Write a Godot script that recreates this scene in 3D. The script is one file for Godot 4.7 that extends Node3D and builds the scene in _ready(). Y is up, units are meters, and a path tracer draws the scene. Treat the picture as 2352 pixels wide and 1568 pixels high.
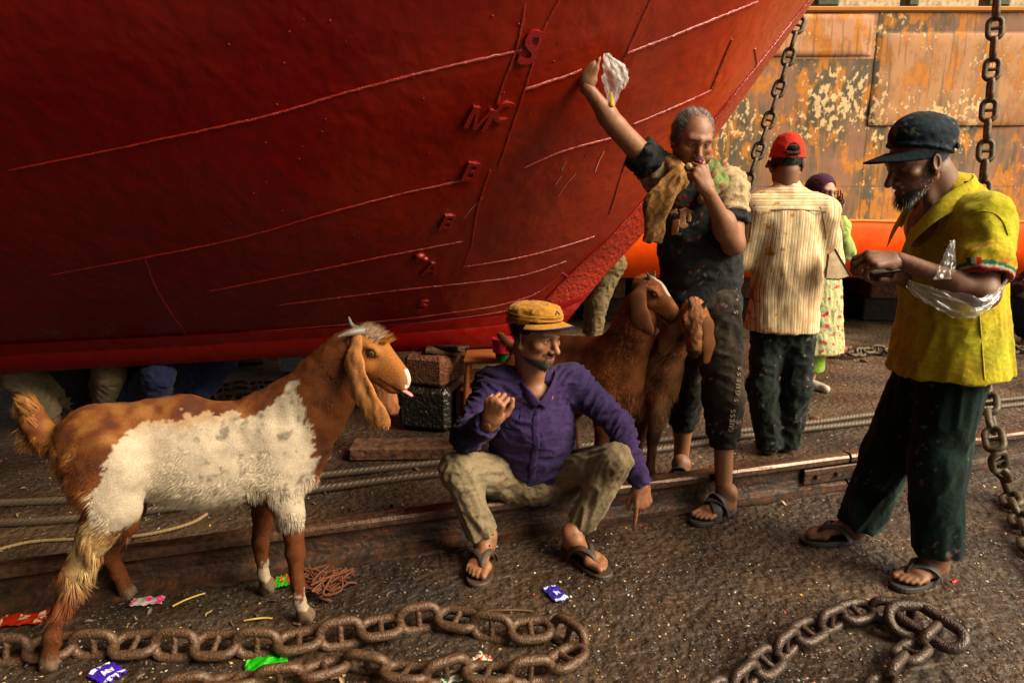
extends Node3D
# A ship breaking and repair yard: the red bow of a ship on keel blocks, four workers, three goats,
# a rail, anchor chains. Camera at eye height 1.37 m looking along -z.

const FOC := 1567.0
const EYE := 1.37
const PITCH := 0.20246
var M := {}
var used := {}
var pending := []
var late := []
var nz := FastNoiseLite.new()
var nw := FastNoiseLite.new()
var nf := FastNoiseLite.new()

func _ready():
	setup_camera_and_light()
	nz.seed = 11; nz.frequency = 1.0; nz.fractal_octaves = 3
	nw.seed = 29; nw.frequency = 1.0; nw.fractal_octaves = 1
	nf.seed = 37; nf.frequency = 1.0; nf.fractal_octaves = 2; nf.fractal_gain = 0.3
	make_materials()
	build_ground()
	build_red_ship()
	build_rusty_ship()
	build_rails()
	build_chains()
	build_blocks_and_clutter()
	build_people()
	build_goats()
	build_litter()
	finish_nets()

func setup_camera_and_light():
	var cam := Camera3D.new(); cam.name = "camera"
	cam.fov = rad_to_deg(2.0 * atan(784.0 / FOC)); cam.near = 0.05; cam.far = 200.0
	add_child(cam)
	cam.position = Vector3(0, EYE, 0); cam.rotation = Vector3(-PITCH, 0, 0)
	cam.current = true
	var sky := Sky.new(); var sm := ProceduralSkyMaterial.new()
	sm.sky_top_color = Color(0.80, 0.82, 0.84); sm.sky_horizon_color = Color(0.90, 0.88, 0.83)
	sm.ground_horizon_color = Color(0.30, 0.27, 0.23); sm.ground_bottom_color = Color(0.14, 0.12, 0.10)
	sm.sky_curve = 0.2; sm.sun_angle_max = 0.0
	sky.sky_material = sm
	var env := Environment.new()
	env.background_mode = Environment.BG_SKY; env.sky = sky
	env.background_energy_multiplier = 0.56
	env.tonemap_mode = Environment.TONE_MAPPER_LINEAR
	env.tonemap_exposure = 2.7
	env.sdfgi_enabled = true; env.ssao_enabled = true; env.ssil_enabled = true
	var we := WorldEnvironment.new(); we.name = "world_environment"; we.environment = env; add_child(we)
	var sun := DirectionalLight3D.new(); sun.name = "sun"
	sun.light_energy = 1.0; sun.light_color = Color(1.0, 0.94, 0.83); sun.light_angular_distance = 36.0
	sun.shadow_enabled = true
	add_child(sun)
	sun.look_at_from_position(Vector3(7.3, 6.2, 3.3), Vector3(0, 0, 0))

# ---------- places ----------
func ray(px: float, py: float) -> Vector3:
	var y := -(py - 784.0) / FOC
	return Vector3((px - 1175.5) / FOC, y * cos(PITCH) - sin(PITCH), -cos(PITCH) - y * sin(PITCH))
func at(px: float, py: float, z: float) -> Vector3:      # a point z metres in front of the camera
	var r := ray(px, py)
	return Vector3(0, EYE, 0) + r * (z / -r.z)
func gnd(px: float, py: float, h := 0.0) -> Vector3:     # a point at height h
	var r := ray(px, py)
	return Vector3(0, EYE, 0) + r * ((h - EYE) / r.y)

# ---------- naming ----------
func numbered(n: String) -> String:
	if not used.has(n):
		used[n] = 0
		return n
	used[n] += 1
	return "%s_%03d" % [n, used[n]]
func tag(o: Node, label: String, category := "", group := "", kind := "") -> Node:
	if label: o.set_meta("label", label)
	if category: o.set_meta("category", category)
	if group: o.set_meta("group", group)
	if kind: o.set_meta("kind", kind)
	return o
func thing(called: String, label: String, category: String, where := Vector3.ZERO, group := "") -> Node3D:
	var o := Node3D.new(); o.name = numbered(called); add_child(o); o.position = where
	tag(o, label, category, group)
	return o
func mi(called: String, m: Mesh, mat: Material, parent: Node = null) -> MeshInstance3D:
	var o := MeshInstance3D.new()
	o.mesh = m
	if mat: o.material_override = mat
	if parent == null or parent == self:
		o.name = numbered(called); add_child(o)
	else:
		o.name = called; parent.add_child(o, true)
	return o

# ---------- plain meshes ----------
func st_new() -> SurfaceTool:
	var st := SurfaceTool.new(); st.begin(Mesh.PRIMITIVE_TRIANGLES); st.set_smooth_group(-1); return st
func quad(st: SurfaceTool, a: Vector3, b: Vector3, c: Vector3, d: Vector3):   # a b c d counterclockwise seen from the front
	for v in [a, c, b, a, d, c]: st.add_vertex(v)
func slab(st: SurfaceTool, t: Transform3D, s: Vector3, bev := 0.006):          # a box with bevelled edges
	var h := s * 0.5
	bev = minf(bev, minf(h.x, minf(h.y, h.z)) * 0.8)
	var f := []
	for ax in 3:
		for sg in [-1.0, 1.0]:
			var n := Vector3.ZERO; n[ax] = sg
			var u := Vector3.ZERO; u[(ax + 1) % 3] = 1.0
			var v := n.cross(u)
			var hu := absf(u.dot(h)) - bev; var hv: float = absf(v.dot(h)) - bev
			var c: Vector3 = n * absf(n.dot(h))
			quad(st, t * (c - u * hu - v * hv), t * (c + u * hu - v * hv), t * (c + u * hu + v * hv), t * (c - u * hu + v * hv))
	for ax in 3:                                   # edge strips
		var a1 := (ax + 1) % 3; var a2 := (ax + 2) % 3
		for s1 in [-1.0, 1.0]:
			for s2 in [-1.0, 1.0]:
				var p := []
				for e in [-1.0, 1.0]:
					var q1 := Vector3.ZERO; q1[ax] = e * (h[ax] - bev); q1[a1] = s1 * h[a1]; q1[a2] = s2 * (h[a2] - bev)
					var q2 := Vector3.ZERO; q2[ax] = e * (h[ax] - bev); q2[a1] = s1 * (h[a1] - bev); q2[a2] = s2 * h[a2]
					p.append(q1); p.append(q2)
				if s1 * s2 > 0: quad(st, t * p[0], t * p[2], t * p[3], t * p[1])
				else: quad(st, t * p[2], t * p[0], t * p[1], t * p[3])
	for sx in [-1.0, 1.0]:
		for sy in [-1.0, 1.0]:
			for sz in [-1.0, 1.0]:
				var s3 := Vector3(sx, sy, sz)
				var c1 := s3 * (h - Vector3(0, bev, bev)); var c2 := s3 * (h - Vector3(bev, 0, bev)); var c3 := s3 * (h - Vector3(bev, bev, 0))
				if sx * sy * sz > 0: f = [c1, c3, c2]
				else: f = [c1, c2, c3]
				for v in f: st.add_vertex(t * v)
func done(st: SurfaceTool, smooth := false) -> ArrayMesh:
	if smooth: st.index()
	st.generate_normals()
	return st.commit()
# A tube along points; profile radii rx (sideways) and ry (along up); closed joins the ends.
func tube(pts: PackedVector3Array, rx: PackedFloat32Array, ry: PackedFloat32Array, sides := 10, closed := false, up := Vector3.UP, ups := PackedVector3Array()) -> ArrayMesh:
	var n := pts.size(); var V := PackedVector3Array(); var I := PackedInt32Array(); var U := PackedVector2Array(); var NN := PackedVector3Array()
	var run := 0.0
	for i in n:
		var a := pts[(i - 1 + n) % n] if closed or i > 0 else pts[i]
		var b := pts[(i + 1) % n] if closed or i < n - 1 else pts[i]
		var t := (b - a).normalized()
		var u0 := ups[i] if ups.size() else up
		var s := t.cross(u0)
		s = t.cross(Vector3.RIGHT) if s.length() < 0.01 else s
		s = s.normalized(); var w := s.cross(t).normalized()
		if i > 0: run += pts[i].distance_to(pts[i - 1])
		for k in sides + 1:
			var an := TAU * k / sides
			V.append(pts[i] + s * cos(an) * rx[i % rx.size()] + w * sin(an) * ry[i % ry.size()])
			NN.append((s * cos(an) / rx[i % rx.size()] + w * sin(an) / ry[i % ry.size()]).normalized())
			U.append(Vector2(run, float(k) / sides))
	var m := n if closed else n - 1
	for i in m:
		for k in sides:
			var a := i * (sides + 1) + k; var b := ((i + 1) % n) * (sides + 1) + k
			I.append_array([a, a + 1, b, b, a + 1, b + 1])
	if not closed:
		for e in [0, n - 1]:
			var c := V.size(); V.append(pts[e]); NN.append(((pts[e] - pts[1 if e == 0 else n - 2])).normalized()); U.append(Vector2.ZERO)
			for k in sides:
				var a: int = e * (sides + 1) + k
				if e == 0: I.append_array([c, a + 1, a])
				else: I.append_array([c, a, a + 1])
	return arr_mesh(V, NN, U, PackedColorArray(), I)
func arr_mesh(V, NN, U, Cc, I) -> ArrayMesh:
	var A := []; A.resize(Mesh.ARRAY_MAX)
	A[Mesh.ARRAY_VERTEX] = V; A[Mesh.ARRAY_NORMAL] = NN; A[Mesh.ARRAY_INDEX] = I
	if U.size(): A[Mesh.ARRAY_TEX_UV] = U
	if Cc.size(): A[Mesh.ARRAY_COLOR] = Cc
	var m := ArrayMesh.new(); m.add_surface_from_arrays(Mesh.PRIMITIVE_TRIANGLES, A)
	return m
func curve(ctrl: Array, n: int) -> PackedVector3Array:      # Catmull-Rom through the points
	var o := PackedVector3Array(); var m := ctrl.size()
	for i in n:
		var t := float(i) / (n - 1) * (m - 1); var k := mini(int(t), m - 2); var f := t - k
		var p0: Vector3 = ctrl[maxi(k - 1, 0)]; var p3: Vector3 = ctrl[mini(k + 2, m - 1)]
		o.append((ctrl[k] as Vector3).cubic_interpolate(ctrl[k + 1], p0, p3, f))
	return o
func flt(a: Array) -> PackedFloat32Array: return PackedFloat32Array(a)
func grid_mesh(P: Array, nu: int, nv: int, uvs := PackedVector2Array(), flip := false, cols := PackedColorArray()) -> ArrayMesh:   # P[v*nu+u]
	var V := PackedVector3Array(P); var NN := PackedVector3Array(); NN.resize(V.size()); var I := PackedInt32Array()
	for v in nv - 1:
		for u in nu - 1:
			var a := v * nu + u; var b := a + 1; var c := a + nu; var d := c + 1
			if flip: I.append_array([a, c, b, b, c, d])
			else: I.append_array([a, b, c, b, d, c])
	for k in range(0, I.size(), 3):
		var n := (V[I[k + 2]] - V[I[k]]).cross(V[I[k + 1]] - V[I[k]])
		for q in 3: NN[I[k + q]] += n
	for k in NN.size(): NN[k] = NN[k].normalized()
	return arr_mesh(V, NN, uvs, cols, I)

# ---------- signed distance shapes, meshed as surface nets ----------
class Field:
	var ty := PackedInt32Array(); var op := PackedInt32Array(); var fl := PackedInt32Array()
	var pa := PackedVector3Array(); var pb := PackedVector3Array(); var sq := PackedVector3Array()
	var ra := PackedFloat32Array(); var rb := PackedFloat32Array(); var kk := PackedFloat32Array(); var il := PackedFloat32Array()
	var bs: Array[Basis] = []; var r1: PackedVector3Array; var r2: PackedVector3Array
	var col := PackedColorArray()
	var k0 := 0.02
	var c0 := Color.WHITE
	func add(t: int, a: Vector3, b: Vector3, x: float, y: float, k: float, c: Color, o: int) -> int:
		ty.append(t); op.append(o); fl.append(0); pa.append(a); pb.append(b); ra.append(x); rb.append(y)
		kk.append(k0 if k < 0 else k); var l := b.length_squared(); il.append(1.0 / maxf(l, 1e-9)); col.append(c)
		bs.append(Basis.IDENTITY); r1.append(Vector3.ONE); r2.append(Vector3.ONE); sq.append(Vector3.ZERO)
		return ty.size() - 1
	# capsule from a to b with radii x, y; flat: 1 cut flat at a, 2 at b
	func cap(a: Vector3, b: Vector3, x: float, y: float, k := -1.0, c := Color(-1, 0, 0), o := 0, flat := 0) -> int:
		var i := add(0, a, b - a, x, y, k, c0 if c.r < 0 else c, o); fl[i] = flat; return i
	# capsule squashed along the direction u to 1/s of its thickness
	func fcap(a: Vector3, b: Vector3, x: float, y: float, u: Vector3, s: float, k := -1.0, c := Color(-1, 0, 0), o := 0, flat := 0) -> int:
		var uu := u.normalized()
		var i := add(2, a, b - a, x, y, k, c0 if c.r < 0 else c, o); fl[i] = flat; sq[i] = uu
		var bb := b - a; bb += uu * bb.dot(uu) * (s - 1.0)
		pb[i] = bb; il[i] = 1.0 / maxf(bb.length_squared(), 1e-9); r1[i] = Vector3(s, 0, 0); r2[i] = b - a
		return i
	func ell(c: Vector3, r: Vector3, k := -1.0, cl := Color(-1, 0, 0), b := Basis.IDENTITY, o := 0) -> int:
		var i := add(1, c, Vector3.ZERO, minf(r.x, minf(r.y, r.z)), maxf(r.x, maxf(r.y, r.z)), k, c0 if cl.r < 0 else cl, o)
		bs[i] = b.transposed(); r1[i] = Vector3.ONE / r; r2[i] = Vector3.ONE / (r * r); return i
	func one(i: int, p: Vector3) -> float:
		var t := ty[i]
		if t == 1:
			var q := bs[i] * (p - pa[i])
			var l := (q * r1[i]).length()
			var g := (q * r2[i]).length()
			return l * (l - 1.0) / g if g > 1e-6 else -ra[i]
		var ap := p - pa[i]
		var e := 0.0
		var ba := pb[i]
		if t == 2:
			var s := r1[i].x
			var ap2 := ap + sq[i] * (ap.dot(sq[i]) * (s - 1.0))
			var tc := clampf(ap2.dot(ba) * il[i], 0.0, 1.0)
			e = ((ap2 - ba * tc).length() - (ra[i] + (rb[i] - ra[i]) * tc)) * (2.0 / (1.0 + s))
			ba = r2[i]
		else:
			var tc := clampf(ap.dot(ba) * il[i], 0.0, 1.0)
			e = (ap - ba * tc).length() - (ra[i] + (rb[i] - ra[i]) * tc)
		if fl[i]:
			var L := ba.length(); var al := ap.dot(ba) / L
			if fl[i] & 2: e = maxf(e, al - L)
			if fl[i] & 1: e = maxf(e, -al)
		return e
	func eval(p: Vector3, ids: PackedInt32Array) -> float:
		var d := 1e3
		for i in ids:
			var e := one(i, p); var k := kk[i]
			if op[i] == 0:
				var h := k - absf(d - e)
				d = minf(d, e)
				if h > 0.0: d -= h * h * 0.25 / k
			else:
				var h := k - absf(d + e)
				d = maxf(d, -e)
				if h > 0.0: d += h * h * 0.25 / k
		return d

class Net:
	var f: Field; var cell := 0.01
	var xf := Transform3D.IDENTITY
	var paint      # (p, n, c) -> Color, in the field's own axes
	var disp       # (p, n) -> metres outwards
	var uvf        # (p, n) -> Vector2
	var relax := 1
	var V := PackedVector3Array(); var N := PackedVector3Array(); var C := PackedColorArray(); var U := PackedVector2Array(); var I := PackedInt32Array()
	const BN := 6
	func run():
		var ex := 1e9 * Vector3.ONE; var hx := -ex
		var cnt := f.ty.size()
		for i in cnt:
			if f.op[i]: continue
			var R := f.rb[i] if f.ty[i] == 1 else maxf(f.ra[i], f.rb[i])
			var q := f.pa[i]
			var e := q + (f.r2[i] if f.ty[i] == 2 else f.pb[i])
			ex = ex.min(q - R * Vector3.ONE).min(e - R * Vector3.ONE); hx = hx.max(q + R * Vector3.ONE).max(e + R * Vector3.ONE)
		ex -= Vector3.ONE * cell * 2.5; hx += Vector3.ONE * cell * 2.5
		var bw := cell * BN; var hd := bw * 0.8661
		var nb := Vector3i(((hx - ex) / bw).ceil())
		var blocks := {}
		for i in cnt:
			var R := f.rb[i] if f.ty[i] == 1 else maxf(f.ra[i], f.rb[i])
			var k := f.kk[i]; var q := f.pa[i]
			var e := q + (f.r2[i] if f.ty[i] == 2 else f.pb[i])
			var a := Vector3i(((q.min(e) - Vector3.ONE * (R + k) - ex) / bw).floor()).clamp(Vector3i.ZERO, nb - Vector3i.ONE)
			var b := Vector3i(((q.max(e) + Vector3.ONE * (R + k) - ex) / bw).floor()).clamp(Vector3i.ZERO, nb - Vector3i.ONE)
			var lim := k + hd * 1.35
			for z in range(a.z, b.z + 1):
				for y in range(a.y, b.y + 1):
					for x in range(a.x, b.x + 1):
						var c := ex + (Vector3(x, y, z) + Vector3.ONE * 0.5) * bw
						if f.one(i, c) < lim:
							var key := (x * 1024 + y) * 1024 + z
							if blocks.has(key): blocks[key].append(i)
							else: blocks[key] = PackedInt32Array([i])
		var cells := {}
		var signs := {}
		var S := PackedFloat32Array(); S.resize(343)
		for key in blocks:
			var ids: PackedInt32Array = blocks[key]
			var bx: int = key / 1048576; var by: int = (key / 1024) % 1024; var bz: int = key % 1024
			var o := ex + Vector3(bx, by, bz) * bw
			if absf(f.eval(o + Vector3.ONE * bw * 0.5, ids)) > hd * 1.7: continue
			var w := 0; var neg := 0
			for x in 7:
				for y in 7:
					for z in 7:
						var d := f.eval(o + Vector3(x, y, z) * cell, ids)
						S[w] = d; w += 1
						if d < 0.0: neg += 1
			if neg == 0 or neg == 343: continue
			for x in 6:
				for y in 6:
					for z in 6:
						var b := x * 49 + y * 7 + z
						var v0 := S[b]; var v1 := S[b + 49]; var v2 := S[b + 7]; var v3 := S[b + 56]; var v4 := S[b + 1]; var v5 := S[b + 50]; var v6 := S[b + 8]; var v7 := S[b + 57]
						var m := int(v0 < 0) + int(v1 < 0) + int(v2 < 0) + int(v3 < 0) + int(v4 < 0) + int(v5 < 0) + int(v6 < 0) + int(v7 < 0)
						if m == 0 or m == 8: continue
						var s := Vector3.ZERO; var n := 0
						if (v0 < 0) != (v1 < 0): s += Vector3(v0 / (v0 - v1), 0, 0); n += 1
						if (v2 < 0) != (v3 < 0): s += Vector3(v2 / (v2 - v3), 1, 0); n += 1
						if (v4 < 0) != (v5 < 0): s += Vector3(v4 / (v4 - v5), 0, 1); n += 1
						if (v6 < 0) != (v7 < 0): s += Vector3(v6 / (v6 - v7), 1, 1); n += 1
						if (v0 < 0) != (v2 < 0): s += Vector3(0, v0 / (v0 - v2), 0); n += 1
						if (v1 < 0) != (v3 < 0): s += Vector3(1, v1 / (v1 - v3), 0); n += 1
						if (v4 < 0) != (v6 < 0): s += Vector3(0, v4 / (v4 - v6), 1); n += 1
						if (v5 < 0) != (v7 < 0): s += Vector3(1, v5 / (v5 - v7), 1); n += 1
						if (v0 < 0) != (v4 < 0): s += Vector3(0, 0, v0 / (v0 - v4)); n += 1
						if (v1 < 0) != (v5 < 0): s += Vector3(1, 0, v1 / (v1 - v5)); n += 1
						if (v2 < 0) != (v6 < 0): s += Vector3(0, 1, v2 / (v2 - v6)); n += 1
						if (v3 < 0) != (v7 < 0): s += Vector3(1, 1, v3 / (v3 - v7)); n += 1
						var p := o + (Vector3(x, y, z) + s / n) * cell
						var ck := ((bx * 6 + x) * 2048 + by * 6 + y) * 2048 + bz * 6 + z
						cells[ck] = V.size()
						signs[ck] = int(v0 < 0) | (int(v1 < 0) << 1) | (int(v2 < 0) << 2) | (int(v4 < 0) << 3)
						V.append(p)
						var cc := Color(0, 0, 0); var tw := 0.0
						for i in ids:
							if f.op[i]: continue
							var wt := exp(-clampf(f.one(i, p) / (cell * 1.2), -1.0, 14.0))
							cc += f.col[i] * wt; tw += wt
						cc = cc / maxf(tw, 1e-6); cc.a = 1.0
						C.append(cc)
		var DX := 2048 * 2048; var DY := 2048
		for ck in cells:
			var m: int = signs[ck]
			if m == 0 or m == 15: continue
			var s0 := m & 1
			var c00: int = cells[ck]
			for ax in 3:
				var s1 := (m >> (ax + 1)) & 1
				if s0 == s1: continue
				var d1 := DY if ax == 0 else (1 if ax == 1 else DX)
				var d2 := 1 if ax == 0 else (DX if ax == 1 else DY)
				var c10: int = cells.get(ck - d1, -1); var c11: int = cells.get(ck - d1 - d2, -1); var c01: int = cells.get(ck - d2, -1)
				if c10 < 0 or c11 < 0 or c01 < 0: continue
				if s0: I.append_array([c00, c11, c10, c00, c01, c11])
				else: I.append_array([c00, c10, c11, c00, c11, c01])
		for it in relax: smooth_once(0.5)
		normals()
		if disp:
			for i in V.size(): V[i] += N[i] * float(disp.call(V[i], N[i]))
			normals()
		if paint:
			for i in V.size(): C[i] = paint.call(V[i], N[i], C[i])
		if uvf:
			U.resize(V.size())
			for i in V.size(): U[i] = uvf.call(V[i], N[i])
		if xf != Transform3D.IDENTITY:
			var nb2 := xf.basis.inverse().transposed()
			for i in V.size():
				V[i] = xf * V[i]; N[i] = (nb2 * N[i]).normalized()
			if xf.basis.determinant() < 0:
				for k in range(0, I.size(), 3):
					var t := I[k]; I[k] = I[k + 1]; I[k + 1] = t
	func smooth_once(w: float):
		var A := PackedVector3Array(); A.resize(V.size()); var K := PackedFloat32Array(); K.resize(V.size())
		for k in range(0, I.size(), 3):
			var a := I[k]; var b := I[k + 1]; var c := I[k + 2]
			A[a] += V[b] + V[c]; K[a] += 2.0; A[b] += V[a] + V[c]; K[b] += 2.0; A[c] += V[a] + V[b]; K[c] += 2.0
		for i in V.size():
			if K[i] > 0: V[i] = V[i].lerp(A[i] / K[i], w)
	func normals():
		N.resize(0); N.resize(V.size())
		for k in range(0, I.size(), 3):
			var a := V[I[k]]; var n := (V[I[k + 2]] - a).cross(V[I[k + 1]] - a)
			N[I[k]] += n; N[I[k + 1]] += n; N[I[k + 2]] += n
		for i in N.size(): N[i] = N[i].normalized()

func net(f: Field, cell: float, paint = null, disp = null, xf := Transform3D.IDENTITY, uvf = null, relax := 1) -> Net:
	var n := Net.new(); n.f = f; n.cell = cell; n.paint = paint; n.disp = disp; n.xf = xf; n.uvf = uvf; n.relax = relax
	return n
func net_mesh(called: String, jobs: Array, mat: Material, parent: Node = null) -> MeshInstance3D:
	var o := mi(called, null, mat, parent)
	pending.append([o, jobs])
	return o
func finish_nets():
	var all := []
	for p in pending: all.append_array(p[1])
	all.sort_custom(func(a, b): return a.f.ty.size() / (a.cell * a.cell) > b.f.ty.size() / (b.cell * b.cell))
	var g := WorkerThreadPool.add_group_task(func(i): all[i].run(), all.size(), -1, true)
	WorkerThreadPool.wait_for_group_task_completion(g)
	for p in pending:
		var V := PackedVector3Array(); var N := PackedVector3Array(); var C := PackedColorArray(); var U := PackedVector2Array(); var I := PackedInt32Array()
		for j: Net in p[1]:
			var b := V.size()
			V.append_array(j.V); N.append_array(j.N); C.append_array(j.C)
			if j.U.size(): U.append_array(j.U)
			var J := j.I.duplicate()
			for k in J.size(): J[k] += b
			I.append_array(J)
		if V.size() == 0: continue
		if U.size() != V.size(): U = PackedVector2Array()
		p[0].mesh = arr_mesh(V, N, U, C, I)
	for l in late: l.call()

# strands of hair or fur on a meshed surface: fn(p, n, c, rng) -> [direction*length, width, color] or null
func fur(called: String, jobs: Array, count: int, fn: Callable, mat: Material, parent: Node, sd := 5):
	var rng := RandomNumberGenerator.new(); rng.seed = sd
	var T := []; var Ccol := PackedColorArray()
	for j: Net in jobs:
		var acc := PackedFloat32Array(); var tot := 0.0
		for k in range(0, j.I.size(), 3):
			tot += (j.V[j.I[k + 1]] - j.V[j.I[k]]).cross(j.V[j.I[k + 2]] - j.V[j.I[k]]).length()
			acc.append(tot)
		var cnt := count / jobs.size()
		for q in cnt:
			var k := acc.bsearch(rng.randf() * tot) * 3
			if k >= j.I.size(): continue
			var u := rng.randf(); var v := rng.randf()
			if u + v > 1: u = 1 - u; v = 1 - v
			var a := j.I[k]; var b := j.I[k + 1]; var c := j.I[k + 2]
			var p := j.V[a] * (1 - u - v) + j.V[b] * u + j.V[c] * v
			var n := (j.N[a] * (1 - u - v) + j.N[b] * u + j.N[c] * v).normalized()
			var r = fn.call(p, n, j.C[a], rng)
			if r == null: continue
			var d: Vector3 = r[0]
			var x := d.cross(n).normalized()
			if x.length() < 0.5: x = d.cross(Vector3.UP + Vector3(0.1, 0, 0)).normalized()
			var z := x.cross(d).normalized()
			T.append(Transform3D(Basis(x * float(r[1]), d, z * d.length()), p - n * 0.0015)); Ccol.append(r[2])
	var mm := MultiMesh.new(); mm.transform_format = MultiMesh.TRANSFORM_3D; mm.use_colors = true
	mm.mesh = strand(); mm.instance_count = T.size()
	for i in T.size():
		mm.set_instance_transform(i, T[i]); mm.set_instance_color(i, Ccol[i])
	var o := MultiMeshInstance3D.new(); o.name = called; o.multimesh = mm; o.material_override = mat
	o.set_meta("kind", "stuff")
	parent.add_child(o, true)
var strand_mesh: ArrayMesh
func strand() -> ArrayMesh:        # a tapering blade 1 long, curling a little towards -z
	if strand_mesh: return strand_mesh
	var st := st_new()
	var L := [Vector3(-0.5, 0, 0), Vector3(-0.42, 0.5, 0.07), Vector3(0, 1, -0.04)]
	var R := [Vector3(0.5, 0, 0), Vector3(0.42, 0.5, 0.07)]
	for v in [L[0], L[1], R[0], R[0], L[1], R[1], L[1], L[2], R[1]]: st.add_vertex(v)
	strand_mesh = done(st)
	return strand_mesh
func scatter(called: String, m: Mesh, T: Array, cols: Array, mat: Material, parent: Node = null) -> MultiMeshInstance3D:
	var mm := MultiMesh.new(); mm.transform_format = MultiMesh.TRANSFORM_3D; mm.use_colors = true
	mm.mesh = m; mm.instance_count = T.size()
	for i in T.size():
		mm.set_instance_transform(i, T[i]); mm.set_instance_color(i, cols[i])
	var o := MultiMeshInstance3D.new(); o.multimesh = mm; o.material_override = mat
	o.set_meta("kind", "stuff")
	if parent: o.name = called; parent.add_child(o, true)
	else: o.name = numbered(called); add_child(o)
	return o

# ---------- materials ----------
func ntex(sd: int, freq: float, oct: int, cols: Array, offs := [], size := 512, ty := FastNoiseLite.TYPE_SIMPLEX_SMOOTH) -> NoiseTexture2D:
	var n := FastNoiseLite.new(); n.seed = sd; n.frequency = freq; n.fractal_octaves = oct; n.noise_type = ty
	var t := NoiseTexture2D.new(); t.noise = n; t.width = size; t.height = size; t.seamless = true; t.normalize = true
	if cols.size():
		var g := Gradient.new(); g.colors = PackedColorArray(cols)
		var o := PackedFloat32Array(offs)
		if o.size() != cols.size():
			o.resize(cols.size())
			for i in cols.size(): o[i] = float(i) / (cols.size() - 1)
		g.offsets = o; t.color_ramp = g
	return t
func mat(rough: float, tex: Texture2D = null, tri := 1.0, bump: Texture2D = null, bump_cm := 0.1, vc := true, metal := 0.0, spec := 0.5) -> StandardMaterial3D:
	var m := StandardMaterial3D.new()
	m.roughness = rough; m.vertex_color_use_as_albedo = vc; m.metallic = metal; m.metallic_specular = spec
	m.uv1_triplanar = true; m.uv1_world_triplanar = false; m.uv1_scale = Vector3.ONE * tri
	if tex: m.albedo_texture = tex
	if bump: m.heightmap_enabled = true; m.heightmap_texture = bump; m.heightmap_scale = bump_cm
	return m
func lin(r: float, g: float, b: float) -> Color: return Color(r, g, b)
func srgb(r: float, g: float, b: float) -> Color: return Color(r / 255.0, g / 255.0, b / 255.0)
func vcol(r: float, g: float, b: float) -> Color: return Color(r / 255.0, g / 255.0, b / 255.0).srgb_to_linear()
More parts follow.
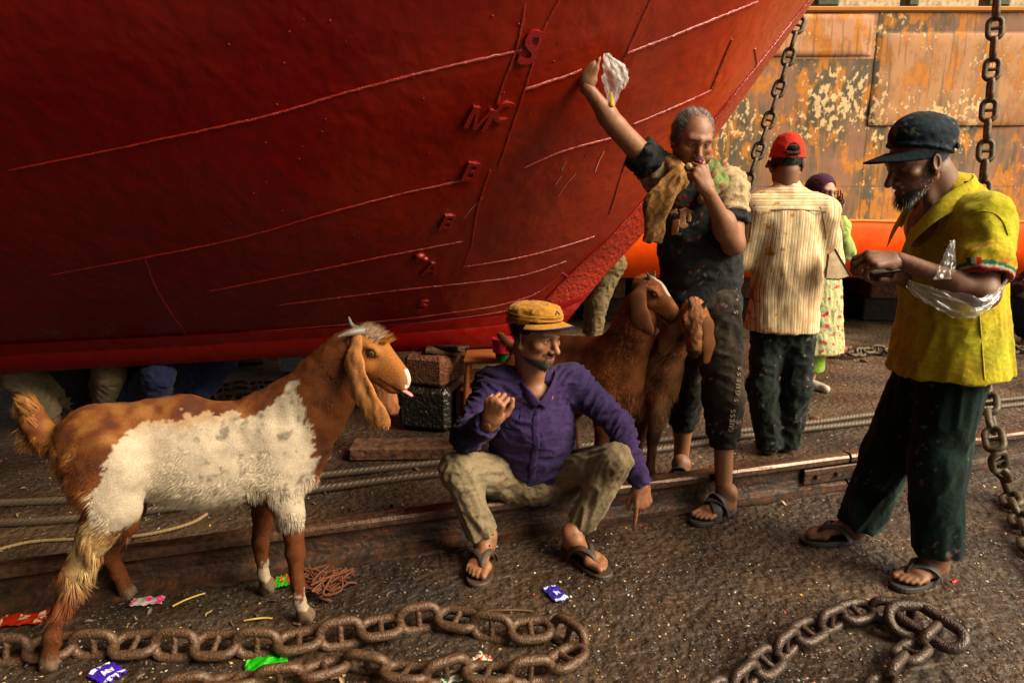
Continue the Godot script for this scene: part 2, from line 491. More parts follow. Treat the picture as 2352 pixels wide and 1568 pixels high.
func make_materials():
	var grey := ntex(3, 0.02, 5, [srgb(205, 205, 205), srgb(255, 255, 255)])
	var fine := ntex(5, 0.09, 4, [])
	var mid := ntex(6, 0.025, 5, [])
	M.skin = mat(0.54, ntex(8, 0.03, 4, [srgb(222, 214, 208), srgb(255, 255, 255)]), 5.0, fine, 0.07)
	M.skin.subsurf_scatter_enabled = true; M.skin.subsurf_scatter_strength = 0.03
	M.cloth = mat(0.92, ntex(9, 0.03, 5, [srgb(190, 188, 184), srgb(255, 255, 255)]), 4.0, ntex(12, 0.2, 2, []), 0.08, true, 0.0, 0.25)
	var cr := FastNoiseLite.new(); cr.seed = 47; cr.frequency = 0.009; cr.fractal_type = FastNoiseLite.FRACTAL_RIDGED; cr.fractal_octaves = 2; cr.fractal_gain = 0.35
	cr.domain_warp_enabled = true; cr.domain_warp_amplitude = 38.0; cr.domain_warp_frequency = 0.012
	var crt := NoiseTexture2D.new(); crt.noise = cr; crt.width = 512; crt.height = 512; crt.seamless = true; crt.as_normal_map = true; crt.bump_strength = 7.0
	M.cloth.normal_enabled = true; M.cloth.normal_texture = crt; M.cloth.normal_scale = 0.8
	M.cloth.rim_enabled = true; M.cloth.rim = 0.12; M.cloth.rim_tint = 0.7
	M.hair = mat(0.5, null, 1.0, null, 0.1, true, 0.0, 0.4)
	M.fur = mat(0.6, null, 1.0, null, 0.1, true, 0.0, 0.3)
	M.hide = mat(0.75, ntex(14, 0.05, 4, [srgb(190, 190, 190), srgb(255, 255, 255)]), 5.0, fine, 0.12, true, 0.0, 0.3)
	M.eye = mat(0.08)
	M.horn = mat(0.5, grey, 6.0, mid, 0.15)
	M.rubber = mat(0.6, grey, 8.0, fine, 0.06)
	M.hull = mat(0.27, ntex(17, 0.012, 5, [srgb(160, 48, 20), srgb(176, 56, 22), srgb(168, 62, 26), srgb(184, 56, 22)]), 0.35, ntex(18, 0.05, 6, []), 0.75, true, 0.0, 0.42)
	M.hull.roughness = 0.42; M.hull.roughness_texture = ntex(16, 0.02, 5, [srgb(120, 120, 120), srgb(190, 190, 190), srgb(255, 255, 255)])
	M.hull_rough = mat(0.30, ntex(19, 0.02, 5, [srgb(150, 34, 16), srgb(172, 52, 24)]), 0.6, ntex(20, 0.10, 5, []), 1.6, false, 0.0, 0.55)
	M.weld = mat(0.27, ntex(21, 0.05, 4, [srgb(140, 18, 10), srgb(164, 34, 18)]), 3.0, fine, 0.3, false, 0.0, 0.9)
	M.mark = mat(0.25, ntex(22, 0.05, 4, [srgb(128, 12, 7), srgb(150, 24, 14)]), 3.0, fine, 0.2, false, 0.0, 0.6)
	M.rail = mat(0.5, ntex(23, 0.02, 6, [srgb(26, 19, 14), srgb(52, 36, 25), srgb(84, 50, 28), srgb(44, 33, 26)], [0.0, 0.45, 0.75, 1.0]), 1.2, ntex(24, 0.06, 5, []), 0.4, false, 0.25)
	M.railtop = mat(0.3, ntex(25, 0.03, 5, [srgb(46, 32, 24), srgb(84, 60, 46), srgb(124, 90, 72)]), 2.0, fine, 0.12, false, 0.4)
	M.chain_rust = mat(0.5, ntex(27, 0.03, 5, [srgb(44, 30, 21), srgb(80, 55, 36), srgb(112, 82, 56)]), 4.0, ntex(28, 0.06, 6, []), 0.28, false, 0.1)
	M.chain_dark = mat(0.40, ntex(29, 0.03, 5, [srgb(38, 32, 28), srgb(72, 58, 48), srgb(96, 74, 56)]), 4.0, ntex(30, 0.06, 6, []), 0.28, false, 0.35)
	M.chain_hang = mat(0.5, ntex(31, 0.04, 5, [srgb(34, 30, 22), srgb(78, 66, 44), srgb(104, 84, 52)]), 4.0, fine, 0.2, false, 0.25)
	M.wire = mat(0.5, ntex(33, 0.05, 4, [srgb(56, 44, 33), srgb(104, 86, 66)]), 3.0, fine, 0.1, false, 0.2)
	M.wood = mat(0.8, ntex(35, 0.015, 6, [srgb(46, 30, 20), srgb(92, 58, 36), srgb(120, 84, 56)]), 2.0, mid, 0.6, false)
	M.block_red = mat(0.85, ntex(36, 0.02, 6, [srgb(72, 44, 30), srgb(124, 72, 46), srgb(150, 104, 76)]), 2.2, ntex(37, 0.05, 6, []), 1.0, false)
	M.block_dark = mat(0.30, ntex(38, 0.02, 5, [srgb(22, 20, 16), srgb(46, 42, 34), srgb(92, 60, 44)], [0.0, 0.7, 1.0]), 2.0, ntex(39, 0.03, 5, []), 1.2, false, 0.0, 0.6)
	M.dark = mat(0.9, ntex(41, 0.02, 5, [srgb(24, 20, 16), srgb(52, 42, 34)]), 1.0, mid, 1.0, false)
	M.ground = mat(0.5, ntex(43, 0.006, 7, [srgb(58, 44, 32), srgb(88, 70, 52), srgb(112, 92, 72), srgb(80, 66, 52)], [0.0, 0.4, 0.7, 1.0], 1024), 0.33, ntex(44, 0.06, 6, [], [], 1024), 1.5, true, 0.0, 0.5)
	M.ground.roughness_texture = ntex(45, 0.012, 5, [srgb(110, 110, 110), srgb(235, 235, 235)], [], 512); M.ground.roughness = 0.8
	M.ground.detail_enabled = true; M.ground.detail_blend_mode = BaseMaterial3D.BLEND_MODE_MUL; M.ground.detail_uv_layer = BaseMaterial3D.DETAIL_UV_1
	M.ground.detail_albedo = ntex(46, 0.2, 3, [srgb(150, 146, 140), srgb(255, 255, 255)], [], 512)
	M.stone = mat(0.6)
	M.white = mat(0.5)

# ---------- ground ----------
func build_ground():
	var xs := []; var zs := []
	for i in 121: xs.append(signf(i - 60) * (pow(absf(i - 60) / 60.0, 3.0) * 74.0 + absf(i - 60) / 60.0 * 6.0))
	for i in 121: zs.append(3.0 - 9.0 * (i / 80.0) if i <= 80 else -6.0 - 90.0 * pow((i - 80) / 40.0, 2.2) - (i - 80) * 0.1)
	var P := []; var U := PackedVector2Array(); var GC := PackedColorArray()
	for z in zs:
		for x in xs:
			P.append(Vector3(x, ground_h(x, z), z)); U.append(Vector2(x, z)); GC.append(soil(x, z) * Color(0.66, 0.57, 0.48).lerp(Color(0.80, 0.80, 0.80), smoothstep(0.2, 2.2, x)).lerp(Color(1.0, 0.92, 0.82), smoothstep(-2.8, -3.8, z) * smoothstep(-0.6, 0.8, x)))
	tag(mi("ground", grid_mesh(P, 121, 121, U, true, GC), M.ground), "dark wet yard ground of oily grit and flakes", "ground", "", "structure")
	var rng := RandomNumberGenerator.new(); rng.seed = 77
	var T := []; var C := []
	var T2 := []; var C2 := []
	for i in 42000:
		var z := -1.0 / rng.randf_range(1.0 / 6.6, 1.0 / 1.35)
		var x := rng.randf_range(-1.0, 1.0) * (absf(z) * 0.82 + 0.3)
		var s := rng.randf_range(0.0011, 0.0028) * (1.0 + 1.4 * pow(rng.randf(), 6.0)) * (0.7 + 0.2 * absf(z))
		var b := Basis.from_euler(Vector3(rng.randf() * TAU, rng.randf() * TAU, rng.randf() * TAU)).scaled(Vector3(s * 1.3, s * 0.75, s))
		var v := rng.randf_range(0.5, 1.25)
		var c := lin(0.045, 0.034, 0.025) * v
		var right := clampf((x + 0.2) / 1.8, 0.0, 1.0)
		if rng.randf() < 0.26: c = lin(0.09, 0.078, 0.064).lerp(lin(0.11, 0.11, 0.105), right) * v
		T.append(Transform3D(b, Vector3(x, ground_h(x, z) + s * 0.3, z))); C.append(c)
	for i in 3400:
		var z := -1.0 / rng.randf_range(1.0 / 6.0, 1.0 / 1.35)
		var x := rng.randf_range(-1.0, 1.0) * (absf(z) * 0.82 + 0.3)
		if x < -0.1 and z < -1.9 and rng.randf() < 0.75: continue
		if nz.get_noise_2d(x * 1.3, z * 1.3) < -0.12 and rng.randf() < 0.6: continue
		var s := rng.randf_range(0.0018, 0.0048) * (0.7 + 0.2 * absf(z))
		var b := Basis.from_euler(Vector3(rng.randf_range(-0.5, 0.5), rng.randf() * TAU, rng.randf_range(-0.5, 0.5))) * Basis.from_scale(Vector3(s * 1.4, s * 0.3, s))
		var q := rng.randf()
		var c := lin(0.42, 0.33, 0.17) * rng.randf_range(0.5, 1.2)
		if q < 0.2: c = lin(0.50, 0.26, 0.06)
		elif q < 0.25: c = lin(0.4, 0.05, 0.02)
		elif q < 0.55: c = lin(0.46, 0.42, 0.36)
		T2.append(Transform3D(b, Vector3(x, ground_h(x, z) + 0.002, z))); C2.append(c)
	tag(scatter("gravel", pebble(1), T, C, M.stone), "small dark grit lying all over the yard ground", "gravel", "", "stuff")
	tag(scatter("paint_flakes", pebble(2), T2, C2, M.stone), "pale chips of paint and rust strewn on the ground", "paint flakes", "", "stuff")
func soil(x: float, z: float) -> float:       # oil stains and drier patches
	return clampf(1.0 + 0.9 * nz.get_noise_2d(x * 0.8 + 3.0, z * 0.8) + 0.5 * nz.get_noise_2d(x * 3.0, z * 3.0 + 8.0), 0.35, 1.5)
func ground_h(x: float, z: float) -> float:
	if absf(x) > 9 or z < -9: return 0.0
	return nz.get_noise_2d(x * 0.7, z * 0.7) * 0.008 + nw.get_noise_2d(x * 3.0 + 40, z * 3.0) * 0.004
func pebble(sd: int) -> ArrayMesh:
	var st := st_new()
	var v := [Vector3.UP, Vector3.DOWN, Vector3.LEFT, Vector3.RIGHT, Vector3.FORWARD, Vector3.BACK]
	var rng := RandomNumberGenerator.new(); rng.seed = sd
	for i in 6: v[i] *= rng.randf_range(0.75, 1.2)
	for f in [[0, 5, 3], [0, 3, 4], [0, 4, 2], [0, 2, 5], [1, 3, 5], [1, 4, 3], [1, 2, 4], [1, 5, 2]]:
		var a: Vector3 = v[f[0]]; var b: Vector3 = v[f[1]]; var c: Vector3 = v[f[2]]
		st.add_vertex(a); st.add_vertex(c); st.add_vertex(b)
	return done(st)

# ---------- the red ship ----------
const K0 := Vector3(0.31, 0, -4.4)
const KA := Vector3(-0.968, 0, 0.2515)
const KN := Vector3(0.2515, 0, 0.968)
const KEEL := 0.53
func stem_s(h: float) -> float:
	var H := [0.40, 0.59, 0.72, 0.91, 1.15, 1.49, 1.87, 2.19, 2.66, 6.0]
	var S := [0.22, 0.0, -0.14, -0.31, -0.55, -0.82, -1.11, -1.35, -1.70, -4.0]
	for i in 9:
		if h < H[i + 1] or i == 8: return lerpf(S[i], S[i + 1], (h - H[i]) / (H[i + 1] - H[i]))
	return 0.0
func hull_b(d: float, h: float) -> float:
	var t := maxf(h - KEEL, 0.0)
	return 0.03 + 3.4 * (1.0 - exp(-t / 1.75)) * (1.0 - exp(-maxf(d, 0.0) / 1.1)) * (1.0 + 0.03 * maxf(d - 3.0, 0.0))
func hull_p(d: float, h: float, off := 0.0, side := 1.0) -> Vector3:
	var p := K0 + KA * (stem_s(h) + d) + KN * (hull_b(d, h) * side)
	p.y = h
	p += KN * (side * hull_w(d, h))
	if off != 0.0: p += hull_n(d, h) * off
	return p
func hull_w(d: float, h: float) -> float:
	return (nz.get_noise_2d(d * 1.1, h * 1.6) * 0.016 + nw.get_noise_2d(d * 2.4, h * 2.4) * 0.004) * clampf(d * 4.0, 0.0, 1.0)
func hull_n(d: float, h: float) -> Vector3:
	var e := 0.02
	return (hull_p(d, h + e) - hull_p(d, h)).cross(hull_p(d + e, h) - hull_p(d, h)).normalized()
func hull_tint(d: float, h: float) -> Color:        # light falloff painted in: dark red aft, bright orange towards the bow
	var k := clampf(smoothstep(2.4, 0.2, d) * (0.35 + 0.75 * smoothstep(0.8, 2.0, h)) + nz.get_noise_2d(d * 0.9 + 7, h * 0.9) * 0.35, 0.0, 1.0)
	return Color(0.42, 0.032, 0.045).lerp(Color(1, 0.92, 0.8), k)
func hull_hit(px: float, py: float) -> Vector2:      # (d, h) of the hull plating along a line of sight
	var r := ray(px, py); r /= -r.z
	var prev := 0.8; var z := 0.8
	while z < 8.0:
		if hull_in(Vector3(0, EYE, 0) + r * z):
			for i in 20:
				var m := (prev + z) * 0.5
				if hull_in(Vector3(0, EYE, 0) + r * m): z = m
				else: prev = m
			break
		prev = z; z += 0.03
	var p := Vector3(0, EYE, 0) + r * z
	return Vector2(maxf((p - K0).dot(KA) - stem_s(p.y), 0.0), p.y)
func hull_in(p: Vector3) -> bool:
	if p.y < KEEL: return false
	var d := (p - K0).dot(KA) - stem_s(p.y)
	return d > 0.0 and absf((p - K0).dot(KN)) < hull_b(d, p.y) + hull_w(d, p.y)
func hull_line(px: Array, n: int, off := 0.002) -> PackedVector3Array:
	var c := []
	for q in px:
		var s := hull_hit(q[0], q[1]); c.append(Vector3(s.x, s.y, 0))
	var o := PackedVector3Array()
	for q in curve(c, n): o.append(hull_p(q.x, q.y, off))
	return o
func build_red_ship():
	var ship := thing("red_ship", "huge red painted ship bow with raised welds standing on blocks", "ship")
	for side in [1.0, -1.0]:
		var P := []; var HC := PackedColorArray()
		var nu := 130; var nv := 110
		for j in nv:
			var h := KEEL + 6.0 * pow(j / (nv - 1.0), 1.7)
			for i in nu:
				var d := 15.0 * pow(i / (nu - 1.0), 2.0)
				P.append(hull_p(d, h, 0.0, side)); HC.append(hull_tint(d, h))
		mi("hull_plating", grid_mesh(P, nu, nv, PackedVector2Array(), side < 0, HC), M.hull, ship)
	var st := st_new()                                        # deck and after end close the shell
	var a := hull_p(15, 6.53); var b := hull_p(15, 6.53, 0, -1.0); var c := hull_p(0, 6.53)
	for v in [a, b, c]: st.add_vertex(v)
	var e := []
	for j in 12:
		var h := KEEL + j * 6.0 / 11.0
		e.append([hull_p(15, h), hull_p(15, h, 0, -1.0)])
	for j in 11: quad(st, e[j][0], e[j][1], e[j + 1][1], e[j + 1][0])
	mi("deck", done(st), M.hull, ship)
	# bar keel: a thick doubled strip along the foot of the plating
	for lay in [[0.50, 0.665, 0.022], [0.47, 0.600, 0.034]]:
		var P := []; var n := 90
		for j in 4:
			for i in n:
				var d := 0.02 + 13.0 * pow(i / (n - 1.0), 1.6)
				var top: float = lay[1] + 0.16 * exp(-d / 0.22)
				var h: float = lay[0] if j < 2 else top
				var off: float = lay[2] if j == 1 or j == 2 else -0.05
				var p := hull_p(d, maxf(h, KEEL + 0.001)); p.y = h
				P.append(p + KN * off)
		var KC := PackedColorArray(); KC.resize(P.size()); KC.fill(Color(0.50, 0.045, 0.06))
		mi("keel_strip", grid_mesh(P, n, 4, PackedVector2Array(), false, KC), M.hull, ship)
	# stem bar, a rough textured strip up the bow
	var P2 := []; var U2 := 14; var NV := 70
	for j in NV:
		var h := 0.60 + 4.5 * j / (NV - 1.0)
		for i in U2:
			var d := 0.34 * i / (U2 - 1.0)
			P2.append(hull_p(d, h, 0.005 if i > 0 and i < U2 - 1 else -0.006))
	mi("stem_strip", grid_mesh(P2, U2, NV), M.hull_rough, ship)
	# welded seams
	var seams := [
		[[20, 391], [337, 326], [590, 271], [787, 214], [984, 163], [1198, 115]],
		[[1205, 205], [1290, 178], [1335, 160]],
		[[120, 630], [337, 590], [562, 543], [731, 495], [900, 450], [1068, 413]],
		[[480, 668], [731, 619], [900, 585], [1063, 554]],
		[[332, 594], [352, 650], [390, 715], [424, 768]],
		[[1290, -10], [1245, 73], [1203, 208], [1144, 382]],
		[[1124, 390], [1096, 478], [1063, 613]],
		[[1063, 613], [1160, 598], [1250, 578], [1365, 543]],
		[[1440, 122], [1520, 92], [1600, 60], [1740, 4]],
		[[1498, -10], [1465, 60], [1438, 122], [1428, 145]],
		[[1205, 385], [1300, 345], [1440, 308]],
		[[1455, 285], [1540, 250], [1632, 208]],
		[[1733, 112], [1738, 140], [1741, 165]],
		[[1398, 492], [1420, 420], [1452, 330]],
		[[1680, 90], [1655, 150], [1632, 205]],
		[[1290, 626], [1315, 645], [1338, 668]],
		[[640, 700], [900, 668], [1090, 648], [1200, 632], [1300, 600]],
		[[1205, 10], [1185, 110], [1155, 190], [1140, 238]],
		[[0, 796], [200, 787], [430, 772], [640, 757], [900, 735], [1050, 716], [1150, 700], [1235, 672], [1288, 628]],
		[[900, 748], [1080, 727], [1170, 712], [1240, 694], [1283, 668], [1296, 705]],
	]
	var rng := RandomNumberGenerator.new(); rng.seed = 4
	for s in seams:
		var n := 60
		var pts := hull_line(s, n, 0.004)
		var len := 0.0
		for i in n - 1: len += pts[i].distance_to(pts[i + 1])
		n = clampi(int(len / 0.012), 12, 260)
		pts = hull_line(s, n, 0.001)
		var rx := PackedFloat32Array()
		for i in n:
			rx.append(rng.randf_range(0.0042, 0.0075) * clampf(1.35 - 0.28 * absf(pts[i].x - 0.9), 0.38, 1.3))
			pts[i] += Vector3(rng.randf_range(-1, 1), rng.randf_range(-1, 1), 0) * 0.0016
		var ry := PackedFloat32Array()
		for v in rx: ry.append(v * 0.5)
		mi("weld_seam", tube(pts, rx, ry, 6, false, Vector3(0.24, -0.38, 0.9).normalized()), M.weld, ship)
	# bead parallel to the stem
	var sp := PackedVector3Array(); var sr := PackedFloat32Array()
	for i in 260:
		var h := 0.70 + 2.6 * i / 259.0
		sp.append(hull_p(0.335 + 0.01 * sin(h * 7.0), h, 0.004)); sr.append(rng.randf_range(0.007, 0.013))
	mi("weld_seam", tube(sp, sr, sr, 6), M.weld, ship)
	# welded draught marks
	var font := SystemFont.new(); font.font_names = PackedStringArray(["Droid Sans"]); font.font_weight = 800
	for q in [["S", 1218, 108, 0.135, -12.0], ["M", 1098, 270, 0.105, -18.0], ["C", 1150, 255, 0.10, -12.0], ["B", 1080, 392, 0.105, -14.0], ["B", 1026, 507, 0.10, -14.0], ["A", 988, 614, 0.10, -10.0], ["S", 972, 699, 0.095, 0.0]]:
		var tm := TextMesh.new(); tm.text = q[0]; tm.font = font; tm.font_size = 32; tm.pixel_size = q[3] / 23.0; tm.depth = 0.016; tm.curve_step = 2.0
		var o := mi("draught_mark", tm, M.mark, ship)
		var dh := hull_hit(q[1], q[2]); var nrm := hull_n(dh.x, dh.y)
		var x := Vector3(-KA.x, 0, -KA.z); x = (x - nrm * x.dot(nrm)).normalized(); var y := nrm.cross(x).normalized()
		o.transform = Transform3D(Basis(x, y, nrm) * Basis(Vector3(0, 0, 1), deg_to_rad(q[4])), hull_p(dh.x, dh.y, 0.006))
	for q in [[962, 585, 0.03], [974, 592, 0.022], [956, 592, 0.02]]:      # a lump of old weld beside the marks
		var dh := hull_hit(q[0], q[1]); var sm := SphereMesh.new(); sm.radius = q[2]; sm.height = q[2] * 1.5; sm.radial_segments = 9; sm.rings = 5
		var o := mi("weld_lump", sm, M.weld, ship); o.position = hull_p(dh.x, dh.y, 0.006)
	# pits and blisters of the plating
	for i in 60:
		var px := rng.randf_range(500, 1700); var py := rng.randf_range(20, 560)
		var dh := hull_hit(px, py)
		if dh.x < 0.2 or dh.y > 4.5: continue
		var sm := SphereMesh.new(); var r := rng.randf_range(0.0025, 0.006); sm.radius = r; sm.height = r * 0.7; sm.radial_segments = 7; sm.rings = 4
		var o := mi("paint_blister", sm, M.mark, ship)
		var nn := hull_n(dh.x, dh.y); o.transform = Transform3D(Basis(nn.cross(Vector3.UP).normalized(), nn, nn.cross(Vector3.UP).normalized().cross(nn)), hull_p(dh.x, dh.y, 0.001 + nz.get_noise_2d(dh.x, dh.y) * 0.0))
	var scm := mat(0.4, null, 1.0, null, 0.1, false); scm.albedo_color = srgb(224, 150, 120)
	for q in [[1386, 348, 1366, 394, 0.004], [1322, 398, 1282, 448, 0.0028], [1290, 404, 1275, 425, 0.0024], [1300, 372, 1290, 392, 0.002], [1110, 452, 1065, 500, 0.0015], [1092, 470, 1075, 488, 0.0012]]:
		mi("scratch", tube(hull_line([[q[0], q[1]], [(q[0] + q[2]) * 0.5 - 2, (q[1] + q[3]) * 0.5], [q[2], q[3]]], 8, 0.0012), flt([q[4]]), flt([0.0012]), 5), scm, ship)
	var bm := mat(0.4, null, 1.0, null, 0.1, false); bm.albedo_color = srgb(205, 24, 8)
	var P3 := []
	for j in 3:
		for i in 4:
			var dh := hull_hit(908 + i * 12, 742); P3.append(hull_p(dh.x, 0.535 + 0.065 * j) + KN * 0.049)
	mi("fresh_patch", grid_mesh(P3, 4, 3), bm, ship)

# ---------- the rusty ship behind ----------
func rust_image(w: int, h: int) -> Image:
	var im := Image.create(w, h, false, Image.FORMAT_RGB8)
	var n1 := FastNoiseLite.new(); n1.seed = 61; n1.frequency = 1.0; n1.fractal_octaves = 5
	var n2 := FastNoiseLite.new(); n2.seed = 62; n2.frequency = 1.0; n2.fractal_octaves = 5; n2.fractal_gain = 0.6
	var n3 := FastNoiseLite.new(); n3.seed = 63; n3.frequency = 1.0; n3.fractal_octaves = 4
	var brown := srgb(122, 96, 64); var tan := srgb(194, 142, 92); var orange := srgb(204, 128, 30); var cream := srgb(240, 206, 150); var mauve := srgb(150, 108, 80); var dark := srgb(84, 76, 56); var deep := srgb(170, 96, 40)
	for y in h:
		var v := 2.75 * (1.0 - y / float(h)) + 0.55          # height in metres
		for x in w:
			var u := 6.4 * x / float(w) + 1.0                # metres along
			var a := n1.get_noise_2d(u * 1.6, v * 1.1); var b := n2.get_noise_2d(u * 3.2 + 7, v * 2.0); var c := n3.get_noise_2d(u * 7.0, v * 1.6); var f := n2.get_noise_2d(u * 13.0, v * 9.0)
			var col := mauve.lerp(brown, clampf(0.5 + a * 1.6, 0, 1)).lerp(dark, clampf(a * 1.5 + c * 0.9 + 0.20 + (0.25 if u > 5.2 else 0.0), 0, 0.85))
			if u > 3.55 and u < 5.6 and v > 2.1 and v < 2.95: col = col.lerp(tan, clampf(0.75 - b * 1.2, 0, 0.92))       # repainted panel
			if v > 2.72 and u < 3.5: col = col.lerp(srgb(206, 150, 110), clampf(0.8 - b * 1.4, 0, 0.9))
			if u > 5.0 and u < 5.25 and v < 2.1: col = col.lerp(srgb(176, 104, 84), 0.6)
			var o := b * 1.5 + c * 0.55 + 0.22 * sin(v * 2.2 + 0.6) + (0.25 if u > 5.6 else 0.0) + (0.28 if v < 1.6 and u > 3.6 else 0.0) - (0.2 if v > 2.2 and u > 3.4 and u < 5.6 else 0.0)
			col = col.lerp(orange, smoothstep(0.02, 0.34, o) * 0.9)
			var dr := n3.get_noise_2d(u * 13.0, v * 0.8 + 9.0)
			col = col.lerp(orange, smoothstep(0.15, 0.45, dr + b * 0.4) * 0.65)
			col = col.lerp(dark, smoothstep(0.25, 0.5, n3.get_noise_2d(u * 17.0 + 4.0, v * 0.9)) * 0.4)
			col = col.lerp(deep, smoothstep(0.1, 0.3, f + b * 0.5) * 0.4)
			var belt := exp(-pow((v - 2.15 - 0.12 * a) / 0.32, 2.0)) * (1.0 if u < 4.6 else 0.35) + 0.25 * exp(-pow((v - 2.55) / 0.3, 2.0))
			var cr := f * 1.1 + a * 0.7 + belt * 0.30 - 0.52 - c * 0.2
			col = col.lerp(cream, smoothstep(0.0, 0.20, cr - 0.03 + 0.16 * n2.get_noise_2d(u * 26.0, v * 20.0)) * 0.9)
			if absf(v - 2.1) < 0.008 and u > 3.5: col = col.darkened(0.35)
			if absf(v - 1.52) < 0.006: col = col.darkened(0.3)
			if absf(u - 3.5) < 0.012 or absf(u - 5.62) < 0.012: col = col.darkened(0.25)
			im.set_pixel(x, y, col)
	return im
func build_rusty_ship():
	dark_behind()
	var ship := thing("rusty_ship", "old ship side with peeling rust streaked paint behind an orange bilge", "ship")
	var tex := ImageTexture.create_from_image(rust_image(1024, 448))
	var m := mat(0.75, tex, 1.0, ntex(66, 0.03, 6, []), 0.7, false); m.uv1_triplanar = false
	m.heightmap_enabled = false
	m.uv1_scale = Vector3(1.0 / 6.4, -1.0 / 2.75, 1); m.uv1_offset = Vector3(-1.0 / 6.4, 3.30 / 2.75, 0)
	var P := []; var U := PackedVector2Array(); var nu := 260; var nv := 50
	for j in nv:
		var h := lerpf(1.16, 3.17, j / (nv - 1.0))
		for i in nu:
			var x := lerpf(-26.0, 22.0, i / (nu - 1.0))
			P.append(Vector3(x, h, -7.0 + 0.02 * nz.get_noise_2d(x * 0.9, h * 0.9) + 0.006 * nz.get_noise_2d(x * 6.0, h * 6.0))); U.append(Vector2(x, h))
	mi("side_plating", grid_mesh(P, nu, nv, U), m, ship)
	# plate laps
	for q in [[3.5, 2.1, 5.62, 2.96, 0.003], [1.0, 2.74, 3.46, 3.12, 0.0025], [5.66, 1.3, 7.4, 2.9, 0.003]]:
		var P2 := []; var U2 := PackedVector2Array()
		for j in 12:
			for i in 16:
				var e: float = q[4] if i > 0 and i < 15 and j > 0 and j < 11 else -0.015
				var x := lerpf(q[0], q[2], clampf((i - 0.5) / 14.0, 0, 1)); var h := lerpf(q[1], q[3], clampf((j - 0.5) / 10.0, 0, 1))
				P2.append(Vector3(x, h, -7.0 + 0.024 + e + 0.006 * nz.get_noise_2d(x * 6, h * 6))); U2.append(Vector2(x, h))
		mi("lapped_plate", grid_mesh(P2, 16, 12, U2), m, ship)
	# rounded orange bilge
	var bm := mat(0.6, ntex(68, 0.01, 5, [srgb(232, 52, 0), srgb(244, 84, 0), srgb(238, 66, 0)]), 0.4, ntex(69, 0.02, 5, []), 0.4, false, 0.0, 0.25)
	var P4 := []; var prof := [Vector2(1.165, -7.02), Vector2(1.17, -6.985), Vector2(1.10, -6.95), Vector2(0.98, -6.93), Vector2(0.86, -6.94), Vector2(0.74, -6.99), Vector2(0.64, -7.09), Vector2(0.575, -7.26), Vector2(0.55, -7.55), Vector2(0.54, -9.0), Vector2(0.54, -12.0)]
	for j in prof.size():
		for i in nu:
			var x := lerpf(-26.0, 22.0, i / (nu - 1.0))
			P4.append(Vector3(x, prof[j].x + 0.012 * nw.get_noise_1d(x * 1.5), prof[j].y + 0.015 * nz.get_noise_2d(x * 0.8, j * 0.3)))
	mi("bilge", grid_mesh(P4, nu, prof.size(), PackedVector2Array(), true), bm, ship)
	var ym := mat(0.6, ntex(70, 0.05, 4, [srgb(206, 150, 20), srgb(226, 110, 10)]), 2.0, null, 0.1, false)
	var pl := PackedVector3Array()
	for i in 240:
		var x := lerpf(-26.0, 22.0, i / 239.0)
		pl.append(Vector3(x, 1.175 + 0.012 * nw.get_noise_1d(x * 1.5), -6.985 + 0.02 * nz.get_noise_2d(x * 0.9, 1.04)))
	mi("paint_edge", tube(pl, flt([0.014]), flt([0.016]), 6), ym, ship)
	# bulwark top with fairleads, deckhouse wall
	var cream := mat(0.7, ntex(71, 0.02, 5, [srgb(150, 120, 84), srgb(206, 182, 140), srgb(222, 206, 170)]), 1.0, null, 0.1, false)
	var green := mat(0.6, ntex(72, 0.03, 5, [srgb(16, 34, 26), srgb(50, 66, 44), srgb(96, 78, 40)]), 2.0, null, 0.1, false)
	var st := st_new(); slab(st, Transform3D(Basis(), Vector3(0, 3.16, -7.12)), Vector3(52, 0.05, 0.3), 0.012); mi("gunwale", done(st), m, ship)
	st = st_new(); slab(st, Transform3D(Basis(), Vector3(0, 1.65, -9.6)), Vector3(52, 3.5, 0.3), 0.01); mi("far_side", done(st), M.dark, ship)  # far side carried down to the ground to block light from under the ship
	st = st_new(); slab(st, Transform3D(Basis(), Vector3(0, 4.2, -9.0)), Vector3(52, 2.6, 0.2), 0.01); mi("deckhouse_wall", done(st), cream, ship)
	st = st_new(); slab(st, Transform3D(Basis(), Vector3(0, 3.36, -7.1)), Vector3(52, 0.08, 0.10), 0.012); mi("top_rail", done(st), cream, ship)
	for i in 9:
		st = st_new(); slab(st, Transform3D(Basis(), Vector3(2.2 + i * 0.82, 3.255, -7.11)), Vector3(0.24 if i % 2 else 0.13, 0.14, 0.16), 0.03)
		mi("fairlead", done(st), green, ship)
	# what the ship stands on
	var rng := RandomNumberGenerator.new(); rng.seed = 15
	var which := ["beyond the gap left of the standing man", "just right of the red bow", "behind the standing man's waist", "behind the striped shirt man", "behind the woman in green", "right of the woman in green", "left of the yellow shirt man's belly", "behind the yellow shirt man", "at the right edge of the picture"]
	for i in 9:
		var x := 0.3 + i * 0.80 + rng.randf_range(-0.1, 0.1)
		for j in 2:
			var st2 := st_new(); slab(st2, Transform3D(Basis(Vector3.UP, rng.randf_range(-0.15, 0.15)), Vector3(x, 0.133 + j * 0.266, -8.2)), Vector3(0.42 - 0.06 * j, 0.26, 0.7), 0.015)
			var o := mi("keel_block", done(st2), M.wood if j else M.dark)
			tag(o, ["lower", "upper"][j] + " timber block under the orange bilge, " + which[i], "keel block", "keel blocks under the rusty ship")

